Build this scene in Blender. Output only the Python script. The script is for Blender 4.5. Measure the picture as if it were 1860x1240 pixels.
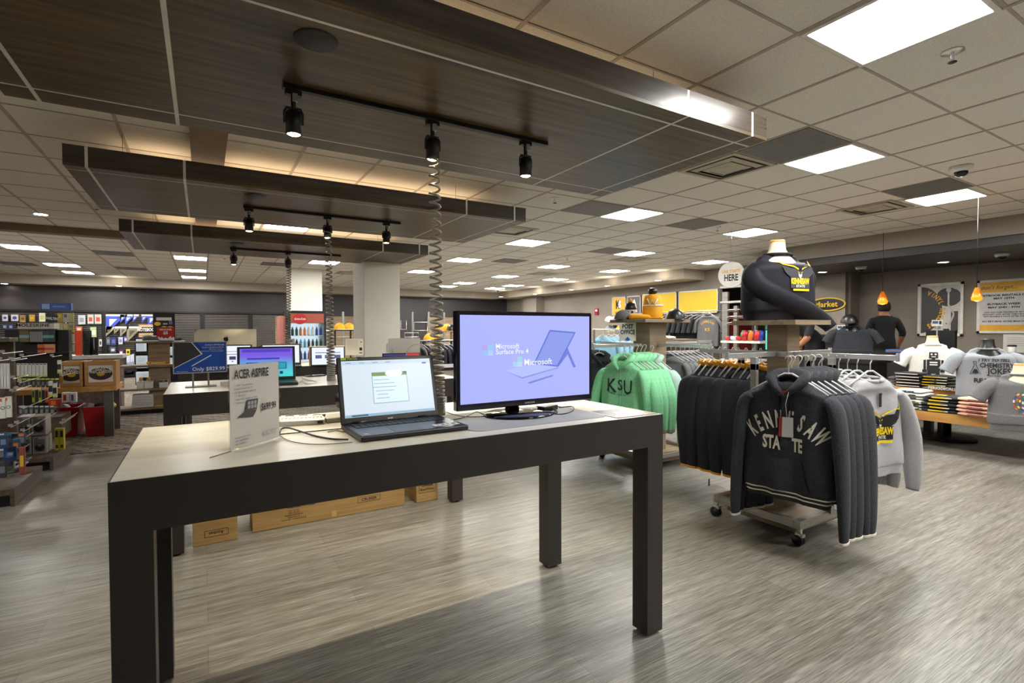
import bpy, bmesh, math, random
from math import sin, cos, pi, sqrt, atan2, radians as R
from mathutils import Vector, Matrix, Euler
random.seed(7)
for o in list(bpy.data.objects): bpy.data.objects.remove(o)
S = bpy.context.scene
C = S.collection
# ------------------------------------------------------------------ camera, world, exposure
F, YAW, PIT, ROLL, HC = 933.15, .5414, .0227, -.0035, 1.28
cam_d = bpy.data.cameras.new('camera'); cam = bpy.data.objects.new('camera', cam_d); C.objects.link(cam)
cam_d.sensor_width = 36; cam_d.lens = F/1860*36; cam_d.clip_end = 100; cam_d.clip_start = .02
_fw = Vector((sin(YAW)*cos(PIT), cos(YAW)*cos(PIT), -sin(PIT)))
_rt = Vector((cos(YAW), -sin(YAW), 0)); _up = _rt.cross(_fw)
_r2 = _rt*cos(ROLL)-_up*sin(ROLL)*-1; _u2 = _up*cos(ROLL)-_rt*sin(ROLL)
m = Matrix((_r2, _u2, -_fw)).transposed().to_4x4(); m.translation = (0, 0, HC); cam.matrix_world = m
S.camera = cam
W = bpy.data.worlds.new('world'); S.world = W; W.use_nodes = True
W.node_tree.nodes['Background'].inputs[0].default_value = (.9, .92, 1, 1)
W.node_tree.nodes['Background'].inputs[1].default_value = .12
S.view_settings.view_transform = 'Standard'; S.view_settings.look = 'None'
S.view_settings.exposure = 0.0; S.view_settings.gamma = 1; S.view_settings.use_curve_mapping = False
PANEL = 64.0     # radiance of the ceiling panels
SPOT = 72.0      # watts of each warm track spot

def ray(u, v):
    a, b = (u-930)/F, (v-620)/F
    a, b = a*cos(ROLL)+b*sin(ROLL), -a*sin(ROLL)+b*cos(ROLL)
    d = cos(PIT)-sin(PIT)*b; z = -sin(PIT)-cos(PIT)*b
    return Vector((a*cos(YAW)+d*sin(YAW), -a*sin(YAW)+d*cos(YAW), z))
def at_z(u, v, z): r = ray(u, v); return r*((z-HC)/r.z)+Vector((0, 0, HC))
def at_y(u, v, y): r = ray(u, v); return r*(y/r.y)+Vector((0, 0, HC))
def at_x(u, v, x): r = ray(u, v); return r*(x/r.x)+Vector((0, 0, HC))

# ------------------------------------------------------------------ materials
def lin(c): return tuple((x/255/12.92 if x <= 10 else ((x/255+.055)/1.055)**2.4) for x in c[:3])+(1,)
MT = {}
def mat(n, c, c2=None, r=.5, m=0, sc=(8, 8, 8), bump=0, em=None, alpha=None, trans=0, det=4, spec=.5, pos=(.35, .65), coat=0, sheen=0, bsc=None):
    M = bpy.data.materials.new(n); M.use_nodes = True; t = M.node_tree; b = t.nodes['Principled BSDF']; MT[n] = M
    b.inputs['Roughness'].default_value = r; b.inputs['Metallic'].default_value = m
    b.inputs['Specular IOR Level'].default_value = spec
    if coat: b.inputs['Coat Weight'].default_value = coat
    if sheen: b.inputs['Sheen Weight'].default_value = sheen
    if trans: b.inputs['Transmission Weight'].default_value = trans
    if alpha is not None: b.inputs['Alpha'].default_value = alpha
    c = lin(c); c2 = lin(c2) if c2 else tuple(x*.86 for x in c[:3])+(1,)
    tc = t.nodes.new('ShaderNodeTexCoord'); mp = t.nodes.new('ShaderNodeMapping'); mp.inputs['Scale'].default_value = sc
    nz = t.nodes.new('ShaderNodeTexNoise'); nz.inputs['Scale'].default_value = 1; nz.inputs['Detail'].default_value = det
    cr = t.nodes.new('ShaderNodeValToRGB'); cr.color_ramp.elements[0].position, cr.color_ramp.elements[1].position = pos
    cr.color_ramp.elements[0].color = c2; cr.color_ramp.elements[1].color = c
    L = t.links.new
    L(tc.outputs['Object'], mp.inputs[0]); L(mp.outputs[0], nz.inputs[0]); L(nz.outputs[0], cr.inputs[0]); L(cr.outputs[0], b.inputs['Base Color'])
    if em:
        b.inputs['Emission Color'].default_value = c; b.inputs['Emission Strength'].default_value = em
        b.inputs['Base Color'].default_value = (0, 0, 0, 1)
        for l in list(b.inputs['Base Color'].links): t.links.remove(l)
        b.inputs['Base Color'].default_value = (.02, .02, .02, 1)
    if bump:
        bp = t.nodes.new('ShaderNodeBump'); bp.inputs['Strength'].default_value = bump; bp.inputs['Distance'].default_value = .004
        src = nz
        if bsc:
            mp2 = t.nodes.new('ShaderNodeMapping'); mp2.inputs['Scale'].default_value = bsc; src = t.nodes.new('ShaderNodeTexNoise'); src.inputs['Scale'].default_value = 1
            L(tc.outputs['Object'], mp2.inputs[0]); L(mp2.outputs[0], src.inputs[0])
        L(src.outputs[0], bp.inputs['Height']); L(bp.outputs[0], b.inputs['Normal'])
    return M
def col(*c, **k):
    n = 'plain_%d_%d_%d%s' % (c[0], c[1], c[2], ''.join('_%s%s' % (a, b) for a, b in sorted(k.items())).replace('.', ''))
    return MT.get(n) or mat(n, c, **k)
def em(*c, s=1.0):
    n = 'lit_%d_%d_%d_%d' % (*c, int(s*100)); return MT.get(n) or mat(n, c, em=s, r=.3)

def floor_material():
    M = bpy.data.materials.new('vinyl_plank'); M.use_nodes = True; t = M.node_tree; b = t.nodes['Principled BSDF']; L = t.links.new
    tc = t.nodes.new('ShaderNodeTexCoord')
    def noise(sc, det, dist=0):
        mp = t.nodes.new('ShaderNodeMapping'); mp.inputs['Scale'].default_value = sc
        n = t.nodes.new('ShaderNodeTexNoise'); n.inputs['Scale'].default_value = 1; n.inputs['Detail'].default_value = det; n.inputs['Distortion'].default_value = dist
        L(tc.outputs['Object'], mp.inputs[0]); L(mp.outputs[0], n.inputs[0]); return n
    def ramp(n, a, c1, bb, c2):
        c = t.nodes.new('ShaderNodeValToRGB'); e = c.color_ramp.elements; e[0].position = a; e[0].color = c1; e[1].position = bb; e[1].color = c2; L(n.outputs[0], c.inputs[0]); return c
    fine = ramp(noise((7, 230, 4), 4, .15), .33, lin((100, 97, 91)), .66, lin((166, 163, 156)))
    broad = ramp(noise((1.3, 30, 2), 5, .4), .34, (.60, .58, .55, 1), .66, (1, 1, 1, 1))
    warm = ramp(noise((1.1, 5, 2), 3, .5), .4, (.97, .99, 1, 1), .6, (1.0, .985, .95, 1))
    br = t.nodes.new('ShaderNodeTexBrick'); br.inputs['Scale'].default_value = 1; br.inputs['Brick Width'].default_value = 1.22; br.inputs['Row Height'].default_value = .2; br.inputs['Mortar Size'].default_value = .0012
    br.inputs['Color1'].default_value = (1, 1, 1, 1); br.inputs['Color2'].default_value = (.8, .8, .8, 1); br.inputs['Mortar'].default_value = (.55, .55, .55, 1); br.inputs['Bias'].default_value = 0
    L(tc.outputs['Object'], br.inputs[0])
    def mul(a, c):
        m = t.nodes.new('ShaderNodeMixRGB'); m.blend_type = 'MULTIPLY'; m.inputs[0].default_value = 1; L(a.outputs[0], m.inputs[1]); L(c.outputs[0], m.inputs[2]); return m
    x = mul(mul(mul(fine, broad), warm), br)
    L(x.outputs[0], b.inputs['Base Color']); b.inputs['Roughness'].default_value = .34; b.inputs['Specular IOR Level'].default_value = .45
    bp = t.nodes.new('ShaderNodeBump'); bp.inputs['Strength'].default_value = .25; bp.inputs['Distance'].default_value = .002
    L(fine.outputs[0], bp.inputs['Height']); L(bp.outputs[0], b.inputs['Normal'])
    return M
def carpet_material():
    M = bpy.data.materials.new('carpet'); M.use_nodes = True; t = M.node_tree; b = t.nodes['Principled BSDF']; L = t.links.new
    tc = t.nodes.new('ShaderNodeTexCoord')
    mp = t.nodes.new('ShaderNodeMapping'); mp.inputs['Rotation'].default_value = (0, 0, R(45)); L(tc.outputs['Object'], mp.inputs[0])
    br = t.nodes.new('ShaderNodeTexBrick'); br.inputs['Scale'].default_value = 1; br.inputs['Brick Width'].default_value = .34; br.inputs['Row Height'].default_value = .05; br.inputs['Mortar Size'].default_value = .012
    br.inputs['Color1'].default_value = lin((150, 140, 125)); br.inputs['Color2'].default_value = lin((70, 64, 56)); br.inputs['Mortar'].default_value = lin((60, 54, 48)); br.inputs['Bias'].default_value = -.2
    L(mp.outputs[0], br.inputs[0]); n = t.nodes.new('ShaderNodeTexNoise'); n.inputs['Scale'].default_value = 180; L(tc.outputs['Object'], n.inputs[0])
    m = t.nodes.new('ShaderNodeMixRGB'); m.blend_type = 'OVERLAY'; m.inputs[0].default_value = .5; L(br.outputs[0], m.inputs[1]); L(n.outputs[0], m.inputs[2]); L(m.outputs[0], b.inputs['Base Color'])
    b.inputs['Roughness'].default_value = .95
    bp = t.nodes.new('ShaderNodeBump'); bp.inputs['Strength'].default_value = .4; bp.inputs['Distance'].default_value = .004; L(n.outputs[0], bp.inputs['Height']); L(bp.outputs[0], b.inputs['Normal'])
    return M
FLOOR = floor_material(); CARPET = carpet_material()
TILE = mat('ceiling_tile', (236, 233, 225), (220, 216, 207), r=.9, sc=(120, 120, 120), bump=.3, det=2)
TEE = mat('ceiling_tee', (178, 168, 156), r=.6)
TAUPE = mat('taupe_paint', (140, 130, 121), (133, 124, 115), r=.7, sc=(2, 2, 2))
BEIGE = mat('soffit_paint', (178, 168, 154), (170, 160, 147), r=.7, sc=(2, 2, 2))
DKWALL = mat('charcoal_wall', (62, 58, 62), (54, 51, 54), r=.38, sc=(1, 1, 1))
WHITEP = mat('white_paint', (230, 228, 216), (224, 222, 210), r=.55, sc=(2, 2, 2))
CANW = mat('dark_walnut', (104, 84, 52), (32, 26, 18), r=.36, sc=(1.4, 26, 26), det=7, pos=(.3, .72), bump=.05)
CANS = mat('dark_walnut_side', (78, 68, 60), (44, 37, 33), r=.24, sc=(1.4, 26, 26), det=7, pos=(.3, .72), bump=.04)
SEAM = mat('aluminium_seam', (232, 228, 218), r=.4, m=.1)
TABD = mat('table_charcoal', (46, 42, 39), (42, 38, 35), r=.42, sc=(3, 3, 3), bump=.02)
TABW = mat('table_top_cream', (228, 225, 210), (206, 201, 184), r=.34, sc=(1.5, 16, 8), det=5, pos=(.2, .8))
BLK = mat('black_plastic', (20, 20, 22), r=.35)
BLKM = mat('black_metal', (16, 16, 17), r=.45)
GLOSS = mat('black_gloss', (9, 9, 12), r=.08)
CHROME = mat('chrome', (236, 236, 236), r=.28, m=.85)
STEEL = mat('brushed_steel', (168, 166, 160), (148, 146, 140), r=.35, m=.9, sc=(3, 3, 90))
SILVER = mat('silver_metal', (190, 188, 178), r=.4, m=.6)
WHITE = mat('white_plastic', (232, 230, 224), r=.4)
PAPER = mat('paper_white', (226, 224, 218), (218, 216, 210), r=.7, sc=(3, 3, 3))
CARD = mat('cardboard', (168, 138, 88), (150, 120, 74), r=.8, sc=(3, 3, 60), bump=.03)
OAK = mat('grey_oak', (150, 132, 106), (118, 102, 82), r=.5, sc=(3, 3, 30), det=6, pos=(.3, .7))
OAKX = mat('grey_oak_board', (150, 132, 106), (112, 96, 76), r=.5, sc=(3, 30, 30), det=6, pos=(.3, .7))
PINE = mat('pine', (206, 158, 88), (168, 118, 58), r=.45, sc=(20, 3, 20), det=5, pos=(.25, .8))
PINEX = mat('pine_crate', (196, 150, 88), (150, 106, 54), r=.55, sc=(3, 20, 20), det=5, pos=(.25, .8))
DKOAK = mat('dark_oak', (104, 88, 72), (60, 50, 42), r=.5, sc=(20, 2.5, 20), det=6, pos=(.3, .7))
RED = mat('red_plastic', (160, 16, 26), r=.35)
CLEAR = mat('clear_acrylic', (240, 242, 232), r=.04, trans=1, alpha=.12)
HANG = mat('clear_hanger', (236, 238, 240), r=.15, trans=.35, spec=.8)
GLASS = mat('glass', (235, 245, 242), r=.03, trans=1, alpha=.25)
YEL = mat('yellow', (236, 196, 30), (226, 186, 26), r=.5, sc=(2, 2, 2))
PANELM = mat('light_diffuser', (255, 252, 246), em=PANEL)
FOOTG = mat('rubber', (30, 30, 30), r=.7)

# ------------------------------------------------------------------ mesh collector
class MB:
    def __init__(s): s.v = []; s.f = []; s.m = []; s.sm = []
    def add(s, vs, fs, mi=0, smooth=False, M=None):
        n = len(s.v)
        s.v += [tuple(M @ Vector(p)) if M else tuple(p) for p in vs]
        for f in fs: s.f.append([i+n for i in f]); s.m.append(mi); s.sm.append(smooth)
        return s
    def box(s, c, d, mi=0, rz=0, M=None):
        x, y, z = [k/2 for k in d]; vs = [(a*x, b*y, e*z) for e in (-1, 1) for b in (-1, 1) for a in (-1, 1)]
        T = Matrix.Translation(c) @ Matrix.Rotation(rz, 4, 'Z')
        return s.add(vs, [(0, 2, 3, 1), (4, 5, 7, 6), (0, 1, 5, 4), (2, 6, 7, 3), (0, 4, 6, 2), (1, 3, 7, 5)], mi, False, (M @ T) if M else T)
    def b2(s, a, b, mi=0): return s.box([(p+q)/2 for p, q in zip(a, b)], [abs(q-p) for p, q in zip(a, b)], mi)
    def tube(s, pts, r, n=8, mi=0, cap=True, smooth=True, flat=1.0):
        pts = [Vector(p) for p in pts]; vs = []; fs = []; k = len(pts); up = None
        for i, p in enumerate(pts):
            d = (pts[min(i+1, k-1)]-pts[max(i-1, 0)]); d = d.normalized() if d.length > 1e-9 else Vector((0, 0, 1))
            if up is None: up = Vector((0, 0, 1)) if abs(d.z) < .9 else Vector((1, 0, 0))
            a = d.cross(up)
            if a.length < 1e-6: a = d.orthogonal()
            a.normalize(); b = d.cross(a).normalized(); up = a.cross(d).normalized()
            rr = r[i] if isinstance(r, (list, tuple)) else r
            for j in range(n):
                t = 2*pi*j/n; vs.append(p+a*cos(t)*rr+b*sin(t)*rr*flat)
        for i in range(k-1):
            for j in range(n): fs.append((i*n+j, i*n+(j+1) % n, (i+1)*n+(j+1) % n, (i+1)*n+j))
        if cap: fs.append(tuple(range(n))); fs.append(tuple(range((k-1)*n, k*n))[::-1])
        return s.add(vs, fs, mi, smooth)
    def cyl(s, a, b, r, n=16, mi=0, smooth=True): return s.tube([a, b], r, n, mi, True, smooth)
    def lathe(s, prof, c=(0, 0, 0), n=24, mi=0, M=None, smooth=True, sx=1, sy=1):
        vs = [(c[0]+r*cos(2*pi*j/n)*sx, c[1]+r*sin(2*pi*j/n)*sy, c[2]+z) for r, z in prof for j in range(n)]
        fs = [(i*n+j, i*n+(j+1) % n, (i+1)*n+(j+1) % n, (i+1)*n+j) for i in range(len(prof)-1) for j in range(n)]
        return s.add(vs, fs, mi, smooth, M)
    def poly(s, pts, y0=0, t=.001, mi=0, M=None):
        # polygon in local XZ given a thickness in Y (front at y0, back at y0+t)
        n = len(pts); vs = [(x, y0, z) for x, z in pts]+[(x, y0+t, z) for x, z in pts]
        fs = [tuple(range(n)), tuple(range(n, 2*n))[::-1]]+[(i, i+n, (i+1) % n+n, (i+1) % n) for i in range(n)]
        return s.add(vs, fs, mi, False, M)
    def build(s, name, mats, parent=None, loc=None, rz=0, bevel=0, sub=0):
        me = bpy.data.meshes.new(name); me.from_pydata(s.v, [], s.f)
        for m in (mats if isinstance(mats, (list, tuple)) else [mats]): me.materials.append(m)
        me.polygons.foreach_set('material_index', s.m); me.polygons.foreach_set('use_smooth', s.sm)
        b = bmesh.new(); b.from_mesh(me); bmesh.ops.recalc_face_normals(b, faces=b.faces); b.to_mesh(me); b.free(); me.update()
        o = bpy.data.objects.new(name, me); C.objects.link(o)
        if parent: o.parent = parent
        if loc is not None: o.location = loc
        if rz: o.rotation_euler.z = rz
        if bevel: md = o.modifiers.new('bevel', 'BEVEL'); md.width = bevel; md.segments = 2; md.limit_method = 'ANGLE'
        if sub: md = o.modifiers.new('sub', 'SUBSURF'); md.levels = md.render_levels = sub
        return o
def thing(name, label, cat, loc=(0, 0, 0), rz=0, group=None):
    o = bpy.data.objects.new(name, None); C.objects.link(o); o.location = loc; o.rotation_euler.z = rz; o.empty_display_size = .05
    o['label'] = label; o['category'] = cat
    if group: o['group'] = group
    return o
def tag(o, label, cat, group=None, kind=None):
    o['label'] = label; o['category'] = cat
    if group: o['group'] = group
    if kind: o['kind'] = kind
    return o
def struct(name, mb, m, **k): o = mb.build(name, m, **k); o['kind'] = 'structure'; return o
def dup(o, loc=None, rz=None, label=None, group=None, rot=None, scale=None):
    c = o.copy(); C.objects.link(c)
    if loc is not None: c.location = loc
    if rz is not None: c.rotation_euler.z = rz
    if rot is not None: c.rotation_euler = rot
    if scale is not None: c.scale = scale
    if label: c['label'] = label
    if group: c['group'] = group
    for ch in [x for x in bpy.data.objects if x.parent == o]:
        d = ch.copy(); C.objects.link(d); d.parent = c
        for g in [x for x in bpy.data.objects if x.parent == ch]:
            e = g.copy(); C.objects.link(e); e.parent = d
    return c

# ------------------------------------------------------------------ lettering
_tc = {}
def glyphs(s, size=1, bold=.0, align='CENTER'):
    k = (s, bold, align)
    if k not in _tc:
        cu = bpy.data.curves.new('t', 'FONT'); cu.body = s; cu.size = 1; cu.align_x = align; cu.offset = bold; cu.resolution_u = 2
        o = bpy.data.objects.new('t', cu); C.objects.link(o); bpy.context.view_layer.update()
        me = bpy.data.meshes.new_from_object(o.evaluated_get(bpy.context.evaluated_depsgraph_get()))
        _tc[k] = ([tuple(v.co) for v in me.vertices], [tuple(p.vertices) for p in me.polygons])
        bpy.data.objects.remove(o); bpy.data.curves.remove(cu); bpy.data.meshes.remove(me)
    return _tc[k]
def text_to(mb, s, x, z, size, y=0, sx=1, bold=.01, align='CENTER', mi=0, fn=None, rot=0, M=None, shear=0):
    """flat lettering in the local XZ plane facing -Y; fn maps (x, z) onto a curved front"""
    vs, fs = glyphs(s, 1, bold, align); out = []
    for a, b, _ in vs:
        px, pz = (a+b*shear)*size*sx, b*size
        px, pz = px*cos(rot)-pz*sin(rot)+x, px*sin(rot)+pz*cos(rot)+z
        out.append((px, (fn(px, pz) if fn else y), pz))
    mb.add(out, fs, mi, False, M)
def arc_text(mb, s, cx, cz, rad, size, a0, a1, fn=None, y=0, bold=.02, sx=1, mi=0, outward=True):
    n = len(s)
    for i, ch in enumerate(s):
        if ch == ' ': continue
        a = a0+(a1-a0)*(i/(n-1))
        text_to(mb, ch, cx+rad*cos(a), cz+rad*sin(a), size, y, sx, bold, 'CENTER', mi, fn, rot=a-pi/2 if outward else a+pi/2)
def board(name, label, cat, loc, w, h, t, rz, m, items=(), group=None, parent=None, frame=None, y0=0, extra=None):
    """a flat sign whose front faces local -Y, bottom centre at loc; items drawn in its own plane"""
    root = thing(name, label, cat, loc, rz, group) if parent is None else None
    par = root or parent
    M0 = None if root else Matrix.Translation(loc) @ Matrix.Rotation(rz, 4, 'Z')
    b = MB(); b.box((0, t/2, h/2), (w, t, h), M=M0); pn = b.build('panel', m, par)
    if frame:
        fm, fw = frame; b = MB()
        for q in ((-w/2, 0, 1), (w/2, 0, 1)): b.box((q[0], t/2, h/2), (fw, t+.006, h+fw), M=M0)
        for z in (0, h): b.box((0, t/2, z), (w+fw, t+.006, fw), M=M0)
        b.build('frame', fm, par, bevel=.001)
    by = {}
    lay = 0
    for it in items:
        lay += 1; yy = -.0006-.00025*lay
        k, mm = it[0], it[1]; mb = by.setdefault((mm.name, 'lettering' if k in 'ta' else 'graphic'), (mm, MB()))[1]
        if k == 'r': x, z, ww, hh = it[2:6]; mb.poly([(x-ww/2, z-hh/2), (x+ww/2, z-hh/2), (x+ww/2, z+hh/2), (x-ww/2, z+hh/2)], yy, .0003, 0, M0)
        elif k == 'p': mb.poly(it[2], yy, .0003, 0, M0)
        elif k == 'e':
            x, z, rx, rz_ = it[2:6]; mb.poly([(x+rx*cos(2*pi*i/32), z+rz_*sin(2*pi*i/32)) for i in range(32)], yy, .0003, 0, M0)
        elif k == 't':
            x, z, sz = it[2:5]; kw = dict(it[5]) if len(it) > 5 else {}; text_to(mb, it[6] if len(it) > 6 else kw.pop('s'), x, z, sz, yy, M=M0, **{a: b for a, b in kw.items() if a != 's'})
        elif k == 'a':
            kw = dict(it[5]); arc_text(mb, kw.pop('s'), it[2], it[3], it[4], y=yy, **kw)
    for (nm, kind), (mm, mb) in by.items(): mb.build(kind, mm, par)
    return root or pn
# ------------------------------------------------------------------ the shell
ZC = 2.743; P = .6096; GX, GY = 4.38, 1.48
XW, YB = 10.7, 18.2
b = MB(); b.b2((-9, -5, -.05), (13.5, 18.4, 0)); struct('floor', b, FLOOR)
b = MB(); b.b2((-9, 6.9, 0), (-.2, 18.2, .006)); b.b2((-.2, 8.2, 0), (3.2, 18.2, .006)); struct('floor', b, CARPET)
b = MB(); b.b2((-9, -5, ZC), (13.5, 18.4, ZC+.05)); struct('ceiling', b, TILE)
b = MB()
for k in range(-22, 15):
    x = GX+k*P
    if x < 13.4: b.b2((x-.012, -5, ZC-.004), (x+.012, 17.6, ZC-.0005))
for k in range(-10, 28):
    y = GY+k*P
    if y < 17.6: b.b2((-9, y-.008, ZC-.003), (13.4, y+.008, ZC-.0004))
struct('trim_1', b, TEE)
b = MB(); b.b2((-9, YB, 0), (10.7, YB+.1, ZC)); struct('wall_back', b, DKWALL)
b = MB(); b.b2((7.2, YB-.06, .3), (10.7, YB-.001, 1.76)); b.b2((2.0, YB-.06, .3), (5.6, YB-.001, 1.76)); struct('trim_2', b, mat('tan_slatwall', (172, 152, 124), (150, 130, 104), r=.5, sc=(2, 2, 12)))
b = MB(); b.b2((-9, 17.6, 2.5), (10.0, YB, ZC)); struct('trim_3', b, BEIGE)
b = MB(); b.b2((9.95, 8.5, 2.5), (10.75, 17.6, ZC)); struct('trim_4', b, BEIGE)
b = MB(); b.b2((XW, 8.06, 0), (XW+.1, YB+.1, ZC)); b.b2((XW-.35, 15.5, 0), (XW, 16.4, 2.5)); struct('wall_right', b, TAUPE)
b = MB(); b.b2((XW, 7.9, 2.28), (XW+.1, 8.06, ZC)); b.b2((XW, 6.3, 2.28), (XW+.1, 7.9, ZC)); b.b2((10.85, 5.3, 0), (10.95, 6.3, ZC)); b.b2((11.3, -5, 0), (11.4, 5.3, ZC)); b.b2((10.95, 5.25, 0), (11.3, 5.3, ZC)); struct('wall_market', b, TAUPE)
b = MB(); b.b2((9.0, -5, 2.49), (11.3, 5.87, ZC)); struct('trim_5', b, TAUPE)
b = MB(); b.b2((9.05, -5, 2.37), (11.3, 5.87, 2.489)); struct('trim_6', b, mat('dark_soffit', (66, 62, 64), (58, 55, 57), r=.5, sc=(1, 1, 1)))
b = MB(); b.b2((8.95, 5.87, 2.37), (10.85, 6.4, 2.489)); struct('trim_7', b, MT['dark_soffit'])
# corridor behind the doorway
b = MB(); b.b2((13.2, 5.3, 0), (13.3, 10.5, ZC)); b.b2((10.8, 10.4, 0), (13.2, 10.5, ZC)); struct('wall_corridor', b, mat('corridor_paint', (120, 112, 102), r=.7))
b = MB(); b.b2((-.06, 3.9, ZC-.10), (.17, 9.4, ZC-.004)); struct('trim_8', b, mat('brown_bulkhead', (112, 84, 56), r=.6))
b = MB(); b.b2((-9, 9.4, ZC-.1), (3.2, 9.6, ZC-.004)); struct('trim_9', b, mat('brown_beam', (122, 108, 90), r=.6))
b = MB(); b.b2((-9, -5, 0), (-8.9, 18.2, ZC)); struct('wall_left', b, TAUPE)
b = MB(); b.b2((-9, -5, 0), (13.4, -4.9, ZC)); struct('wall_front', b, TAUPE)
# white columns
b = MB(); b.b2((2.25, 8.4, 0), (2.85, 9.1, ZC-.001)); struct('trim_10', b, WHITEP, bevel=.004)
b = MB(); b.b2((1.75, 12.9, 0), (2.46, 13.5, ZC-.001)); struct('trim_11', b, WHITEP, bevel=.004)
# slatwall on the back wall, left half
b = MB()
for k in range(22): b.b2((-8.9, YB-.03, .72+k*.05), (2.4, YB-.001, .748+k*.05))
struct('trim_12', b, mat('slatwall', (40, 36, 36), r=.35))
b = MB()
for k in range(22): b.b2((-8.9, YB-.012, .748+k*.05), (2.4, YB-.001, .77+k*.05))
struct('trim_13', b, mat('slat_channel', (150, 144, 138), r=.3, m=.5))
b = MB()
for x in (-4.6, -3.48, -2.36, -1.18, -.01, 1.29, 2.33): b.b2((x-.06, YB-.09, 0), (x+.06, YB-.001, 1.84))
b.b2((-8.9, YB-.1, 1.80), (2.4, YB-.001, 1.86)); struct('trim_14', b, BLK)

# ------------------------------------------------------------------ ceiling fittings
def tile_c(u, v):
    p = at_z(u, v, ZC); return p
lt = None
LP = [(2.86, 1.18), (4.69, 2.40), (7.13, 2.45), (4.69, 4.84), (7.13, 4.84), (7.13, 7.28), (4.69, 7.28), (6.98, 9.72), (8.85, 9.72), (9.5, 7.4), (4.69, 9.72), (7.1, 12.16), (8.8, 12.16), (4.69, 12.16),
      (8.8, 14.55), (8.8, 15.8), (7.0, 14.5), (7.0, 15.85), (-2.63, 12.0), (-2.63, 14.8), (-2.63, 16.5), (-.19, 12.16), (-.19, 14.65), (-.19, 16.45), (2.25, 11.55), (2.25, 14.95), (1.03, 7.8), (-3.0, 9.9),
      (4.69, -.04), (7.13, -.04), (4.69, -2.5), (7.13, -2.5), (-2.63, 4.2), (-5.1, 12.0), (-5.1, 7.3), (-5.1, 2.4), (2.25, -1.26)]  # panels behind the camera continue the grid unseen; last one added for bounce light
LN = ['largest, in the near corner', 'beside the grey tile past the nearest canopy', 'nearest the oval wall sign, beside a vent', 'past the middle canopy, beside a grey tile', 'beyond the small dark grey tile on the right', 'in front of the vent over the clothes racks', 'above the monitor beyond the canopies', 'in the far middle over the clothes racks', 'in the far row right, over the hat shelf', 'nearest the round hanging sign', 'right of the coil beyond the white column']
for i, (x, y) in enumerate(LP):
    if lt is None:
        lt = thing('ceiling_light', 'x', 'ceiling light', (x, y, ZC), group='square ceiling light panels')
        b = MB(); w = .297
        for s in (-1, 1): b.box((s*(w-.012), 0, -.006), (.024, 2*w, .011)); b.box((0, s*(w-.012), -.006), (2*w-.048, .024, .011))
        b.build('frame', WHITE, lt); b = MB(); b.box((0, 0, -.004), (.54, .54, .006)); b.build('diffuser', PANELM, lt); o = lt
    else: o = dup(lt, (x, y, ZC))
    if y < .5 and i > 10: o['label'] = 'extra ceiling light panel out of view behind the camera'
    elif x > 12 or x < -4: o['label'] = 'ceiling light panel out of view at the far left'
    elif i < len(LN): o['label'] = 'lit ceiling panel, '+LN[i]
    else:
        o['label'] = 'lit ceiling panel, '+{11: 'far middle row, left of the distant vent', 12: 'far row, left of the right wall soffit', 13: 'just right of the near white column', 14: 'tiny, one of two in front of the corner camera', 15: 'tiny, furthest towards the right back corner', 16: 'tiny, right of the coil near the back wall', 17: 'tiny, furthest right of the coil', 18: 'nearest of the three over the stationery', 19: 'middle of the three over the stationery', 20: 'furthest of the three over the stationery', 21: 'top of the column of three below the far canopy', 22: 'middle of the column of three below the far canopy', 23: 'lowest of the column of three below the far canopy', 24: 'right of the far unlit spotlight', 25: 'behind the far coiled cord', 26: 'seen in the gap between the two rear canopies', 27: 'cut off by the left edge of the view'}.get(i, 'out of view at the left')
GREY = mat('grey_tile', (112, 112, 112), (104, 104, 104), r=.5)
for (x, y, lb) in [(4.08, 2.40, 'dark grey ceiling tile off the end of the nearest canopy'), (4.08, 4.84, 'dark grey ceiling tile past the middle canopy beside a lit panel'), (5.91, 4.84, 'lone dark grey ceiling tile between two rows of lights'), (6.52, 2.40, 'dark grey ceiling tile nearest the oval wall sign'), (3.47, 6.97, 'dark grey ceiling tile by the vent behind the far canopy'), (6.5, 7.28, 'dark grey ceiling tile left of the light over the racks'), (5.6, 9.4, 'small far dark grey ceiling tile left of the middle lights'),
                   (-1.41, 12.16, 'dark grey ceiling tile far left of the lights below the last canopy'), (-1.41, 14.9, 'furthest dark grey ceiling tile at the left'), (-3.3, 12.1, 'dark grey ceiling tile at the left edge near the soffit'), (1.4, 12.4, 'dark grey ceiling tile right of the last spotlight'), (-3.4, 15, 'dark grey ceiling tile in the far left row')]:
    b = MB(); b.box((0, 0, -.004), (.585, .585, .006)); tag(b.build('ceiling_tile', GREY, loc=(x, y, ZC)), lb, 'ceiling tile')
v0 = None
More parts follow.
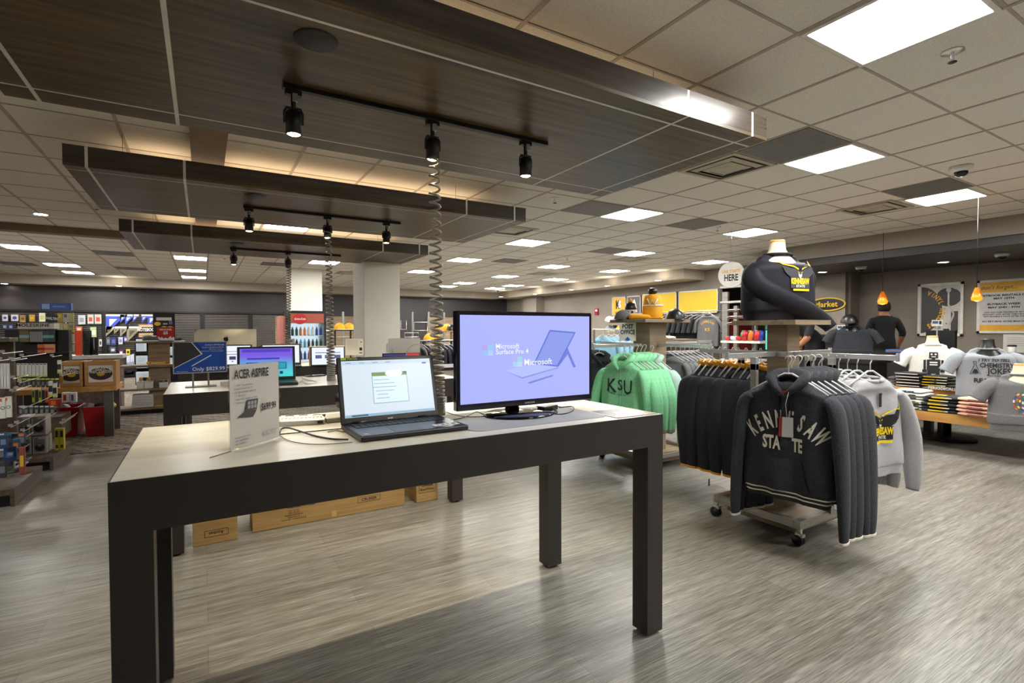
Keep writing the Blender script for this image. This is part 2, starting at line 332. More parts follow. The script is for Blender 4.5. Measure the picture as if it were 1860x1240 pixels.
for (x, y, lb) in [(4.08, 3.01, 'large square ceiling vent half hidden behind the nearest canopy'), (7.0, 3.1, 'square ceiling vent in front of the market soffit'), (3.9, 6.5, 'small vent past the end of the middle canopy'), (7.6, 7.9, 'square vent behind the lit panel over the racks'), (7.6, 11.1, 'distant ceiling vent above the hat shelf'), (3.2, 13.4, 'distant vent just left of the white column')]:
    if v0 is None:
        v0 = o = thing('ceiling_vent', lb, 'vent', (x, y, ZC))
        VM = mat('vent_enamel', (186, 180, 160), r=.4); b = MB()
        for w0, w1, z0, z1 in ((.297, .255, -.002, -.012),):
            for s in (-1, 1): b.box((s*.276, 0, -.008), (.042, .594, .01)); b.box((0, s*.276, -.008), (.51, .042, .01))
        b.build('frame', VM, v0)
        b = MB(); b.box((0, 0, -.003), (.51, .51, .004)); b.build('cavity', mat('vent_dark', (40, 36, 30), r=.8), v0)
        for w, z in ((.22, -.012), (.15, -.02)):
            b = MB(); vs = []
            for (q, zz) in ((w, z+.002), (w-.045, z-.012)):
                vs += [(-q, -q, zz), (q, -q, zz), (q, q, zz), (-q, q, zz)]
            b.add(vs, [(i, (i+1) % 4, (i+1) % 4+4, i+4) for i in range(4)]); b.build('louvre', VM, v0)
        b = MB(); b.box((0, 0, -.026), (.2, .2, .006)); b.build('centre_plate', VM, v0)
    else: o = dup(v0, (x, y, ZC), label=lb)
# sprinklers
s0 = None
for (u, v, lb) in [(1730, 107, 'chrome sprinkler head nearest the big light panel'), (1008, 366, 'sprinkler head below the corner of the nearest canopy'), (1425, 438, 'sprinkler head above the mannequin bust'), (1303, 417, 'sprinkler head beside a light panel, right of centre'), (1030, 470, 'tiny sprinkler head left of the far middle light'), (176, 378, 'dark sprinkler head by the left end of the middle canopy'), (408, 469, 'sprinkler head above the far track spot')]:
    p = at_z(u, v, ZC-.04)
    if s0 is None:
        s0 = o = thing('sprinkler_head', lb, 'sprinkler', (p.x, p.y, ZC))
        b = MB(); b.lathe([(0, -.001), (.05, -.001), (.05, -.006), (.02, -.012), (0, -.012)]); b.build('escutcheon', CHROME, s0)
        b = MB(); b.lathe([(.008, -.01), (.008, -.05), (.0, -.05)], n=10); b.tube([(-.012, 0, -.012), (-.018, 0, -.035), (0, 0, -.055)], .003, 6); b.tube([(.012, 0, -.012), (.018, 0, -.035), (0, 0, -.055)], .003, 6); b.build('frame', CHROME, s0)
        b = MB(); b.lathe([(0, -.056), (.02, -.056), (.02, -.059), (0, -.059)], n=12); b.build('deflector', BLKM, s0)
    else: dup(s0, (p.x, p.y, ZC), label=lb)
# dome cameras
d0 = None
for (p, zz, lb) in [(at_z(1746, 302, ZC), ZC, 'white dome security camera on the tiled ceiling, nearest one'), (at_z(1564, 484, 2.37), 2.37, 'white dome camera under the dark soffit near the lit downlight'), (at_z(1820, 460, 2.37), 2.37, 'white dome camera at the right end of the dark soffit'), (at_z(905, 525, ZC), ZC, 'tiny dome camera at the far end of the ceiling')]:
    if d0 is None:
        d0 = thing('dome_camera', lb, 'camera', (p.x, p.y, zz))
        b = MB(); b.lathe([(0, -.0005), (.085, -.0005), (.085, -.03), (.07, -.05), (0, -.05)]); b.build('housing', WHITE, d0)
        b = MB(); b.lathe([(.052*cos(a*pi/16), -.05-.045*sin(a*pi/16)) for a in range(9)], n=20); b.build('dome', GLOSS, d0)
    else: dup(d0, (p.x, p.y, zz), label=lb)
# round downlights
DL = mat('downlight_lens', (255, 244, 220), em=40)
r0 = None
RL = [((at_z(74, 389, ZC)), ZC, 'round downlight in the ceiling at the far left'), (at_z(8, 515, 2.5), 2.5, 'soffit downlight at the left edge'), (at_z(216, 519, 2.5), 2.5, 'soffit downlight above the tall wooden shelf unit')]
RL += [(at_z(u, v, 2.5), 2.5, 'soffit downlight over the right wall, '+q) for u, v, q in [(1196, 509, 'nearest of five'), (1103, 519, 'second nearest'), (1038, 526, 'third'), (972, 534, 'fourth'), (910, 539, 'furthest, in the corner')]]
RL += [(at_z(1494, 494, 2.37), 2.37, 'downlight in the dark soffit beside the oval yellow sign'), (at_z(1713, 476, 2.37), 2.37, 'downlight in the dark soffit above the record poster')]
for p, zz, lb in RL:
    if r0 is None:
        r0 = o = thing('downlight', lb, 'downlight', (p.x, p.y, zz))
        b = MB(); b.lathe([(.066, -.003), (.09, -.008), (.092, -.0005), (.066, -.0005)]); b.build('trim_ring', WHITE, r0)
        b = MB(); b.lathe([(0, -.004), (.066, -.004), (.066, -.001), (0, -.001)]); b.build('lens', DL, r0)
    else: o = dup(r0, (p.x, p.y, zz), label=lb)
    if zz < ZC:
        L = bpy.data.lights.new('downlight_lamp', 'SPOT'); L.energy = 50; L.spot_size = R(110); L.spot_blend = .8; L.shadow_soft_size = .06; L.color = (1, .9, .76)
        q = bpy.data.objects.new('lamp', L); C.objects.link(q); q.parent = o; q.location = (0, 0, -.02)

# ------------------------------------------------------------------ canopies, tracks, spots
def canopy(yn, label, ends):
    root = thing('ceiling_canopy', label, 'canopy', (-.79, yn, 2.4), group=None)
    LX, LY, H = 3.68, 1.49, .14; sx = [0, .125, .69, 3.0, 3.545, LX]; sy = [0, .12, 1.33, LY]; g = .009
    bot = MB(); sd = MB(); sm = MB()
    for i in range(5):
        for j in range(3):
            bot.b2((sx[i]+(g if i else 0), sy[j]+(g if j else 0), 0), (sx[i+1]-(g if i < 4 else 0), sy[j+1]-(g if j < 2 else 0), .018))
    bot.build('soffit_panel', CANW, root)
    for i in range(5):
        for y in (0, LY-.018): sd.b2((sx[i]+(g if i else 0), y, .0185), (sx[i+1]-(g if i < 4 else 0), y+.018, H))
    for x in (0, LX-.018): sd.b2((x, .0185, .0185), (x+.018, LY-.0185, H))
    sd.build('side_panel', CANS, root)
    for x in sx[1:5]: sm.b2((x-g, .001, .0008), (x+g, LY-.001, .014)); sm.b2((x-g, .001, .014), (x+g, .014, H-.001)); sm.b2((x-g, LY-.014, .014), (x+g, LY-.001, H-.001))
    for y in sy[1:3]: sm.b2((.001, y-g, .0012), (LX-.001, y+g, .013))
    sm.build('seam_channel', SEAM, root)
    b = MB(); b.b2((.02, .02, .1), (LX-.02, LY-.02, .12)); b.build('top_tray', BLKM, root)
    b = MB(); b.b2((.3, .55, .121), (LX-.3, .62, .135)); b.b2((.3, .87, .121), (LX-.3, .94, .135)); b.build('added_glow_strip', mat('added_warm_glow', (255, 218, 172), em=6.5) if 'added_warm_glow' not in MT else MT['added_warm_glow'], root)  # unseen warm strips, a guess added to light the ceiling above
    for x in (.3, 3.0):
        for y in (.25, 1.24): b = MB(); b.cyl((x, y, .12), (x, y, ZC-2.402), .002, 6); b.build('hanging_wire', SILVER, root)
    b = MB(); b.lathe([(0, -.008), (.075, -.008), (.08, -.004), (.082, 0)], (1.18, .25, 0)); b.build('speaker_grille', BLKM, root)
    return root
names = ['nearest', 'middle', 'far']
for k, yn in enumerate((1.86, 4.52, 7.22)):
    canopy(yn, ['largest dark walnut canopy, closest overhead with three bright spots', 'middle dark walnut hanging canopy, between the other two', 'furthest and smallest dark walnut hanging canopy'][k], 0)
    b = MB(); b.b2((1.2, yn+1.25, 2.53), (1.25, yn+1.31, ZC-.001)); tag(b.build('support_post', BLKM, loc=(-.79+.0, 0, 0)), 'black square post holding the %s canopy to the ceiling' % names[k], 'post')
    yt = yn+.69
    tr = thing('light_track', 'black light track under the %s canopy' % names[k], 'light track', (1.055, yt, 2.4))
    b = MB(); b.box((0, 0, -.011), (1.45, .035, .021)); b.build('rail', BLKM, tr, bevel=.002)
    b = MB(); b.box((-.71, 0, -.012), (.04, .042, .024)); b.build('end_feed', BLK, tr, bevel=.002)
    for j, x in enumerate((.37, 1.05, 1.63)):
        off = (k == 2 and j == 1)
        if k == 2 and j == 2: continue
        lb = '%s black track spotlight under the %s canopy%s' % (['left', 'centre', 'right'][j], names[k], ', unlit' if off else '')
        sp = thing('track_spotlight', lb, 'spotlight', (x, yt, 2.376))
        b = MB(); b.box((0, 0, -.011), (.07, .03, .022)); b.cyl((0, 0, -.02), (0, 0, -.085), .011, 12); b.build('stem', BLKM, sp, bevel=.001)
        b = MB(); b.box((.005, -.012, -.035), (.022, .022, .034)); b.build('adapter_label', SILVER, sp)
        b = MB(); b.tube([(-.03, 0, -.08), (-.04, .0, -.1), (-.04, 0, -.15)], .005, 6); b.tube([(.03, 0, -.08), (.04, 0, -.1), (.04, 0, -.15)], .005, 6); b.box((0, 0, -.082), (.066, .014, .01)); b.build('yoke', BLKM, sp)
        b = MB(); b.lathe([(0, -.09), (.022, -.09), (.034, -.1), (.036, -.2), (.031, -.2), (.029, -.17), (0, -.17)], n=24); b.build('lamp_body', BLKM, sp)
        b = MB(); b.lathe([(0, -.176), (.0285, -.176), (.0285, -.196), (.02, -.201), (0, -.203)], n=20); b.build('bulb', mat('warm_lens', (255, 214, 140), em=90) if not off and 'warm_lens' not in MT else (MT['warm_lens'] if not off else GLOSS), sp)
        if not off:
            L = bpy.data.lights.new('spot', 'SPOT'); L.energy = SPOT; L.spot_size = R(88); L.spot_blend = .7; L.shadow_soft_size = .025; L.color = (1, .86, .62)
            q = bpy.data.objects.new('lamp', L); C.objects.link(q); q.parent = sp; q.location = (0, 0, -.21)
# ------------------------------------------------------------------ display tables
def display_table(y0, label, x0=-.197, x1=1.647, d=.80):
    t = thing('display_table', label, 'table', (x0, y0, 0)); w = x1-x0; h = .925; ap = .13; lw = .0866
    b = MB(); b.b2((.004, .004, h-.02), (w-.004, d-.004, h)); b.build('tabletop', TABW, t)
    b = MB(); g = .004
    b.b2((0, 0, h-ap), (w, .03, h-.0005)); b.b2((0, d-.03, h-ap), (w, d, h-.0005)); b.b2((0, .03, h-ap), (.03, d-.03, h-.0005)); b.b2((w-.03, .03, h-ap), (w, d-.03, h-.0005)); b.build('apron', TABD, t)
    for a in (0, 1):
        for c in (0, 1):
            X0 = a*(w-lw); Y0 = c*(d-lw); b = MB(); b.b2((X0, Y0, .012), (X0+lw, Y0+lw, h-ap)); o = b.build('leg', TABD, t)
            b = MB(); b.cyl((X0+lw/2, Y0+lw/2, 0), (X0+lw/2, Y0+lw/2, .012), .03, 12); b.build('foot', FOOTG, o)
    return t
display_table(1.5136, 'large charcoal table with cream top in front, holding the laptop and monitor')
display_table(3.46, 'second charcoal display table with cream top, holding the blue price sign')
display_table(5.46, 'third and furthest charcoal table, holding two laptops and the silver all-in-one')
# ------------------------------------------------------------------ things on the near table
TT = .925
INK = col(24, 24, 26, r=.6); GRYI = col(120, 118, 116, r=.6); WINK = col(240, 240, 238, r=.5)
def laptop(name, label, loc, rz, w=.38, d=.255, h=.245, tilt=15, shell=None, deck=None, screen=None, items=(), extra=None, flip=0):
    shell = shell or BLK; deck = deck or BLK
    t = thing(name, label, 'laptop', loc, rz)
    b = MB(); b.b2((-w/2, -d, .002), (w/2, 0, .019)); base = b.build('base', shell, t, bevel=.004)
    b = MB(); b.b2((-w/2+.006, -d+.006, .0191), (w/2-.006, -.012, .0197)); b.build('deck', deck, t)
    b = MB(); n = 15 if w > .36 else 13; kw = (w-.05)/n
    for r_ in range(5):
        for k in range(n):
            b.b2((-w/2+.025+k*kw+.0015, -.04-r_*.0165, .0197), (-w/2+.025+(k+1)*kw-.0015, -.04-r_*.0165+.0138, .0215))
    b.build('keyboard', BLKM, t)
    b = MB(); b.b2((-.05-.02, -d+.015, .0197), (.03, -.135, .0202)); b.build('touchpad', mat('touchpad', (34, 38, 48), r=.3) if 'touchpad' not in MT else MT['touchpad'], t)
    M0 = Matrix.Translation((0, -.004, .018)) @ Matrix.Rotation(-R(tilt), 4, 'X')
    b = MB(); b.box((0, .004, h/2), (w, .008, h), M=M0); lid = b.build('lid', shell, t, bevel=.003)
    b = MB(); b.poly([(-w/2+.016, .022), (w/2-.016, .022), (w/2-.016, h-.014), (-w/2+.016, h-.014)], -.0005, .0004, 0, M0); b.build('screen', screen or em(214, 228, 240, s=1.0), lid)
    by = {}
    for i, it in enumerate(items):
        mm = it[1]; mb = by.setdefault(mm.name, (mm, MB()))[1]; yy = -.0012-.0002*i
        if it[0] == 'r': x, z, ww, hh = it[2:6]; mb.poly([(x-ww/2, z-hh/2), (x+ww/2, z-hh/2), (x+ww/2, z+hh/2), (x-ww/2, z+hh/2)], yy, .0002, 0, M0)
        elif it[0] == 'p': mb.poly(it[2], yy, .0002, 0, M0)
        else: text_to(mb, it[5], it[2], it[3], it[4], yy, M=M0, bold=.02, align=it[6] if len(it) > 6 else 'CENTER')
    for mm, mb in by.values(): mb.build('screen_graphic', mm, lid)
    b = MB(); b.cyl((-w/2+.04, 0, .02), (-w/2+.09, 0, .02), .006, 8); b.cyl((w/2-.09, 0, .02), (w/2-.04, 0, .02), .006, 8); b.build('hinge', BLK, t)
    return t
eb = em(150, 190, 215, s=.9); ed = em(90, 110, 125, s=.8); ew = em(236, 246, 250, s=1.05)
it = [('r', em(190, 214, 235, s=1.0), 0, .222, .345, .012), ('r', eb, 0, .027, .345, .009), ('r', em(60, 110, 130, s=.7), -.12, .027, .06, .006), ('r', em(70, 90, 190, s=1), .148, .214, .018, .006),
      ('r', em(120, 160, 180, s=.8), .003, .125, .138, .118), ('r', em(214, 234, 246, s=1.05), .003, .125, .134, .114), ('r', em(120, 150, 70, s=.8), .003, .176, .134, .013), ('r', em(80, 96, 60, s=.7), .065, .18, .01, .006), ('p', em(255, 255, 252, s=1.2), [(.02+.034*cos(a*pi/8), .178+.013*sin(a*pi/8)) for a in range(16)])]
for k, (x0, l) in enumerate([(-.03, .06), (-.02, .08), (-.02, .09), (-.02, .07), (-.03, .04), (-.03, .05)]): it.append(('r', ed, x0, .155-k*.014, l, .0014))
for k, x0 in enumerate((-.15, -.1, -.05, .0)): it.append(('r', em(130, 180, 60, s=.8) if k == 1 else ed, x0, .222, .02, .002))
it.append(('r', col(170, 214, 40, r=.4), -.166, .2385, .02, .0095)); it.append(('t', col(190, 226, 60, r=.4), -.135, .2345, .0105, 'TOUCH'))
it.append(('t', SILVER, -.01, .005, .012, 'acer'))
lp = laptop('laptop', 'open black laptop with glowing white-blue screen at the front of the near table', (.607, 1.885, TT), .02, deck=mat('laptop_deck', (22, 34, 62), (18, 28, 52), r=.25), items=it)
b = MB(); b.box((.125, -.205, .0203), (.095, .035, .0008)); sk = b.build('sticker', WINK, lp)
b = MB()
for i, x in enumerate((-.03, -.012, .006, .028)): b.box((.125+x, -.205, .021), (.012, .006+.008*(i % 2), .0004))
b.build('sticker_print', INK, sk)
b = MB(); b.box((-.165, -.225, .0203), (.014, .012, .0006)); b.build('sticker', col(225, 228, 230, r=.4), lp)
# monitor
mo = thing('monitor', 'large black flat monitor with lavender-blue screen on the near table', 'monitor', (1.13, 1.82, TT))
MW, MH = .675, .393; z0 = .037; cx = .048
b = MB(); b.b2((cx-MW/2, -.004, z0), (cx+MW/2, .03, z0+MH)); bz = b.build('bezel', mat('navy_gloss', (16, 18, 34), r=.12), mo, bevel=.004)
b = MB(); b.b2((cx-.25, .03, z0+.06), (cx+.25, .055, z0+.33)); b.build('back_housing', BLK, mo, bevel=.01)
b = MB(); b.poly([(cx-.322, z0+.026), (cx+.322, z0+.026), (cx+.322, z0+MH-.016), (cx-.322, z0+MH-.016)], -.0048, .0006); scn = b.build('screen', mat('screen_blue', (172, 180, 252), (150, 160, 248), em=1.0), mo)
# soft large-scale screen picture
def scr(nm, c, s, pts): b = MB(); scr.k += .00015; b.poly([(cx-.322+x*.644, z0+.026+z*.351) for x, z in pts], -.0051-scr.k, .0001); return b.build(nm, em(*c, s=s), scn)
scr.k = 0
scr('tablet_back', (98, 118, 214), 1.0, [(.53, .42), (.66, .83), (.88, .80), (.73, .37)])
scr('tablet_glass', (142, 158, 236), 1.0, [(.545, .43), (.665, .81), (.865, .785), (.72, .39)])
scr('kickstand', (112, 128, 220), 1.0, [(.73, .37), (.81, .60), (.88, .36), (.86, .35), (.81, .52)])
scr('keyboard_cover', (182, 194, 252), 1.0, [(.31, .36), (.53, .42), (.73, .37), (.44, .27)])
scr('keyboard_cover', (134, 150, 226), 1.0, [(.31, .355), (.44, .265), (.73, .365), (.73, .355), (.44, .25)])
scr('pen_picture', (120, 138, 218), 1.0, [(.48, .20), (.50, .185), (.69, .26), (.68, .275)])
for i, (X, Z, q) in enumerate(((.15, .60, (186, 168, 232)), (.19, .60, (150, 205, 246)), (.15, .535, (158, 196, 250)), (.19, .535, (178, 210, 244)), (.37, .455, (186, 180, 240)), (.405, .455, (160, 214, 236)), (.37, .395, (170, 212, 246)), (.405, .395, (190, 216, 244)))):
    scr('logo_square', q, 1.0, [(X, Z), (X+.036, Z), (X+.036, Z+.06), (X, Z+.06)])
for s_, X, Z, q in (('Microsoft', .242, .615, .029), ('Surface Pro 4', .242, .55, .029), ('Microsoft', .452, .41, .037)):
    b = MB(); text_to(b, s_, cx-.322+X*.644, z0+.026+Z*.351, q, -.0085, align='LEFT', bold=.004); b.build('lettering', em(250, 252, 255, s=1.0), scn)
b = MB(); text_to(b, 'SAMSUNG', cx, z0+.008, .011, -.005, bold=.02); b.build('lettering', SILVER, bz)
b = MB(); b.lathe([(0, .001), (.155, .001), (.158, .006), (.15, .012), (.06, .016), (0, .016)], (0, 0, 0), 40, sy=.82); b.build('stand_base', GLOSS, mo)
b = MB(); b.tube([(0, .06, .014), (0, .06, .06), (0, .055, .12)], [.032, .026, .024], 16); b.build('stand_neck', GLOSS, mo)
# desk mat under the monitor
def rrect(a, b_, r, n=6):
    out = []
    for (x, y, s) in ((b_[0]-r, b_[1]-r, 0), (a[0]+r, b_[1]-r, 1), (a[0]+r, a[1]+r, 2), (b_[0]-r, a[1]+r, 3)):
        out += [(x+r*cos((s+k/n)*pi/2), y+r*sin((s+k/n)*pi/2)) for k in range(n+1)]
    return out
def slab(mb, pts, z0, z1, mi=0): n = len(pts); mb.add([(x, y, z0) for x, y in pts]+[(x, y, z1) for x, y in pts], [tuple(range(n))[::-1], tuple(range(n, 2*n))]+[(i, (i+1) % n, (i+1) % n+n, i+n) for i in range(n)], mi)
b = MB(); slab(b, rrect((.80, 1.585), (1.42, 1.97), .05), TT, TT+.002); tag(b.build('desk_mat', mat('grey_mat', (166, 168, 166), r=.6)), 'thin grey rounded mat lying under the large monitor', 'mat')
# flyer
fl = thing('flyer', 'dark and red printed flyer at the right end of the near table', 'flyer', (1.525, 1.625, TT), -.02)
b = MB(); b.box((0, 0, .001), (.22, .19, .0015)); b.build('sheet', col(56, 58, 62, r=.3), fl)
for c, (x, y, w, h) in (((226, 92, 84), (-.02, -.083, .17, .018)), ((236, 200, 60), (.035, .088, .14, .008)), ((214, 120, 160), (-.02, .0, .06, .04)), ((230, 230, 228), (.05, -.02, .09, .012)), ((230, 230, 228), (.05, .02, .07, .01)), ((230, 230, 228), (-.106, 0, .006, .18)), ((236, 200, 60), (.104, 0, .006, .18)), ((230, 230, 228), (.05, -.05, .05, .01))):
    b = MB(); b.box((x, y, .0021), (w, h, .0005)); b.build('print', col(*c, r=.3), fl)
# acrylic sign
sg = thing('acrylic_sign', 'clear acrylic stand holding a white laptop price sheet reading $699.99', 'sign', (.137, 1.775, TT), .70)
b = MB(); b.b2((-.098, -.004, .003), (.098, -.0022, .255)); b.b2((-.098, .0012, .003), (.098, .003, .255)); b.b2((-.098, -.045, 0), (.098, .05, .0028)); b.build('acrylic_holder', CLEAR, sg)
b = MB(); b.box((0, 0, .13), (.19, .0012, .248)); sh = b.build('price_sheet', mat('sheet_grey', (206, 202, 196), (200, 196, 190), r=.5, sc=(3, 3, 3)), sg)
b = MB(); text_to(b, 'ACER ASPIRE', -.082, .213, .037, -.0046, sx=.62, bold=.02, align='LEFT'); text_to(b, '$699.99', .048, .105, .032, -.0046, sx=.6, bold=.015); b.build('lettering', INK, sh)
b = MB()
for k, s_ in enumerate(('• 15.6" Touchscreen', '• Intel Dual-Core i3', '• 8 GB DDR3L SDRAM', '• 1 TB HDD', '• Intel HD Graphics 4400', '• Windows 8.1')): text_to(b, s_, -.082, .19-k*.0105, .0082, -.0046, align='LEFT', bold=.0)
for k, s_ in enumerate(('Model E5-571-30E', 'UPC 887899763', 'SKU 2080001')): text_to(b, s_, -.082, .034-k*.0095, .0075, -.0046, align='LEFT', bold=.0)
b.build('small_print', col(92, 90, 88, r=.6), sh)
b = MB(); text_to(b, 'acer', .052, .024, .036, -.0046, bold=.0, shear=.15); b.build('lettering', col(164, 166, 160, r=.4), sh)
b = MB(); b.poly([(-.045, .112), (-.036, .145), (.006, .145), (.0, .112)], -.0046, .0003); b.poly([(-.072, .097), (-.045, .111), (.0, .111), (-.015, .090)], -.0046, .0003); lpn = b.build('laptop_picture', col(64, 62, 62, r=.5), sh)
b = MB()
for i in range(3):
    for j in range(2): b.poly([(-.035+i*.012, .118+j*.012), (-.026+i*.012, .118+j*.012), (-.0245+i*.012, .128+j*.012), (-.0335+i*.012, .128+j*.012)], -.005, .0002)
b.build('picture_tiles', col(150, 150, 150, r=.5), lpn)
# thin shadow line, laid in as a dark rod
p0, p1 = at_z(381, 831, TT+.002), at_z(420, 819, TT+.002); b = MB(); b.tube([p0, p1], .0014, 6); tag(b.build('shadow_line', col(90, 84, 74, r=.4)), 'thin dark shadow line modelled as a rod left of the white price sheet stand', 'shadow_line')
# white card box with leads
hb = thing('adapter_box', 'white cable box with black printing behind the price sheet', 'box', (.325, 2.12, TT), -.25)
b = MB(); b.b2((-.085, -.075, 0), (.085, .075, .018)); b.build('box', WHITE, hb, bevel=.002)
b = MB()
for k in range(11): b.box((-.07+k*.014, -.02, .0184), (.006, .004, .0006)); b.box((-.07+k*.014, .0, .0184), (.009, .003, .0006))
for k in range(3): b.tube([(-.05+k*.05+.015*cos(a*pi/8), .045+.01*sin(a*pi/8), .0186) for a in range(9)], .0016, 5)
b.box((.07, -.0755, .009), (.02, .0006, .01)); b.build('print', INK, hb)
# cables
def cable(label, pts, r=.0022, m=None, name='cable', group=None):
    # smooth curve through points
    P_ = [Vector(p) for p in pts]; out = []
    for i in range(len(P_)-1):
        a, b_, c, d = P_[max(i-1, 0)], P_[i], P_[i+1], P_[min(i+2, len(P_)-1)]
        for k in range(8):
            t = k/8; out.append(.5*((2*b_)+(c-a)*t+(2*a-5*b_+4*c-d)*t*t+(3*b_-a-3*c+d)*t**3))
    out.append(P_[-1]); b = MB(); b.tube(out, r, 8); return tag(b.build(name, m or BLK), label, 'cable', group)
A = lambda u, v, h=.003: at_z(u, v, TT+h)
cable('black power lead curling from the white cable box to the laptop', [A(508, 786), A(512, 778), A(525, 777, .01), A(545, 783, .008), A(575, 792), A(605, 797), A(632, 798, .008)], .003)
cable('thin grey lead looping low in front of the black power lead', [A(508, 790), A(525, 800), A(560, 806), A(600, 806), A(640, 803, .006)], .0014, GRYI)
cable('flat black cable lying behind the power lead on the near table', [A(503, 789), A(545, 785), A(590, 781), A(622, 778)], .002)
cable('short beige plug lead beside the laptop hinge', [A(596, 784), A(610, 781), A(625, 784)], .0028, col(170, 150, 110, r=.5))
cable('black cable tangle between the coil and monitor stand', [A(800, 757), A(820, 762), A(845, 757), A(865, 748), A(880, 752), A(900, 746)], .0022)
cable('thin black lead running behind the monitor stand', [A(810, 748), A(840, 756), A(880, 756), A(905, 750)], .0018)
cable('black cable loop sticking out right of the monitor stand', [A(960, 742), A(985, 748), A(1010, 752), A(1030, 750, .006), A(1042, 744, .012), A(1038, 738, .01), A(1015, 740)], .0024)
cable('second black cable bunch at the back of the monitor', [A(975, 738), A(1000, 741, .01), A(1012, 749, .004), A(990, 753), A(965, 749)], .003)
pk = thing('power_adapter', 'black power brick with leads right of the monitor stand', 'adapter', tuple(A(995, 745, 0)), .3); b = MB(); b.b2((-.05, -.02, 0), (.05, .02, .022)); b.build('brick', BLK, pk, bevel=.004)
b = MB(); b.tube([(.05, 0, .011), (.08, .01, .008), (.1, .0, .003)], .002, 6); b.build('lead', BLK, pk)
# coil cords
COILM = mat('coil_cord', (150, 146, 138), (130, 126, 120), r=.25)
def coil(label, a, b_, turns, r, wr, pw=1.35):
    a, b_ = Vector(a), Vector(b_); n = turns*14; pts = []
    for i in range(n+1):
        t = i/n; s = 1-(1-t)**pw if pw > 1 else t
        c = a.lerp(b_, s); ang = 2*pi*turns*t; pts.append(c+Vector((r*cos(ang), r*sin(ang), 0)))
    b = MB(); b.tube(pts, wr, 7); o = b.build('coil_cord', COILM); return tag(o, label, 'cord')
coil('springy coiled security cord hanging to the near table between laptop and monitor', (1.05, 2.53, 2.2), (.835, 1.99, .93), 44, .026, .0058, 1.9)
coil('coiled security cord hanging to the second table', (1.05, 5.2, 2.26), (.775, 3.78, .93), 44, .026, .0058, 1.7)
coil('furthest coiled cord hanging from the unlit spotlight to the third table', (1.06, 7.88, 2.22), (.77, 5.95, .93), 44, .026, .0058, 1.5)
# headphones
def headphones(label, loc, rz, m, stand=True, s=1):
    t = thing('headphones', label, 'headphones', loc, rz)
    b = MB(); b.tube([(.082*s*cos(a*pi/20), 0, .15*s+.095*s*sin(a*pi/20)) for a in range(-1, 22)], .007*s, 8, flat=.5); b.build('headband', m, t)
    for q in (-1, 1):
        b = MB(); b.tube([(q*.083*s, 0, .15*s), (q*.085*s, 0, .11*s)], .005*s, 8); b.build('slider', STEEL, t)
        b = MB(); b.lathe([(0, -.018*s), (.034*s, -.016*s), (.038*s, 0), (.034*s, .014*s), (0, .018*s)], M=Matrix.Translation((q*.078*s, 0, .085*s)) @ Matrix.Rotation(pi/2, 4, 'Y'), n=24); b.build('ear_cup', BLK, t)
    return t
headphones('black over-ear headphones hanging behind the laptop, left edge', (.535, 2.09, TT+.0), .55, BLK)
cable('thin headphone lead curling under the ear cup to the table', [(.47, 2.04, TT+.06), (.465, 2.03, TT+.02), (.5, 2.01, TT+.006), (.54, 2.03, TT+.004)], .0014)
sb = thing('headphone_stand', 'pale base and pole of the headphone stand behind the laptop', 'stand', (.50, 2.10, TT), 0)
b = MB(); b.b2((-.10, -.06, 0), (.1, .06, .018)); b.build('base', col(178, 172, 156, r=.4), sb, bevel=.002)
b = MB(); b.b2((.03, .0, .018), (.045, .012, .225)); b.b2((.02, -.02, .215), (.055, .02, .232)); b.build('pole', col(200, 196, 184, r=.4), sb)
# ------------------------------------------------------------------ second and third tables
p = at_z(365, 702, TT)
SB = mat('sign_blue', (26, 84, 178), (22, 74, 164), r=.3, sc=(3, 3, 3))
bs = board('price_sign', 'blue price sign reading Only $829.99 on two posts, second table', 'sign', (p.x, p.y, TT+.09), .29, .195, .006, .03, SB,
     [('p', col(52, 52, 54, r=.4), [(-.143, .193), (-.045, .193), (.012, .118), (-.143, .03)]), ('p', WINK, [(-.143, .03), (.012, .118), (-.045, .193), (-.05, .193), (.004, .118), (-.143, .034)]),
      ('p', WINK, [(-.05, .045), (-.046, .041), (.062, .108), (.058, .112)]), ('p', col(16, 44, 104, r=.4), [(-.03, .193), (-.02, .193), (.015, .14), (.012, .135)]),
      ('t', WINK, .045, .012, .033, {'bold': .01, 's': 'Only $829.99'}), ('t', WINK, .08, .172, .0125, {'bold': .01, 's': 'Surface 4 i5/4 Bundle'}), ('t', WINK, .07, .157, .0095, {'bold': .0, 's': 'Bundle 4 GB RAM and 128 GB'}), ('t', WINK, .085, .145, .0095, {'bold': .0, 's': 'SSD drive - core i5'}), ('t', WINK, .065, .133, .0095, {'bold': .0, 's': 'Surface Pen + warranty included'}), ('t', WINK, -.1, .008, .008, {'bold': .0, 's': '*While supplies last'})], frame=(SILVER, .006))
b = MB()
for x in (-.042, .042): b.b2((x-.005, .0, -.09), (x+.005, .005, .0))
b.build('post', STEEL, bs)
b = MB(); b.box((0, 0, -.0865), (.17, .09, .006)); b.build('base_plate', col(96, 92, 84, r=.4), bs)
# small router-like puck
pz = at_z(415, 700, TT); b = MB(); b.box((0, 0, .014), (.09, .05, .028)); tag(b.build('charger_block', col(206, 202, 190, r=.4), loc=pz, bevel=.003), 'small pale block with a plug beside the blue price sign', 'charger')
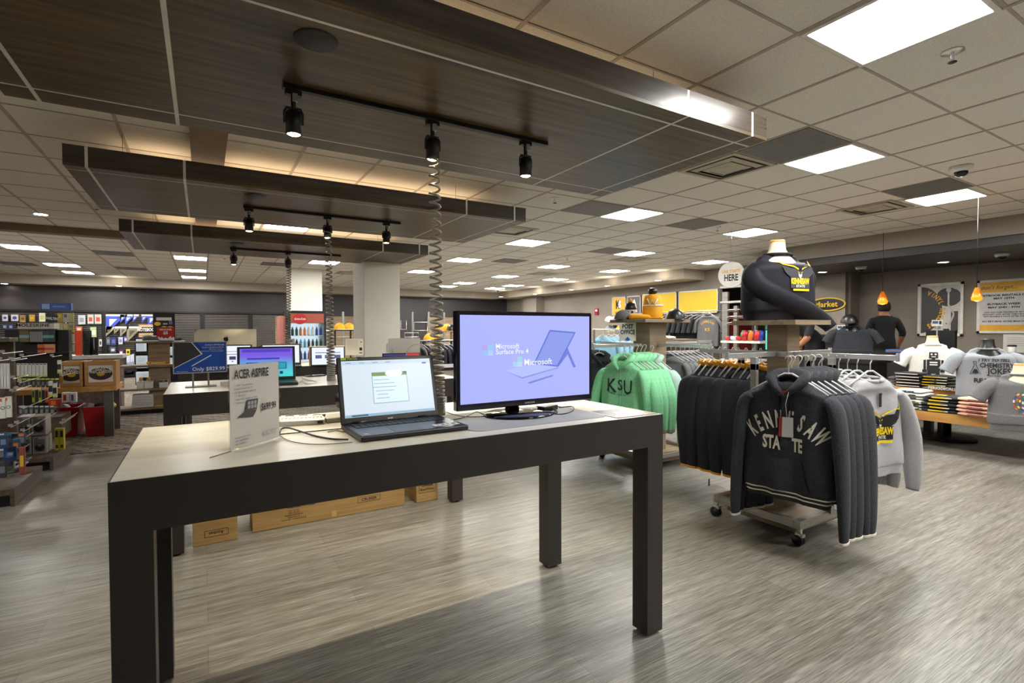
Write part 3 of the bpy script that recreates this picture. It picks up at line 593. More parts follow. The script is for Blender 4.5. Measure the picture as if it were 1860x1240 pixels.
# cyan laptop on the second table
web = lambda k=1.0: [('r', em(140, 90, 110, s=.7), 0, .13*k, .25*k, .006), ('r', em(90, 100, 190, s=.8), -.085*k, .09*k, .06*k, .036*k), ('r', em(60, 66, 110, s=.7), 0, .09*k, .06*k, .036*k), ('r', em(110, 100, 170, s=.8), .085*k, .09*k, .06*k, .036*k), ('r', em(150, 160, 180, s=.9), 0, .16*k, .24*k, .006*k),
                     ('r', em(60, 66, 90, s=.6), -.09*k, .055*k, .014*k, .01*k), ('r', em(60, 66, 90, s=.6), .0, .055*k, .014*k, .01*k), ('r', em(60, 66, 90, s=.6), .09*k, .055*k, .014*k, .01*k)]
GRAD = mat('cyan_violet', (120, 110, 235), (60, 205, 215), em=1.0)
p = at_z(498, 700, TT)
nt = GRAD.node_tree; tcg = nt.nodes.new('ShaderNodeTexCoord'); sxg = nt.nodes.new('ShaderNodeSeparateXYZ'); crg = nt.nodes.new('ShaderNodeValToRGB')
crg.color_ramp.elements[0].position = .15; crg.color_ramp.elements[0].color = lin((70, 214, 214)); crg.color_ramp.elements[1].position = .75; crg.color_ramp.elements[1].color = lin((120, 90, 226))
nt.links.new(tcg.outputs['Generated'], sxg.inputs[0]); nt.links.new(sxg.outputs['Z'], crg.inputs[0]); nt.links.new(crg.outputs[0], nt.nodes['Principled BSDF'].inputs['Emission Color'])
laptop('laptop', 'open laptop with purple and turquoise screen on the second table', (p.x-.02, p.y+.22, TT), -.08, w=.36, h=.235, tilt=14, shell=col(40, 38, 38, r=.4), deck=col(46, 44, 44, r=.4), screen=GRAD,
       items=[('r', em(80, 60, 200, s=.8), -.02, .15, .2, .012), ('r', em(90, 70, 210, s=.8), .0, .205, .3, .02), ('r', em(50, 90, 190, s=.8), -.09, .10, .07, .05), ('r', em(40, 130, 180, s=.8), .07, .10, .11, .05), ('r', em(40, 170, 190, s=.9), .07, .10, .09, .035), ('r', em(40, 60, 140, s=.7), -.02, .05, .03, .02), ('r', em(40, 60, 140, s=.7), .09, .05, .02, .02)])
ph = thing('phone', 'black phone lying on the second table right of the turquoise laptop', 'phone', tuple(at_z(573, 683, TT)), .2); b = MB(); b.box((0, 0, .005), (.14, .072, .008)); b.build('body', BLK, ph, bevel=.003); b = MB(); b.box((0, 0, .0095), (.118, .064, .0006)); b.build('glass', GLOSS, ph)
cable('white cable coiled beside the phone on the second table', [at_z(548, 685, TT+.003), at_z(560, 690, TT+.003), at_z(575, 693, TT+.003), at_z(560, 697, TT+.003), at_z(550, 692, TT+.003)], .003, WHITE)
WSC = em(232, 240, 250, s=1.05)
for u, v, lb, sh_, w in [(424, 671, 'open laptop half hidden behind the blue price sign', BLKM, .33), (515, 668, 'open laptop with a white web page screen, middle of the third table', BLKM, .36)]:
    p = at_z(u, v, TT); laptop('laptop', lb, (p.x, p.y+.16, TT), -.12, w=w, h=.215, d=.22, tilt=16, shell=sh_, screen=WSC, items=web(w/.36))
p = at_z(597, 664, TT)
tl = thing('convertible_laptop', 'cream laptop propped in tent shape on the third table', 'laptop', (p.x, p.y+.02, TT), -.15)
M1 = Matrix.Rotation(-R(14), 4, 'X'); b = MB(); b.box((0, .004, .1), (.33, .008, .2), M=M1); fr = b.build('lid', BLKM, tl, bevel=.003)
b = MB(); b.poly([(-.153, .012), (.153, .012), (.153, .188), (-.153, .188)], -.0006, .0005, 0, M1); b.build('screen', WSC, fr)
b = MB()
for x in (-.09, 0, .09): b.poly([(x-.03, .075), (x+.03, .075), (x+.03, .11), (x-.03, .11)], -.0011, .0003, 0, M1)
b.poly([(-.12, .13), (.12, .13), (.12, .137), (-.12, .137)], -.0011, .0003, 0, M1); b.build('screen_graphic', em(90, 96, 150, s=.8), fr)
M2 = Matrix.Translation((0, .1, 0)) @ Matrix.Rotation(R(14), 4, 'X'); b = MB(); b.box((-.01, .0, .1), (.34, .012, .205), M=M2); b.build('base', col(214, 204, 180, r=.4), tl, bevel=.003)
# silver all-in-one seen from behind
p = at_z(396, 668, TT)
im = thing('all_in_one_computer', 'silver all-in-one computer with a black fruit mark, seen from behind', 'computer', (.20, 5.95, TT), -.05)
b = MB(); vs = []; fs = []; n1, n2 = 12, 10
for j in range(n2+1):
    for i in range(n1+1):
        X = -.275+.55*i/n1; Z = .04+.33*j/n2; q = (1-abs(2*i/n1-1)**2.5)*(1-abs(2*j/n2-1)**2.5); vs.append((X, -.01-.035*q, Z))
fs = [(j*(n1+1)+i, j*(n1+1)+i+1, (j+1)*(n1+1)+i+1, (j+1)*(n1+1)+i) for j in range(n2) for i in range(n1)]
b.add(vs, fs, 0, True); b.b2((-.275, -.01, .01), (.275, .0, .372)); b.build('shell', mat('alu_shell', (196, 190, 172), r=.38, m=.35), im, bevel=.002)
b = MB()
b.poly([(x*.026, z*.026+.275) for x, z in [(0, .55), (.35, .68), (.75, .5), (.62, .25), (.6, -.05), (.85, -.35), (.6, -.8), (.3, -.98), (0, -.85), (-.3, -.98), (-.65, -.7), (-.88, -.1), (-.8, .35), (-.45, .65)]], -.0475, .001)
b.poly([(x*.026, z*.026+.275) for x, z in [(-.02, .7), (.05, 1.0), (.35, 1.25), (.32, .95)]], -.0475, .001); b.build('emblem', BLK, im)
b = MB(); b.add([(-.09, -.03, .2), (.09, -.03, .2), (.09, -.09, 0.003), (-.09, -.09, 0.003), (-.09, -.02, .2), (.09, -.02, .2), (.09, -.085, 0.0), (-.09, -.085, 0.0)], [(0, 1, 2, 3), (4, 7, 6, 5), (0, 3, 7, 4), (1, 5, 6, 2), (0, 4, 5, 1), (3, 2, 6, 7)]); b.b2((-.09, -.09, 0), (.09, .09, .004)); b.build('stand', MT['alu_shell'], im)
# boxed goods between the laptops on the third table
for i, (u, v, c, w, h, lb) in enumerate([(462, 664, (34, 62, 160), .13, .09, 'blue boxed item between the two laptops on the third table'), (470, 660, (196, 150, 96), .1, .13, 'orange-brown packaged photo box behind the blue box'), (500, 658, (210, 170, 120), .12, .13, 'tan box top behind the third table laptop')]):
    p = at_z(u, v, TT); b = MB(); b.box((0, 0, h/2), (w, .06, h)); bx = thing('product_box', lb, 'box', (p.x, min(p.y+.1+i*.07, 6.2), TT), -.1); b.build('carton', col(*c, r=.5), bx, bevel=.002)
    b = MB(); b.poly([(-w*.4, h*.55), (w*.4, h*.55), (w*.4, h*.85), (-w*.4, h*.85)], -.031, .0005); b.build('label_print', col(60, 56, 60, r=.5), bx)
p = at_z(640, 655, TT)
ws = board('product_sign', 'small white spec sign on two posts, right end of the third table', 'sign', (p.x, 6.0, TT+.07), .2, .19, .005, -.1, PAPER, [('r', GRYI, -.02, .172-k*.012, .12, .0015) for k in range(10)]+[('r', INK, .075, .15, .012, .012), ('r', INK, .07, .07, .03, .035), ('r', INK, .07, .025, .03, .01)])
b = MB()
for x in (-.03, .03): b.b2((x-.004, 0, -.07), (x+.004, .004, 0))
b.build('post', STEEL, ws); b = MB(); b.box((0, 0, -.0675), (.12, .07, .005)); b.build('base_plate', STEEL, ws)
# tablet, headphones and card at the right end of the second table
p = at_z(738, 682, TT)
tb = thing('tablet', 'dark tablet with blue and red screen behind the laptop lid', 'tablet', (p.x, 3.92, TT+.004), -.1); M1 = Matrix.Rotation(-R(20), 4, 'X')
b = MB(); b.box((0, .004, .09), (.31, .008, .18), M=M1); q = b.build('body', BLK, tb, bevel=.003); b = MB(); b.poly([(-.145, .01), (.145, .01), (.145, .17), (-.145, .17)], -.0006, .0005, 0, M1); b.build('screen', em(40, 50, 130, s=.8), q)
b = MB(); b.poly([(.04, .14), (.14, .14), (.14, .175), (.04, .175)], -.0012, .0005, 0, M1); b.build('screen_graphic', em(210, 40, 50, s=.9), q)
b = MB()
for k in range(6): b.poly([(-.14, .03+k*.022), (-.132, .03+k*.022), (-.132, .042+k*.022), (-.14, .042+k*.022)], -.0012, .0005, 0, M1)
b.build('screen_icons', em(220, 230, 250, s=.9), q)
b = MB(); b.box((0, .11, .0), (.2, .02, .006)); b.add([(-.02, .07, .12), (.02, .07, .12), (.02, .12, 0), (-.02, .12, 0)], [(0, 1, 2, 3)]); b.build('kickstand', BLK, tb)
headphones('pale grey headphones whose band shows above the laptop lid', (at_y(757, 660, 3.75).x, 3.75, TT), -.5, col(190, 184, 172, r=.4), s=1.0)
wc = board('spec_card', 'white card with a small blue phone picture standing behind the tablet', 'sign', (at_y(735, 660, 4.05).x, 4.05, TT), .26, .29, .004, -.1, PAPER, [('r', col(210, 200, 204, r=.5), -.03, .25-k*.016, .16, .002) for k in range(6)]+[('r', col(206, 190, 196, r=.5), -.1, .18, .018, .05), ('r', INK, .09, .11, .052, .085), ('r', em(90, 150, 210, s=.7), .09, .11, .044, .07)])
# cartons on the floor under the second table
def carton(label, x0, y0, w, d, h, texts, rz=0):
    t = thing('cardboard_box', label, 'box', (x0, y0, 0), rz); b = MB(); b.b2((0, 0, .001), (w, d, h)); b.build('carton', CARD, t, bevel=.003)
    b = MB()
    for s_, x, z, sz, rot in texts: text_to(b, s_, x, z, sz, -.0008, bold=.02, rot=rot)
    for (x0_, z0_, x1, z1) in [q for q in [(t_[1]-len(t_[0])*t_[2]*.36, t_[2]*-.5+t_[3]*0+t_[2]*0+t_[4]*0+t_[2]*0, 0, 0) for t_ in []]]: pass
    b.build('lettering', INK, t); return t
def outline(par, x0, z0, x1, z1):
    b = MB()
    for a in ((x0, z0, x1, z0+.002), (x0, z1-.002, x1, z1), (x0, z0, x0+.002, z1), (x1-.002, z0, x1, z1)): b.b2((a[0], -.0012, a[1]), (a[2], -.0004, a[3]))
    b.build('label_outline', INK, par)
c1 = carton('small cardboard carton under the second table, left end', -.07, 3.55, .235, .32, .165, [('Rocket', .12, .075, .026, pi)]); outline(c1, .06, .045, .185, .085)
b = MB(); b.box((.118, .16, .1655), (.05, .33, .001)); b.build('tape', col(190, 160, 104, r=.3), c1)
c2 = carton('long flat cardboard carton with printed side lying under the second table', .25, 3.615, 1.0, .2, .145, [('CRUISER', .74, .082, .028, 0), ('Product Name: 14.5 CRUISER', .29, .115, .014, 0)]+[(s_, .245, .095-k*.014, .012, 0) for k, s_ in enumerate(('N.W.: 8.4 KG', 'G.W.: 9.6 KG', 'Quantity: 8 Pcs/Carton', 'Carton No.: 21', 'Carton Size: 113x24.5x18.5CM'))]); outline(c2, .66, .072, .82, .112)
b = MB(); b.box((.5, -.0006, .03), (.03, .0006, .04)); b.box((.5, .1, .1458), (1.0, .05, .001)); b.build('tape', col(190, 160, 104, r=.3), c2)
c3 = carton('short cardboard carton near the right leg of the second table', 1.335, 3.6, .17, .45, .17, [('Grenade', .085, .115, .026, 0), ('Blue/White', .085, .085, .024, 0)]); outline(c3, .02, .07, .152, .145)
# ------------------------------------------------------------------ garments
def smooth_rows(rows, n):
    out = []
    for i in range(n+1):
        t = i/n*(len(rows)-1); k = min(int(t), len(rows)-2); f = t-k
        a, b_, c, d = rows[max(k-1, 0)], rows[k], rows[k+1], rows[min(k+2, len(rows)-1)]
        out.append(tuple(.5*(2*q+(r_-p)*f+(2*p-5*q+4*r_-s_)*f*f+(3*q-p-3*r_+s_)*f**3) for p, q, r_, s_ in zip(a, b_, c, d)))
    return out
class Shirt:
    def __init__(s, L=.68, W=.27, D=.05, seed=1, fold=.012, neck=.075):
        s.L, s.W, s.D, s.seed, s.fold = L, W, D, seed, fold
        rows = [(0, neck, .040), (-.018, neck+.045, .048), (-.05, W*.62, .054), (-.085, W*.84, D), (-.15, W*.93, D*1.05), (-.24, W*.95, D*1.1), (-.36, W*.96, D*1.15), (-L*.72, W*.97, D*1.2), (-L+.07, W*.97, D*1.15), (-L+.055, W*.93, D*1.05), (-L+.03, W*.9, D), (-L, W*.88, D*.95)]
        s.rows = smooth_rows(rows, 40)
        rnd = random.Random(seed); s.ph = [rnd.uniform(0, 6.28) for _ in range(6)]
    def wd(s, z):
        r_ = s.rows
        for i in range(len(r_)-1):
            if r_[i+1][0] <= z <= r_[i][0]:
                f = (r_[i][0]-z)/max(1e-6, r_[i][0]-r_[i+1][0]); return r_[i][1]+(r_[i+1][1]-r_[i][1])*f, r_[i][2]+(r_[i+1][2]-r_[i][2])*f
        return r_[-1][1:] if z < 0 else r_[0][1:]
    def off(s, x, z):
        t = min(1, max(0, -z/s.L)); return s.fold*(.25+t)*(sin(x*26+s.ph[0]+z*3)+.6*sin(x*47+s.ph[1]-z*5))
    def yf(s, x, z):
        w, d = s.wd(z); c = min(.999, abs(x)/w)**1.25; return -d*(1-c*c)**.35+s.off(x, z)-.003
    def body(s, mb, mi_body=0, mi_hem=1, hem=.055, stripes=None):
        n = 36; vs = []; fs = []; ms = []
        for z, w, d in s.rows:
            for j in range(n):
                a = 2*pi*j/n; ca, sa = cos(a), sin(a); x = w*abs(ca)**.8*(1 if ca > 0 else -1); y = d*abs(sa)**.7*(1 if sa > 0 else -1)
                vs.append((x, y+s.off(x, z)*(1 if abs(sa) > .2 else .3), z+(.006*sin(x*18+s.ph[2]) if z < -s.L+.09 else 0)))
        k = len(s.rows)
        for i in range(k-1):
            zc = (s.rows[i][0]+s.rows[i+1][0])/2; hz = -s.L+hem
            mi = mi_hem if zc < hz else mi_body
            if stripes and any(abs(zc-(-s.L+q)) < s.L/80 for q in stripes): mi = 2
            mb.add([], [], 0)
            for j in range(n): fs.append((i*n+j, i*n+(j+1) % n, (i+1)*n+(j+1) % n, (i+1)*n+j)); ms.append(mi)
        fs.append(tuple(range((k-1)*n, k*n))); ms.append(mi_hem)
        n0 = len(mb.v); mb.v += vs
        for f, q in zip(fs, ms): mb.f.append([i+n0 for i in f]); mb.m.append(q); mb.sm.append(True)
sv = []
def sleeve(mb, path, rad, n=12, flat=.62, mi=0, mi_cuff=1, cuff=2, stripe=0):
    pts = smooth_rows(path, (len(path)-1)*4); rr = [q[0] for q in smooth_rows([(r_,) for r_ in rad], (len(path)-1)*4)]
    k = len(pts); n0 = len(mb.v); b = MB(); b.tube(pts, rr, n, flat=flat); mb.v += b.v; sv.append((b.v, n))
    for i, f in enumerate(b.f):
        row = i//n if i < (k-1)*n else (0 if i == (k-1)*n else k-2)
        mi_ = mi_cuff if row >= k-1-cuff else mi
        if stripe and row in (k-2-cuff+1, k-3-cuff+3) and row < k-1: mi_ = mi_
        mb.f.append([q+n0 for q in f]); mb.m.append(mi_); mb.sm.append(True)
def patch(mb, x0, x1, z0, z1, fn, off=.003, nx=8, nz=6, taper=0, mi=0):
    vs = []
    for j in range(nz+1):
        for i in range(nx+1):
            t = j/nz; z = z0+(z1-z0)*t; xc = (x0+x1)/2; x = xc+((x0-xc)+(x1-x0)*i/nx)*(1-taper*t); vs.append((x, fn(x, z)-off, z))
    mb.add(vs, [(j*(nx+1)+i, j*(nx+1)+i+1, (j+1)*(nx+1)+i+1, (j+1)*(nx+1)+i) for j in range(nz) for i in range(nx)], mi, True)
def pmap(mb, pts, fn, off=.004, mi=0):   # polygon on a curved front, fan of small strips
    n = len(pts); cx_ = sum(p[0] for p in pts)/n; cz_ = sum(p[1] for p in pts)/n
    vs = [(x, fn(x, z)-off, z) for x, z in pts]; mb.add(vs, [tuple(range(n))], mi)
def hanger(loc, rz, label, group, m=None, nm='clothes_hanger', w=.2):
    t = _hang.get((m or HANG).name)
    if t is None:
        b = MB(); b.tube([(.018*cos(a), 0, .125+.018*sin(a)) for a in [R(q) for q in range(-60, 200, 20)]][::-1]+[(.009, 0, .105), (0, 0, .09), (0, 0, .045)], .0032, 7)
        b.tube([(-w, 0, -.06), (-w*.6, 0, -.01), (-.02, 0, .045), (.02, 0, .045), (w*.6, 0, -.01), (w, 0, -.06)], .006, 7); b.tube([(-w*.95, 0, -.062), (w*.95, 0, -.062)], .004, 6)
        o = b.build(nm, m or HANG); _hang[(m or HANG).name] = o
    else: o = t.copy(); C.objects.link(o)
    o.location = loc; o.rotation_euler.z = rz; tag(o, label, 'clothes hanger', group); return o
_hang = {}
FAB = dict(char=mat('charcoal_fleece', (60, 62, 68), (40, 42, 48), r=.95, sc=(160, 160, 160), bump=.25, det=3, sheen=.06, spec=.2),
           navy=mat('navy_shell', (27, 28, 38), (20, 21, 29), r=.7, sc=(30, 30, 30), bump=.1, spec=.3), grey=mat('heather_grey', (176, 176, 180), (158, 158, 162), r=.95, sc=(190, 190, 190), bump=.15, det=3, sheen=.2),
           green=mat('mint_cotton', (146, 224, 172), (128, 210, 156), r=.9, sc=(60, 60, 60), bump=.1), gold=mat('gold_trim', (242, 172, 22), r=.6), blk=mat('black_cotton', (26, 27, 32), (20, 20, 25), r=.9, sc=(60, 60, 60), bump=.1),
           slate=mat('slate_knit', (108, 114, 116), (90, 96, 98), r=.95, sc=(140, 140, 140), bump=.2, det=3), dkgreen=mat('dark_rib', (40, 48, 48), r=.9), white=mat('white_cotton', (232, 230, 224), (222, 220, 214), r=.9, sc=(60, 60, 60), bump=.1),
           tee=mat('grey_tee', (148, 154, 160), (134, 140, 146), r=.9, sc=(120, 120, 120), bump=.1), tee2=mat('dark_grey_tee', (112, 112, 114), (98, 98, 100), r=.9, sc=(120, 120, 120), bump=.1), sky=mat('light_blue_knit', (150, 196, 220), (128, 176, 204), r=.9, sc=(60, 60, 60)),
           cream=mat('cream_print', (226, 222, 206), r=.8), mint2=mat('pale_mint', (188, 222, 212), r=.9), black=mat('rib_black', (22, 22, 25), r=.9), grn2=mat('dyed_grey', (170, 172, 160), r=.9), yellow=mat('yellow_print', (244, 208, 20), r=.6))
def owl_logo(mb_dark, mb_yel, mb_wht, fn, cx_, cz_, s):
    q = lambda P_: [(cx_+x*s, cz_+z*s) for x, z in P_]
    wing = [(-1.15, .85), (-1.12, .45), (-1.0, .2), (-.8, .02), (-.45, -.2), (-.1, -.1), (-.12, .25), (-.35, .38), (-.7, .42)]
    for k in (1, -1): pmap(mb_dark, q([(x*k, z) for x, z in wing][::k]), fn, .004); pmap(mb_yel, q([(x*k, z) for x, z in [(-1.18, .98), (-1.08, .6), (-.4, .46), (-.12, .3), (-.1, .38), (-.38, .54), (-1.0, .68)]][::k]), fn, .005)
    pmap(mb_dark, q([(-.18, .35), (0, .22), (.18, .35), (.2, .05), (0, -.15), (-.2, .05)]), fn, .0045)
    pmap(mb_wht, q([(-.12, .12), (0, .02), (.12, .12), (.1, -.06), (0, -.2), (-.1, -.06)]), fn, .006)
    pmap(mb_yel, q([(-.16, .22), (-.02, .12), (-.13, .14)]), fn, .0062); pmap(mb_yel, q([(.16, .22), (.02, .12), (.13, .14)]), fn, .0062)
    patch(mb_dark, cx_-.62*s, cx_+.64*s, cz_-.72*s, cz_-.12*s, fn, .0042)
    text_to(mb_yel, 'KENNESAW', cx_, cz_-.48*s, .44*s, sx=.52, bold=.05, fn=lambda x, z: fn(x, z)-.0065)
    text_to(mb_wht, 'STATE', cx_, cz_-.68*s, .2*s, sx=1.1, bold=.03, fn=lambda x, z: fn(x, z)-.0065)
    patch(mb_yel, cx_-.5*s, cx_+.6*s, cz_-.88*s, cz_-.76*s, fn, .006, 8, 1)
def garment(name, label, cat, loc, rz, kind, seed=1, group=None, logo=None, hang=True, L=.68, W=.27, fab='grey', trim=None, sl=.58, splay=0., D=.05, hood=False, hgroup=None):
    s = Shirt(L, W, D*.82, seed, .013); tr = trim or fab; root = thing(name, label, cat, loc, rz, group); rnd = random.Random(seed*7+1)
    b = MB(); st = None
    s.body(b, 0, 1, .012 if kind == 'jacket' else .055, st)
    sv.clear()
    for k in (-1, 1):
        e = (0 if kind == 'stripe' else rnd.uniform(-.02, .03)+splay); f = (0 if kind == 'stripe' else rnd.uniform(-.02, .02))
        if sl > .3: sleeve(b, [(k*(W*.78), 0, -.085), (k*(W*.97), 0, -.15), (k*(W+.022+e), f-.01, -.10-sl*.45), (k*(W+.036+e*.8), f-.02, -.09-sl*.85), (k*(W+.036+e*.8), f-.02, -.10-sl)], [.055, .074, .066, .052, .038], cuff=1 if kind == 'jacket' else 2, flat=.48)
        else: sleeve(b, [(k*(W*.74), 0, -.075), (k*(W*1.0), 0, -.12), (k*(W+.05+splay), -.01, -.10-sl*.7), (k*(W+.075+splay), -.02, -.10-sl)], [.05, .085, .083, .085], cuff=0, flat=.6)
    if kind == 'jacket' or hood: pass
    b.build('shell', [FAB[fab], FAB[tr], FAB['cream']], root)
    if kind == 'stripe':
        b = MB()
        for q in (.048, .026):
            zz = -L+q; w_, d_ = s.wd(zz); ring = []
            for j in range(37):
                a = 2*pi*j/36; ca, sa = cos(a), sin(a); x = (w_+.002)*abs(ca)**.8*(1 if ca > 0 else -1); y = (d_+.002)*abs(sa)**.7*(1 if sa > 0 else -1); ring.append((x, y+s.off(x, zz)*(1 if abs(sa) > .2 else .3), zz+.006*sin(x*18+s.ph[2])))
            b.tube(ring, .0042, 6)
        for vs_, n_ in sv:
            A_, B_ = vs_[-2*n_:-n_], vs_[-n_:]; cc = sum((Vector(p) for p in B_), Vector())/n_
            for f_ in (.35, .72):
                ring = [Vector(p).lerp(Vector(q), f_) for p, q in zip(A_, B_)]; ring = [cc.lerp(p, 1) if 0 else p+(p-cc).normalized()*.001 for p in ring]; b.tube(ring+[ring[0]], .0038, 6)
        b.build('knit_stripe', FAB['cream'], root)
    b = MB()
    if hood:
        b.tube([(0, -.06, -.075), (-.05, -.052, -.03), (-.085, -.02, .015), (-.075, .03, .035), (0, .055, .045), (.075, .03, .035), (.085, -.02, .015), (.05, -.052, -.03), (0, -.06, -.075)], [.012, .024, .032, .034, .034, .034, .032, .024, .012], 10, flat=.8)
        b.lathe([(.10*sin(a*pi/10), -.13+.13*cos(a*pi/10)) for a in range(11)], (0, .062, .04), 16, sy=.35); b.build('hood', FAB[fab], root)
        b = MB(); patch(b, -.13, .13, -L+.06, -L+.24, s.yf, .006, taper=.35); b.build('pocket', FAB[fab], root)
    elif kind == 'jacket':
        b.tube([(.080*sin(a*pi/8), -.045*cos(a*pi/8), .004+.014*(1-cos(a*pi/8))) for a in range(17)], .009, 8, flat=2.0); b.build('collar', FAB['gold'], root)
        b = MB(); b.tube([(0, s.yf(0, -.02-q*.03)-.002, -.02-q*.03) for q in range(9)], .003, 6); b.build('zip', FAB['gold'], root)
    else:
        b.tube([(.08*sin(a*pi/8), -.047*cos(a*pi/8), -.012+.01*(1-cos(a*pi/8))) for a in range(17)], .010, 8); b.build('collar', FAB[tr], root)
    if logo: logo(s, root)
    if hang: hanger((loc[0], loc[1], loc[2]+.0), rz, 'clear plastic hanger holding one of the '+hgroup, 'hangers of the '+hgroup)
    return root
def repeat(first, locs, rz, labels, group, hgroup):
    for l, lb in zip(locs, labels):
        dup(first, l, rz+random.uniform(-.06, .06), label=lb, group=group); hanger(l, rz, 'clear plastic hanger holding one of the '+hgroup, 'hangers of the '+hgroup)
ORD = ['second', 'third', 'fourth', 'fifth', 'sixth', 'seventh', 'eighth', 'ninth', 'tenth']
# ------------------------------------------------------------------ garment rack in front
def rack(label, x, y, top=True):
    t = thing('garment_rack', label, 'clothes rack', (x, y, 0))
    b = MB(); b.b2((-.27, -.25, .05), (.27, .22, .12)); b.build('base_board', OAKX, t, bevel=.003)
    b = MB(); z0, z1 = .10, .15
    for a in ((-.33, -.31, .33, -.27), (-.33, .24, .33, .28), (-.33, -.27, -.29, .24), (.29, -.27, .33, .24)): b.b2((a[0], a[1], z0), (a[2], a[3], z1))
    b.build('base_frame', STEEL, t, bevel=.002)
    for q in ((-.31, 0), (.31, 0), (0, -.31), (0, .31)):
        b = MB(); b.box((q[0], q[1], .6), (.04 if q[1] else .03, .03 if q[1] else .04, .92)); b.build('upright', STEEL, t, bevel=.002)
    b = MB(); b.b2((-.07, -.07, .12), (.07, .07, 1.305)); b.build('centre_post', OAK, t, bevel=.002)
    b = MB(); b.b2((-.24, -.22, 1.305), (.24, .22, 1.335)); b.build('top_shelf', OAKX, t, bevel=.002)
    for a in range(4):
        M0 = Matrix.Rotation(a*pi/2, 4, 'Z'); b = MB(); L_ = .66 if a % 2 else .58
        b.box((L_/2+.035, 0, 1.115), (L_-.07, .012, .03), M=M0); b.box((L_, 0, 1.118), (.012, .022, .045), M=M0); b.box((.31, 0, 1.06), (.03, .04, .08), M=M0); b.box((.072, 0, 1.115), (.006, .14, .036), M=M0); b.build('arm', CHROME, t, bevel=.001)
    for q in ((-.31, -.30), (-.31, .27), (.31, -.30), (.31, .27)):
        cst = MB(); cst.cyl((q[0], q[1], .075), (q[0], q[1], .1), .012, 10); cst.box((q[0], q[1], .065), (.03, .045, .02)); o = cst.build('caster', CHROME, t)
        w = MB(); w.cyl((q[0]-.018, q[1]+.01, .032), (q[0]-.006, q[1]+.01, .032), .032, 18); w.cyl((q[0]+.006, q[1]+.01, .032), (q[0]+.018, q[1]+.01, .032), .032, 18); w.build('wheel', BLK, o)
    return t
RX, RY = 3.31, 2.0
rack('front four-way clothes rack with wooden base and post, carrying the bust', RX, RY)
# charcoal hoodies on the near arm, facing the camera side (-X)
def hood_logo(s, root):
    b = MB(); fn = lambda x, z: s.yf(x, z)-.004
    arc_text(b, 'KENNESAW', 0, -.47, .222, .130, R(134), R(46), fn=fn, bold=.035, sx=.42)
    text_to(b, 'STA', -.066, -.372, .10, fn=fn, sx=.55, bold=.04); text_to(b, 'TE', .065, -.377, .10, fn=fn, sx=.5, bold=.04); b.build('lettering', FAB['cream'], root)
    b = MB(); patch(b, -.018, .018, -.36, -.05, s.yf, .005, 2, 12); b.build('placket', FAB['char'], root)
    b = MB()
    for k in (-.03, .035): b.tube([(k, s.yf(k, -.06-q*.03)-.006, -.06-q*.03) for q in range(8)], .0035, 6)
    b.build('drawstring', FAB['black'], root)
    b = MB(); patch(b, -.03, .03, -.075, -.045, s.yf, .012, 2, 2); b.build('neck_label', col(186, 66, 50, r=.5), root)
    b = MB(); patch(b, -.005, .05, -.30, -.19, s.yf, .02, 3, 4); b.build('swing_tag', col(196, 196, 192, r=.4), root)
    b = MB(); patch(b, -.022, -.008, -.30, -.19, s.yf, .018, 2, 4); b.build('swing_tag', col(170, 40, 40, r=.4), root)
    b = MB(); b.tube([(.03, s.yf(0, -.06)-.02, -.05), (.01, s.yf(0, -.1)-.02, -.12), (.02, s.yf(0, -.2)-.02, -.19)], .0018, 5); b.build('tag_string', PAPER, root)
HZ = .985
hg = 'charcoal hoodies'
h0 = garment('hooded_sweatshirt', 'front charcoal hoodie with arched cream lettering, nearest on the front rack', 'hoodie', (2.80, 1.66, HZ), -pi/2+.16, 'stripe', 3, 'charcoal hoodies on the front rack', hood_logo, True, .66, .25, 'char', 'char', .72, 0, .05, True, hg)
h1 = garment('hooded_sweatshirt', 'charcoal hoodie directly behind the lettered one, second of the row', 'hoodie', (2.865, 1.68, HZ), -pi/2+.14, 'stripe', 5, 'charcoal hoodies on the front rack', None, True, .66, .25, 'char', 'char', .72, .01, .045, True, hg)
repeat(h1, [(2.865+.055*k, 1.68-.008*k, HZ) for k in range(1, 5)], -pi/2+.08, ['charcoal hoodie, %s of the row on the front rack' % ORD[k] for k in range(1, 5)], 'charcoal hoodies on the front rack', hg)
# navy jackets along the far arm
jg = 'navy jackets'
j0 = garment('jacket', 'navy jacket with gold collar and hem, closest to the post on the front rack', 'jacket', (3.37, 2.20, 1.0), .16, 'jacket', 11, 'navy jackets with gold trim', None, True, .70, .27, 'navy', 'gold', .62, .02, .05, False, jg)
repeat(j0, [(3.37+random.uniform(-.02, .02), 2.20+.055*k, 1.0) for k in range(1, 9)], .14, ['navy jacket with gold collar, %s from the post on the front rack' % ORD[k-1] for k in range(1, 9)], 'navy jackets with gold trim', jg)
# grey sweatshirts on the arm towards the camera
def gs_logo(s, root):
    d, y_, w = MB(), MB(), MB(); owl_logo(d, y_, w, s.yf, .03, -.26, .13); d.build('print', FAB['black'], root); y_.build('print', FAB['yellow'], root); w.build('print', FAB['white'], root)
    b = MB(); patch(b, .0, .03, -.16, -.08, s.yf, .010, 2, 3); b.build('swing_tag', FAB['black'], root)
gg = 'grey sweatshirts'
garment('sweatshirt', 'front heather grey sweatshirt with black and yellow owl print', 'sweatshirt', (3.36, 1.50, .985), -.26, 'plain', 21, 'heather grey sweatshirts', gs_logo, True, .57, .235, 'grey', 'grey', .57, .0, .05, False, gg)
g1 = garment('sweatshirt', 'plain-looking grey sweatshirt right behind the one with the owl print', 'sweatshirt', (3.325, 1.555, .985), -.25, 'plain', 22, 'heather grey sweatshirts', None, True, .57, .235, 'grey', 'grey', .57, .0, .045, False, gg)
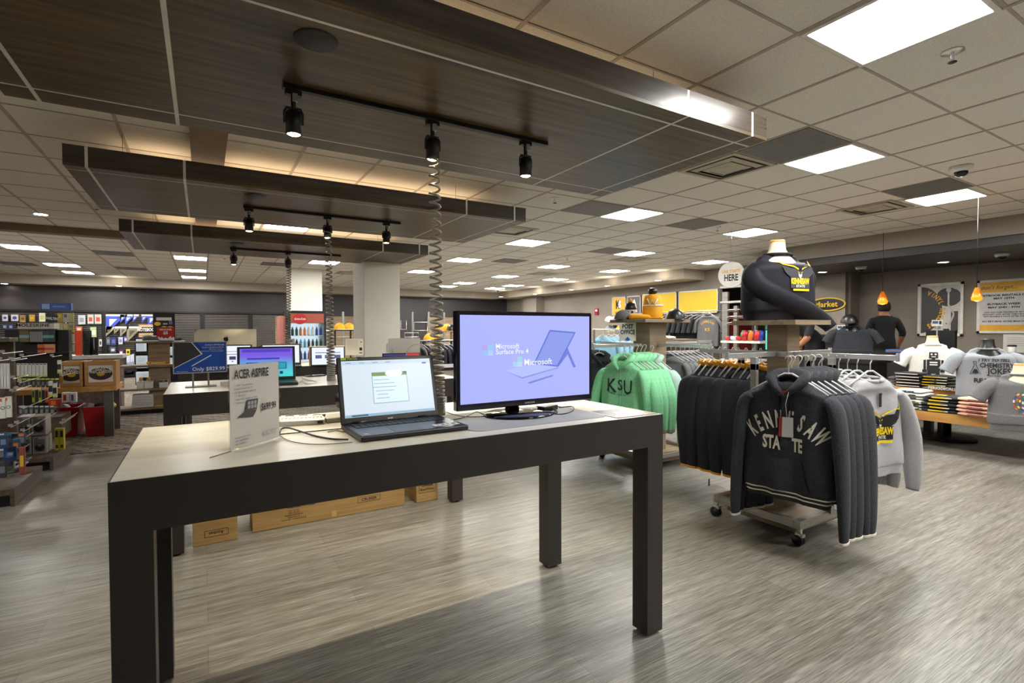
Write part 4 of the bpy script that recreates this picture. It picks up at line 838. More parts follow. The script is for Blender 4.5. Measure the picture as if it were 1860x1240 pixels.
repeat(g1, [(3.32, 1.555+.05*k, .985) for k in range(1, 6)], -.25, ['grey sweatshirt, %s back from the owl print one on the front rack' % ORD[k] for k in range(1, 6)], 'heather grey sweatshirts', gg)
tg = MB(); tg.box((0, 0, 0), (.03, .003, .07)); tag(tg.build('swing_tag', BLK, loc=tuple(at_y(1288, 877, 2.75)), rz=.3), 'small black price tag dangling below the navy jackets', 'tag')
# bust wearing a navy sweatshirt on top
def bust(label, loc, rz, neck, cap, top, r=.062, hh=.12):
    t = thing('torso_mannequin', label, 'mannequin', loc, rz); nk = top
    b = MB(); b.lathe([(.13, nk-.06), (.115, nk-.03), (.078, nk+.01), (r, nk+.05), (r*.9, nk+hh)], n=28, sy=.8); b.lathe([(.06, 0), (.14, 0), (.15, .1), (.165, nk*.6), (.17, nk-.12), (.12, nk-.04), (.05, nk-.02)], n=28, sy=.6); b.build('torso', neck, t)
    b = MB(); b.lathe([(0, nk+hh+.018), (r*.8, nk+hh+.016), (r*.95, nk+hh+.006), (r*.93, nk+hh)], n=28, sy=.8); b.build('neck_cap', cap, t); return t
CREAM = mat('mannequin_cream', (226, 216, 190), r=.7); WDCAP = mat('neck_cap_wood', (206, 158, 90), r=.4)
bz_ = bust('cream torso mannequin with wooden neck cap on the rack top shelf', (3.30, 2.04, 1.336), -.38, CREAM, WDCAP, .42, .056, .10)
s = Shirt(.44, .25, .12, 31, .007, .085); st_ = thing('sweatshirt', 'navy sweatshirt with gold owl print worn by the mannequin bust on the rack', 'sweatshirt', (3.30, 2.04, 1.336+.44), -.38)
b = MB(); s.body(b, 0, 1, .05)
sleeve(b, [(-.16, -.01, -.07), (-.215, -.04, -.14), (-.20, -.085, -.22), (-.08, -.135, -.30), (.08, -.16, -.37), (.22, -.15, -.44), (.27, -.16, -.49)], [.045, .066, .07, .066, .056, .048, .04], cuff=2, flat=.5)
sleeve(b, [(.16, 0, -.07), (.215, .01, -.15), (.225, .05, -.25), (.19, .11, -.34), (.14, .14, -.39)], [.05, .075, .07, .056, .042], cuff=2, flat=.7)
b.build('shell', [FAB['navy'], FAB['navy']], st_)
b = MB(); b.tube([(.092*sin(a*pi/8), -.075*cos(a*pi/8), -.005) for a in range(17)], .010, 8); b.build('collar', FAB['navy'], st_)
d, y_, w = MB(), MB(), MB(); owl_logo(d, y_, w, s.yf, .07, -.15, .115); d.build('print', col(60, 62, 72, r=.6), st_); y_.build('print', FAB['yellow'], st_); w.build('print', FAB['white'], st_)
# ------------------------------------------------------------------ mint hoodie rack behind
def rack2(label, x, y, top_z=1.43):
    t = thing('garment_rack', label, 'clothes rack', (x, y, 0))
    b = MB(); b.b2((-.3, -.28, .05), (.3, .28, .11)); b.build('base_board', OAKX, t, bevel=.003)
    b = MB()
    for a in ((-.34, -.33, .34, -.29), (-.34, .29, .34, .33), (-.34, -.29, -.30, .29), (.30, -.29, .34, .29)): b.b2((a[0], a[1], .1), (a[2], a[3], .14))
    b.build('base_frame', STEEL, t, bevel=.002)
    b = MB(); b.b2((-.11, -.11, .11), (.11, .11, top_z)); b.build('centre_post', OAK, t, bevel=.002)
    b = MB(); b.b2((-.3, -.24, top_z), (.3, .24, top_z+.03)); b.build('top_shelf', OAKX, t, bevel=.002)
    for a in range(4):
        M0 = Matrix.Rotation(a*pi/2, 4, 'Z'); b = MB(); b.box((.40, 0, 1.13), (.62, .012, .03), M=M0); b.box((.71, 0, 1.13), (.012, .022, .05), M=M0); b.build('arm', CHROME, t, bevel=.001)
    for q in ((-.33, -.32), (-.33, .32), (.33, -.32), (.33, .32)):
        cst = MB(); cst.cyl((q[0], q[1], .075), (q[0], q[1], .1), .012, 10); cst.box((q[0], q[1], .065), (.03, .045, .02)); o = cst.build('caster', CHROME, t)
        w = MB(); w.cyl((q[0]-.016, q[1], .032), (q[0]+.016, q[1], .032), .032, 18); w.build('wheel', BLK, o)
    return t
GX2, GY2 = 3.75, 3.62
rack2('clothes rack with a wooden post behind the near table, carrying mint hoodies', GX2, GY2, 1.345)
def ksu(s, root):
    b = MB(); fn = lambda x, z: s.yf(x, z)-.004; text_to(b, 'K', -.09, -.27, .17, fn=fn, sx=.9, bold=.01); text_to(b, 'S', .0, -.25, .13, fn=fn, bold=.01); text_to(b, 'U', .09, -.275, .17, fn=fn, sx=.8, bold=.01)
    arc_text(b, 'KENNESAW STATE', 0, -.02, .28, .022, R(-120), R(-60), fn=fn, bold=.01, outward=False); b.build('lettering', FAB['dkgreen'], root)
    b = MB(); b.tube([(0, s.yf(0, -.06-q*.035)-.003, -.06-q*.035) for q in range(14)], .0028, 5); b.build('zip', FAB['mint2'], root)
mg = 'mint green hoodies'; MY = at_x(1132, 640, 3.16).y
garment('hooded_sweatshirt', 'front mint green hoodie with three large dark letters', 'hoodie', (3.16, MY, 1.0), -1.42, 'plain', 41, 'mint green hoodies', ksu, True, .62, .25, 'green', 'grn2', .60, .0, .05, True, mg)
m1 = garment('hooded_sweatshirt', 'mint green hoodie just behind the lettered one', 'hoodie', (3.23, MY, 1.0), -1.45, 'plain', 42, 'mint green hoodies', None, True, .62, .25, 'green', 'grn2', .5, .02, .045, True, mg)
repeat(m1, [(3.22+.05*k, MY, 1.0) for k in range(1, 5)], -1.45, ['mint green hoodie, %s of the row behind the lettered one' % ORD[k] for k in range(1, 5)], 'mint green hoodies', mg)
x0 = garment('hooded_sweatshirt', 'pale grey-green hoodie at the right end of the mint row', 'hoodie', (3.49, MY-.02, .99), -1.4, 'plain', 43, None, None, True, .62, .25, 'mint2', 'mint2', .62, .02, .045, True, mg)
# dark hoodies on the same rack, left arm
dg = 'dark hoodies left of the mint ones'
d1 = garment('hooded_sweatshirt', 'dark slate hoodie nearest the mint hoodies, beside the monitor', 'hoodie', (3.42, 3.98, 1.0), -.2, 'plain', 51, dg, None, True, .62, .25, 'char', 'char', .6, .0, .045, True, dg)
repeat(d1, [(3.42-.01*k, 3.98+.08*k, 1.0) for k in range(1, 6)], -.2, ['dark slate hoodie, %s left of the mint ones beside the monitor' % ORD[k-1] for k in range(1, 6)], dg, dg)
p = at_y(1140, 625, 3.36)
po = board('post_office_sign', 'white POST OFFICE sign fixed on the wooden post of the mint rack', 'sign', (at_x(1140, 610, 3.47).x, at_x(1140, 610, 3.47).y, 1.17), .155, .175, .004, -.75, WHITE, [('t', INK, 0, .118, .058, {'s': 'POST', 'bold': .03, 'sx': .75}), ('t', INK, 0, .065, .058, {'s': 'OFFICE', 'bold': .03, 'sx': .72}), ('p', col(40, 90, 200, r=.4), [(-.028, .012), (.028, .012), (0, .04)]), ('r', col(40, 90, 200, r=.4), 0, .006, .028, .012)])
# slate knit sweatshirts rack between
sg_ = 'slate grey knit sweatshirts'
RX3, RY3 = 4.62, 3.95
t3 = thing('garment_rack', 'straight-arm rack of slate knit sweatshirts between the mint and navy ones', 'clothes rack', (RX3, RY3, 0))
b = MB(); b.b2((-.5, -.012, 1.12), (.5, .012, 1.15)); b.build('arm', CHROME, t3)
for x in (-.48, .48): b = MB(); b.b2((x-.015, -.015, .04), (x+.015, .015, 1.15)); b.build('upright', STEEL, t3); b = MB(); b.b2((x-.02, -.28, 0), (x+.02, .28, .04)); b.build('foot', STEEL, t3)
k1 = garment('sweatshirt', 'slate knit sweatshirt with dark hem nearest the navy jackets', 'sweatshirt', (4.62+.25, 3.95, .99), -pi/2+.5, 'plain', 61, sg_, None, True, .64, .24, 'slate', 'dkgreen', .6, .0, .045, False, sg_)
repeat(k1, [(4.87-.075*k, 3.95, .99) for k in range(1, 8)], -pi/2+.5, ['slate knit sweatshirt, %s left of the one nearest the navy jackets' % ORD[k-1] for k in range(1, 8)], sg_, sg_)
# ------------------------------------------------------------------ goods, helper
def goods(name, label, cat, u0, v0, u1, v1, y, d, c, prints=(), group=None, rest=None, bev=.002, shape=None):
    """a packed item whose front face lies in the plane at y; prints = (fraction rect, colour)"""
    a, b_ = at_y(u0, (v0+v1)/2, y), at_y(u1, (v0+v1)/2, y); um = (u0+u1)/2
    z1 = at_y(um, v0, y).z; z0 = at_y(um, v1, y).z if rest is None else rest; w = b_.x-a.x; h = z1-z0
    t = thing(name, label, cat, ((a.x+b_.x)/2, y, z0), 0, group); b = MB(); b.b2((-w/2, 0, 0), (w/2, d, h)); b.build('pack', c if not isinstance(c, tuple) else col(*c, r=.5), t, bevel=min(bev, w/6, h/6, d/3))
    for k, (fx0, fz0, fx1, fz1, pc) in enumerate(prints):
        b = MB(); kind = 'print'
        if fx1 == 'o': b.poly([(-w/2+w*fx0+fz1*w*cos(a_*pi/10), h*fz0+fz1*w*sin(a_*pi/10)) for a_ in range(20)], -.0015-.0004*k, .001)
        else: b.poly([(-w/2+w*fx0, h*fz0), (-w/2+w*fx1, h*fz0), (-w/2+w*fx1, h*fz1), (-w/2+w*fx0, h*fz1)], -.0015-.0004*k, .001)
        b.build(kind, col(*pc, r=.5), t)
    return t
def peg(u, v, y, back, label, group):
    p = at_y(u, v, y); b = MB(); b.tube([(0, back-y, 0), (0, 0, 0), (0, -.01, .012)], .003, 6); b.box((0, -.012, .018), (.028, .002, .02)); return tag(b.build('peg_hook', CHROME, loc=p), label, 'hook', group)
# ------------------------------------------------------------------ gondolas at the left edge
for k, (y0, y1, lb) in enumerate([(5.08, 5.85, 'nearest low dark wood display base with hooks at the left edge'), (6.22, 7.0, 'second dark wood display base carrying the speaker boxes')]):
    g = thing('gondola_shelf', lb, 'shelf', (-1.2, y0, 0)); d = y1-y0
    b = MB(); b.b2((-2.6, 0, .085), (0, d, .13)); b.b2((-.025, 0, .0), (0, d, .085)); b.build('deck', DKOAK, g, bevel=.002)
    b = MB(); b.b2((-2.6, .03, .002), (-.03, d-.03, .084)); b.build('kick_base', BLK, g)
    b = MB(); b.b2((-2.6, d-.05, .13), (-.42, d, 1.12+.06*k)); b.build('back_panel', DKOAK, g, bevel=.002)
    b = MB(); b.b2((-2.6, d-.25, 1.12+.06*k), (-.40, d+.02, 1.16+.06*k)); b.build('top_cap', DKOAK, g, bevel=.002)
YB2 = 6.95
for k, (u0, v0, u1, v1, yy, lb) in enumerate([(31, 757, 55, 792, 6.5, 'grey speaker box, upper left of the stack of four'), (57, 756, 83, 790, 6.5, 'grey speaker box, upper right of the stack of four'), (33, 793, 57, 826, 6.45, 'grey speaker box, lower left of the stack of four'), (59, 793, 85, 827, 6.45, 'grey speaker box, lower right of the stack of four')]):
    goods('speaker_box', lb, 'box', u0, v0, u1, v1, 6.42, .2, (176, 172, 168), [(.12, .1, .88, .85, (120, 118, 118)), (.5, .36, 'o', .34, (30, 30, 32)), (.5, .52, 'o', .2, (84, 84, 86)), (.5, .52, 'o', .1, (150, 150, 150)), (.1, .88, .4, .94, (150, 60, 50))], rest=(.131 if k > 1 else None))
for k in range(2):
    goods('small_box', 'yellow black upright pack beside the speaker boxes, %s one' % ('left', 'right')[k], 'box', 99+k*9, 778, 107+k*9, 808, 6.5, .06, (200, 190, 40), [(.2, .1, .8, .25, (60, 60, 60)), (.2, .6, .8, .9, (40, 40, 40))], rest=.131)
hk = 'hook price tags on the left displays'
for k in range(8):
    goods('hanging_pack', 'thin white hanging pack with a lime foot, %s in the row of eight' % (['first']+ORD)[k], 'pack', 30+k*7.0, 660, 36+k*7.0, 684, 6.78, .02, (206, 204, 196), [(0, 0, 1, .1, (190, 200, 40)), (.15, .9, .85, .97, (90, 90, 90))], 'white packs hanging in a row')
for k in range(4):
    goods('hanging_pack', 'larger pale grey hanging pack at the left edge, %s from left' % (['first']+ORD)[k], 'pack', -4+k*5.3, 660, 1+k*5.3, 706, 5.5, .02, (196, 196, 194), [(.2, .1, .8, .5, (214, 214, 210))], 'pale packs at the left edge')
for k, (u, v) in enumerate([(-1, 722), (9, 720)]):
    goods('hanging_pack', ['white hanging pack with orange mark at the left edge', 'white hanging earphone pack with a ring picture at the left edge'][k], 'pack', u, v, u+12, v+38, 5.55, .02, (224, 222, 214), [(.5, .5, 'o', .35, (60, 60, 64)), (.5, .5, 'o', .26, (214, 212, 206)), (.1, .82, .35, .95, (220, 90, 40))])
for k in range(5):
    goods('hanging_pack', 'slim black and lime hanging pack below the white row, %s from left' % (['first']+ORD)[k], 'pack', 58+k*6, 708, 63+k*6, 731, 6.8, .02, [(150, 160, 30), (40, 40, 40), (176, 176, 30), (40, 42, 40), (200, 80, 40)][k], [(.2, .4, .8, .9, (30, 30, 30))], 'small lime and black hanging packs')
for k in range(3):
    goods('hanging_pack', 'white boxed earphone pack with black band, %s right of the lime packs' % (['first']+ORD)[k], 'pack', 88+k*8, [692, 696, 654][k], 95+k*8, [720, 722, 678][k], 6.72, .03, (214, 212, 206), [(0, .3, 1, .7, (50, 50, 52)), (0, 0, 1, .12, (190, 200, 40))], 'white and black earphone packs')
for k in range(3):
    goods('small_box', ['red box with orange label under the lime packs', 'white and red flower print box by the crate table', 'white and violet box right of the flower print box'][k], 'box', [88, 112, 127][k], [725, 713, 713][k], [110, 126, 138][k], [738, 731, 731][k], 7.3, .08, [(176, 60, 44), (226, 222, 208), (222, 216, 226)][k], [(.2, .2, .6, .8, [(230, 120, 30), (190, 40, 50), (110, 60, 150)][k])])
b = MB(); b.b2((-2.3, 7.28, .13), (-1.33, 7.75, .33)); b.b2((-2.3, 7.28, .33), (-1.33, 7.75, .355)); tag(b.build('storage_box', DKOAK), 'low dark wooden plinth behind the second display base', 'plinth')
for k in range(6):
    goods('clamshell_pack', 'blue and clear clamshell pack heaped on the nearest base, %s from left' % (['first']+ORD)[k], 'pack', [-2, 6, 22, 34, -3, 12][k], [790, 812, 797, 812, 838, 832][k], [14, 30, 36, 45, 12, 26][k], [815, 838, 822, 862, 868, 852][k], 5.25+.05*(k % 3), .03, [(44, 66, 96), (36, 60, 104), (44, 74, 98), (150, 74, 62), (60, 64, 72), (130, 134, 140)][k], [(.2, .3, .8, .7, [(110, 140, 180), (60, 120, 190), (200, 120, 50), (226, 190, 60), (120, 126, 136), (70, 74, 80)][k])], 'clamshell packs on the nearest base', bev=.006)
for k, (u, v, yy, bk) in enumerate([(20, 776, 5.3, 5.8), (31, 770, 5.3, 5.8), (54, 776, 5.9, 6.9), (42, 784, 5.35, 5.8), (0, 655, 5.3, 5.8), (21, 655, 5.4, 5.8), (24, 688, 5.4, 5.8), (36, 695, 6.0, 6.9), (30, 708, 5.4, 5.8), (78, 708, 6.5, 6.9), (112, 683, 6.5, 6.9), (42, 742, 5.8, 6.9), (112, 770, 6.3, 6.9), (116, 765, 6.3, 6.9), (5, 642, 5.3, 5.8), (40, 648, 6.1, 6.9), (95, 648, 6.5, 6.9), (22, 712, 5.5, 5.8), (34, 801, 5.4, 5.8), (20, 828, 5.3, 5.8)]):
    peg(u, v, yy, bk, 'chrome peg hook with a small white price tag on the left displays', hk)
for k in range(9):
    goods('hanging_pack', 'small black hanging pack with a yellow header, %s along the middle row' % (['first']+ORD)[k], 'pack', 32+k*8.5, 687, 39+k*8.5, 703, 6.8, .02, [(44, 44, 46), (62, 62, 60), (36, 36, 40)][k % 3], [(0, .84, 1, 1, (206, 196, 50)), (.2, .2, .8, .65, (110, 112, 112))], 'black packs with yellow headers')
for k in range(7):
    goods('hanging_pack', 'grey cable pack in the lower row above the speaker boxes, %s from left' % (['first']+ORD)[k], 'pack', 34+k*9.5, 737, 41+k*9.5, 753, 6.75, .02, [(70, 72, 72), (52, 84, 78), (88, 88, 84)][k % 3], [(.15, .15, .85, .6, (140, 142, 140)), (0, .86, 1, 1, (210, 208, 200))], 'grey cable packs')
for k in range(8):
    goods('clamshell_pack', '%s blister pack hanging over the nearest base, number %s' % (['navy', 'teal', 'grey', 'orange-cornered blue'][k % 4], 'one two three four five six seven eight'.split()[k]), 'pack', -3+(k % 4)*12, 786+(k//4)*26, 9+(k % 4)*12, 806+(k//4)*26, 5.42+.04*(k % 3), .03, [(48, 66, 100), (44, 82, 98), (96, 100, 106), (58, 76, 116)][k % 4], [(.1, .1, .9, .6, (118, 126, 138)), (.1, .68, .9, .92, [(206, 210, 214), (60, 120, 160), (40, 44, 50), (214, 120, 50)][k % 4])], bev=.006)
for k in range(6):
    c = MB(); q = at_z(4+k*7, 862-(k % 3)*9, .14); c.tube([(-.03, 0, .02), (.03, .01, .03), (.05, .05, .05), (0, .07, .03), (-.04, .04, .015), (-.03, 0, .02)], .008, 8); tag(c.build('cable_bundle', col(*[(60, 62, 66), (150, 152, 156), (90, 92, 96)][k % 3], r=.3), loc=(q.x, q.y, .135)), 'loose coiled cable in its pack on the nearest base, number %s' % 'one two three four five six'.split()[k], 'cable')
# ------------------------------------------------------------------ crate table, bins
ct = thing('crate_table', 'pine topped table on grey steel legs carrying two record crates', 'table', (-.93, 7.82, 0))
b = MB(); b.b2((-1.05, -.02, .56), (.02, .62, .62)); b.build('tabletop', PINE, ct, bevel=.003)
for x, y in ((-.06, 0), (-.06, .56), (-1.0, 0), (-1.0, .56)): b = MB(); b.b2((x-.045, y, 0), (x+.045, y+.05, .559)); b.build('leg', mat('leg_grey', (92, 88, 84), r=.5) if 'leg_grey' not in MT else MT['leg_grey'], ct, bevel=.002)
def crate(label, u0, u1):
    a, b_ = at_y(u0, 675, 7.86).x, at_y(u1, 675, 7.86).x; w = b_-a; t = thing('record_crate', label, 'crate', ((a+b_)/2, 7.86, .621)); h = .30
    b = MB()
    for s_ in (-1, 1): b.b2((s_*w/2-(.03 if s_ > 0 else 0), 0, 0), (s_*w/2+(.03 if s_ < 0 else 0), .36, h))
    for z in (0, h-.045): b.b2((-w/2+.03, 0, z), (w/2-.03, .02, z+.045)); b.b2((-w/2+.03, .34, z), (w/2-.03, .36, z+.045))
    b.b2((-w/2+.03, .02, 0), (w/2-.03, .34, .012)); b.build('frame', PINEX, t, bevel=.003)
    b = MB(); b.b2((-w/2+.032, .021, .046), (w/2-.032, .028, h-.046)); pn = b.build('front_card', PAPER, t)
    zc = h/2-.005; e = lambda r_, c, y, nm: (lambda b: (b.poly([(r_*1.5*cos(q*pi/16), zc+r_*sin(q*pi/16)) for q in range(32)], y, .001), b.build(nm, col(*c, r=.4), pn)))(MB())
    e(.075, (58, 34, 32), .0195, 'record_picture'); e(.026, (206, 170, 40), .0185, 'record_centre'); b = MB(); text_to(b, 'VINYL', 0, zc+.042, .04, .0178, bold=.03); text_to(b, 'RECORDS', 0, zc+.012, .045, .0178, bold=.03); b.build('lettering', col(226, 220, 210, r=.5), pn)
    return t
crate('left wooden record crate with a vinyl record picture on its front', 108, 150); crate('right wooden record crate with a vinyl record picture on its front', 153, 211)
for k, (u0, u1, yy, lb) in enumerate([(150, 199, 7.88, 'red plastic bin holding dark bags under the crate table'), (108, 144, 8.0, 'second red plastic bin, left of the first under the crate table')]):
    a, b_ = at_y(u0, 760, yy).x, at_y(u1, 760, yy).x; w = b_-a; t = thing('red_bin', lb, 'bin', ((a+b_)/2, yy, .008)); b = MB(); h = .36; q = .03
    o_ = [(-w/2+q, 0), (w/2-q, 0), (w/2-q, .4), (-w/2+q, .4)]; T_ = [(-w/2, -.02), (w/2, -.02), (w/2, .42), (-w/2, .42)]; i_ = [(-w/2+.02, 0), (w/2-.02, 0), (w/2-.02, .4), (-w/2+.02, .4)]
    b.add([(x, y+.02, 0) for x, y in o_]+[(x, y+.02, h) for x, y in T_]+[(x, y+.02, h) for x, y in i_]+[(x*.9, y+.02, .02) for x, y in o_], [(0, 3, 2, 1)]+[(i, (i+1) % 4, (i+1) % 4+4, i+4) for i in range(4)]+[(i+4, (i+1) % 4+4, (i+1) % 4+8, i+8) for i in range(4)]+[(i+8, (i+1) % 4+8, (i+1) % 4+12, i+12) for i in range(4)]+[(12, 13, 14, 15)])
    b.build('bin_body', RED, t, bevel=.003)
    for j, (x, c, lb2) in enumerate([(-.1, (150, 150, 148), 'crumpled clear bag in the red bin'), (.02, (40, 38, 36), 'dark bag lying in the red bin'), (.1, (170, 140, 40), 'gold striped bag in the red bin')][:3 if k == 0 else 1]):
        b = MB(); rr = .07; nn = 9; rnd = random.Random(j+k*5); pr = [(rr*sin(pi*i/nn)*(1+.2*rnd.random()), -rr*.7*cos(pi*i/nn)) for i in range(nn+1)]; b.lathe(pr, n=11, sy=1.4)
        tag(b.build('bag', col(*c, r=.5), loc=((a+b_)/2+x, yy+.2, .35), sub=1), lb2 if k == 0 else 'pale bag lying in the left red bin', 'bag')
# ------------------------------------------------------------------ grey counter with notebooks, spinner, brand headers
nc = thing('display_counter', 'pale grey topped counter behind the crates, carrying notebooks', 'counter', (-2.4, 10.4, 0))
b = MB(); b.b2((-.2, 0, .84), (1.28, .5, .9)); b.build('top', col(206, 204, 204, r=.5), nc, bevel=.002); b = MB(); b.b2((-.15, .04, 0), (1.24, .46, .84)); b.build('body', DKOAK, nc)
NB = [(136, 600, 149, 641, (214, 70, 40), 'orange notebook standing upright on the counter'), (150, 600, 166, 622, (52, 56, 58), 'dark green-grey notebook standing behind the black one'), (152, 622, 162, 641, (20, 20, 22), 'black notebook left of the ribboned one'), (164, 612, 178, 641, (18, 18, 20), 'black notebook with a white ribbon, right end of the row')]
for k, (u0, v0, u1, v1, c, lb) in enumerate(NB): goods('notebook', lb, 'notebook', u0, v0, u1, v1, 10.45+.04*(k % 2), .03, c, [(.45, .3, .52, .95, (210, 210, 214))] if k == 3 else [(.03, .0, .07, 1, (120, 30, 20) if k == 0 else (60, 60, 60))], rest=(.901 if k != 1 else .901))
ms = goods('notebook_header', 'white lettered header board above the notebook spines', 'sign', 32, 587, 98, 597, 9.0, .3, (204, 200, 194)); b = MB(); text_to(b, 'MOLESKINE', -.03, .028, .058, -.003, sx=1.1, bold=.02); b.build('lettering', INK, ms)
nr = thing('notebook_stand', 'dark stand full of notebook spines under the white header board', 'stand', (at_y(65, 640, 9.05).x, 9.05, 0)); b = MB(); b.b2((-.32, .1, 0), (.32, .3, 1.30)); b.b2((-.34, -.0, .98), (.34, .3, 1.0)); b.build('cabinet', BLK, nr)
for k in range(9): goods('notebook', 'grey notebook spine under the header, %s from left' % (['first']+ORD)[k], 'notebook', 54+k*2.6, 600, 56.2+k*2.6, 621, 9.02, .1, (150, 150, 156), [(.1, .9, .9, 1, (40, 40, 44))], 'grey notebook spines')
for (u0, v0, u1, v1, c, pc, lb) in [(35, 600, 53, 621, (110, 104, 50), (120, 170, 190), 'olive notebook with a blue band under the header'), (77, 600, 88, 621, (70, 84, 92), (110, 180, 170), 'slate notebook with a teal band under the header'), (88, 600, 98, 621, (56, 66, 76), (110, 170, 160), 'darker slate notebook with a teal band'), (68, 625, 81, 641, (206, 100, 40), (120, 30, 40), 'orange and maroon boxed notebook, lower row'), (81, 625, 98, 641, (220, 160, 120), (200, 80, 40), 'pale orange boxed notebook, lower row')]:
    goods('notebook', lb, 'notebook', u0, v0, u1, v1, 9.03, .08, c, [(0, .35, 1, .6, pc)])
sp = thing('spinner_rack', 'tall spinner rack of yellow and white packs under a blue header box', 'rack', (at_y(118, 600, 9.6).x, 9.75, 0)); b = MB(); b.cyl((0, 0, 0), (0, 0, 1.55), .02, 10); b.lathe([(.22, 0), (.22, .03), (0, .05)]); b.build('pole', BLK, sp)
for r_ in range(4):
    for c_ in range(3): goods('hanging_pack', 'small %s pack on the spinner rack, row %s' % (['yellow', 'cream', 'lime white'][(r_+c_) % 3], ['one', 'two', 'three', 'four'][r_])+', %s' % ['left', 'middle', 'right'][c_], 'pack', 104+c_*10.5, 568+r_*19, 113+c_*10.5, 585+r_*19, 9.6, .03, [(214, 180, 60), (220, 210, 180), (190, 200, 150)][(r_+c_) % 3], [(.2, .5, .8, .85, [(240, 220, 120), (110, 140, 180), (220, 214, 120)][(r_*2+c_) % 3])])
hd = goods('header_box', 'small blue lightbox header on top of the spinner rack', 'sign', 73, 550, 129, 563, 9.6, .12, (60, 90, 170), [(.05, .15, .3, .85, (170, 200, 240)), (.34, .15, .95, .85, (70, 110, 200)), (.4, .4, .8, .6, (130, 170, 220))])
ow = goods('brand_card', 'tilted black card with white lettering over the notebooks', 'sign', 82, 572, 104, 585, 9.4, .01, (24, 24, 24)); b = MB(); text_to(b, 'OWLTEC', 0, .035, .05, -.003, bold=.02, sx=.75); b.build('lettering', WINK, ow); ow.rotation_euler.y = .08; b = MB(); b.b2((-.01, .012, -.5), (.01, .03, .1)); b.build('support_stem', BLK, ow)
# hanging goods on the back slatwall
for k, (u0, v0, w, h, c, p_, lb) in enumerate([(4, 571, 10, 12, (226, 226, 232), (50, 90, 170), 'white pack with a blue ring logo, left on the back wall'), (20, 571, 13, 12, (226, 214, 220), (50, 90, 170), 'wider white pack with a blue ring logo on the back wall'), (36, 572, 10, 13, (170, 140, 80), (110, 80, 40), 'tan pack with a loop on the back wall'), (53, 571, 10, 13, (200, 160, 60), (230, 180, 60), 'amber pack with a loop on the back wall'), (71, 568, 11, 16, (226, 226, 214), (200, 200, 120), 'white hang pack left of the tilted black card'), (142, 572, 13, 17, (206, 208, 212), (150, 156, 166), 'pale pack holding scissors on the back wall'), (159, 571, 11, 17, (206, 204, 196), (200, 80, 60), 'cream pack with a red strip, left of two on the back wall'), (172, 571, 12, 17, (208, 204, 194), (200, 80, 60), 'cream pack with a red strip, right of two on the back wall'),
                                            (4, 588, 9, 10, (60, 70, 100), (150, 160, 190), 'small navy blister pack, left end of the second row'), (15, 588, 9, 10, (54, 62, 96), (150, 160, 190), 'small navy blister pack, second in the second row'), (2, 609, 9, 11, (60, 60, 62), (120, 160, 180), 'small dark pack, left end of the third row'), (13, 609, 10, 11, (70, 70, 74), (120, 160, 180), 'small dark pack with a blue window, third row'), (26, 606, 6, 15, (226, 220, 200), (180, 60, 50), 'small white upright pack with a red dot by the olive notebook'), (138, 593, 11, 9, (220, 110, 60), (240, 200, 180), 'orange tag pack above the orange notebook'), (164, 594, 11, 18, (180, 206, 160), (226, 236, 220), 'pale green pack above the black notebooks'),
                                            (193, 612, 7, 14, (90, 92, 100), (130, 134, 150), 'grey pouch pack below the clear triangles'), (201, 612, 10, 15, (40, 50, 110), (90, 100, 170), 'navy round pack below the clear triangles'), (215, 612, 8, 13, (196, 200, 226), (130, 130, 200), 'white and violet pack below the clear triangles'), (225, 611, 6, 10, (90, 96, 180), (200, 200, 230), 'small blue pack below the clear triangles'), (216, 635, 8, 11, (110, 30, 110), (240, 240, 240), 'purple pack marked 1 on the back wall'), (229, 634, 7, 10, (226, 206, 50), (40, 40, 40), 'yellow pack on the back wall'), (180, 616, 5, 13, (216, 214, 206), (60, 60, 60), 'thin white pack beside the black post'), (200, 630, 10, 10, (80, 86, 100), (190, 196, 210), 'grey clip-strip pack above the crate')]):
    goods('hanging_pack', lb, 'pack', u0, v0, u0+w, v0+h, 18.0, .03, c, [(.5, .5, 'o', .3, p_)] if k < 4 else [(.2, .25, .8, .7, p_)])
def tri(label, u, v, s_, c, c2):
    p = at_y(u, v, 18.0); t = thing('set_square', label, 'set square', p); b = MB(); w = s_; h = s_*1.15
    b.poly([(0, 0), (w, 0), (0, -h)], 0, .006); b.build('square', col(*c, r=.3), t); b = MB(); b.poly([(w*.18, -h*.16), (w*.6, -h*.16), (w*.18, -h*.62)], -.002, .002); b.build('cut_out', col(*c2, r=.4), t)
    b = MB(); b.poly([(0, 0), (w, 0), (w, .05), (0, .05)], 0, .006); b.build('header_card', WHITE, t); return t
for k, (u, v, s_) in enumerate([(192, 574, .42), (218, 574, .16), (227, 574, .2), (241, 574, .14), (257, 574, .16), (268, 574, .28)]): tri('blue set square hanging on the back wall, %s from left' % (['first']+ORD)[k], u, v, s_, (70, 90, 200), (210, 216, 240))
for k, (u, v, s_) in enumerate([(192, 596, .2), (207, 596, .14), (218, 596, .2), (230, 596, .34)]): tri('yellow-headed clear set square below the blue ones, %s from left' % (['first']+ORD)[k], u, v, s_, (150, 146, 120), (90, 88, 84))
nbs = goods('notebook_sign', 'black shelf strip reading NOTEBOOK on the back wall', 'sign', 255, 596, 279, 604, 17.8, .02, (30, 30, 30)); b = MB(); text_to(b, 'NOTEBOOK', 0, .045, .12, -.003, bold=.02, sx=.68); b.build('lettering', WINK, nbs)
for k in range(3): goods('brown_notebook', ['tan notebook pack just above the NOTEBOOK strip', 'tan notebook pack just below the NOTEBOOK strip', 'lowest tan notebook pack under the NOTEBOOK strip'][k], 'notebook', 252, [589, 605, 609][k], 278, [594, 608, 612][k], 17.8, .05, (190, 150, 130), [(.1, .2, .9, .5, (224, 196, 120))])
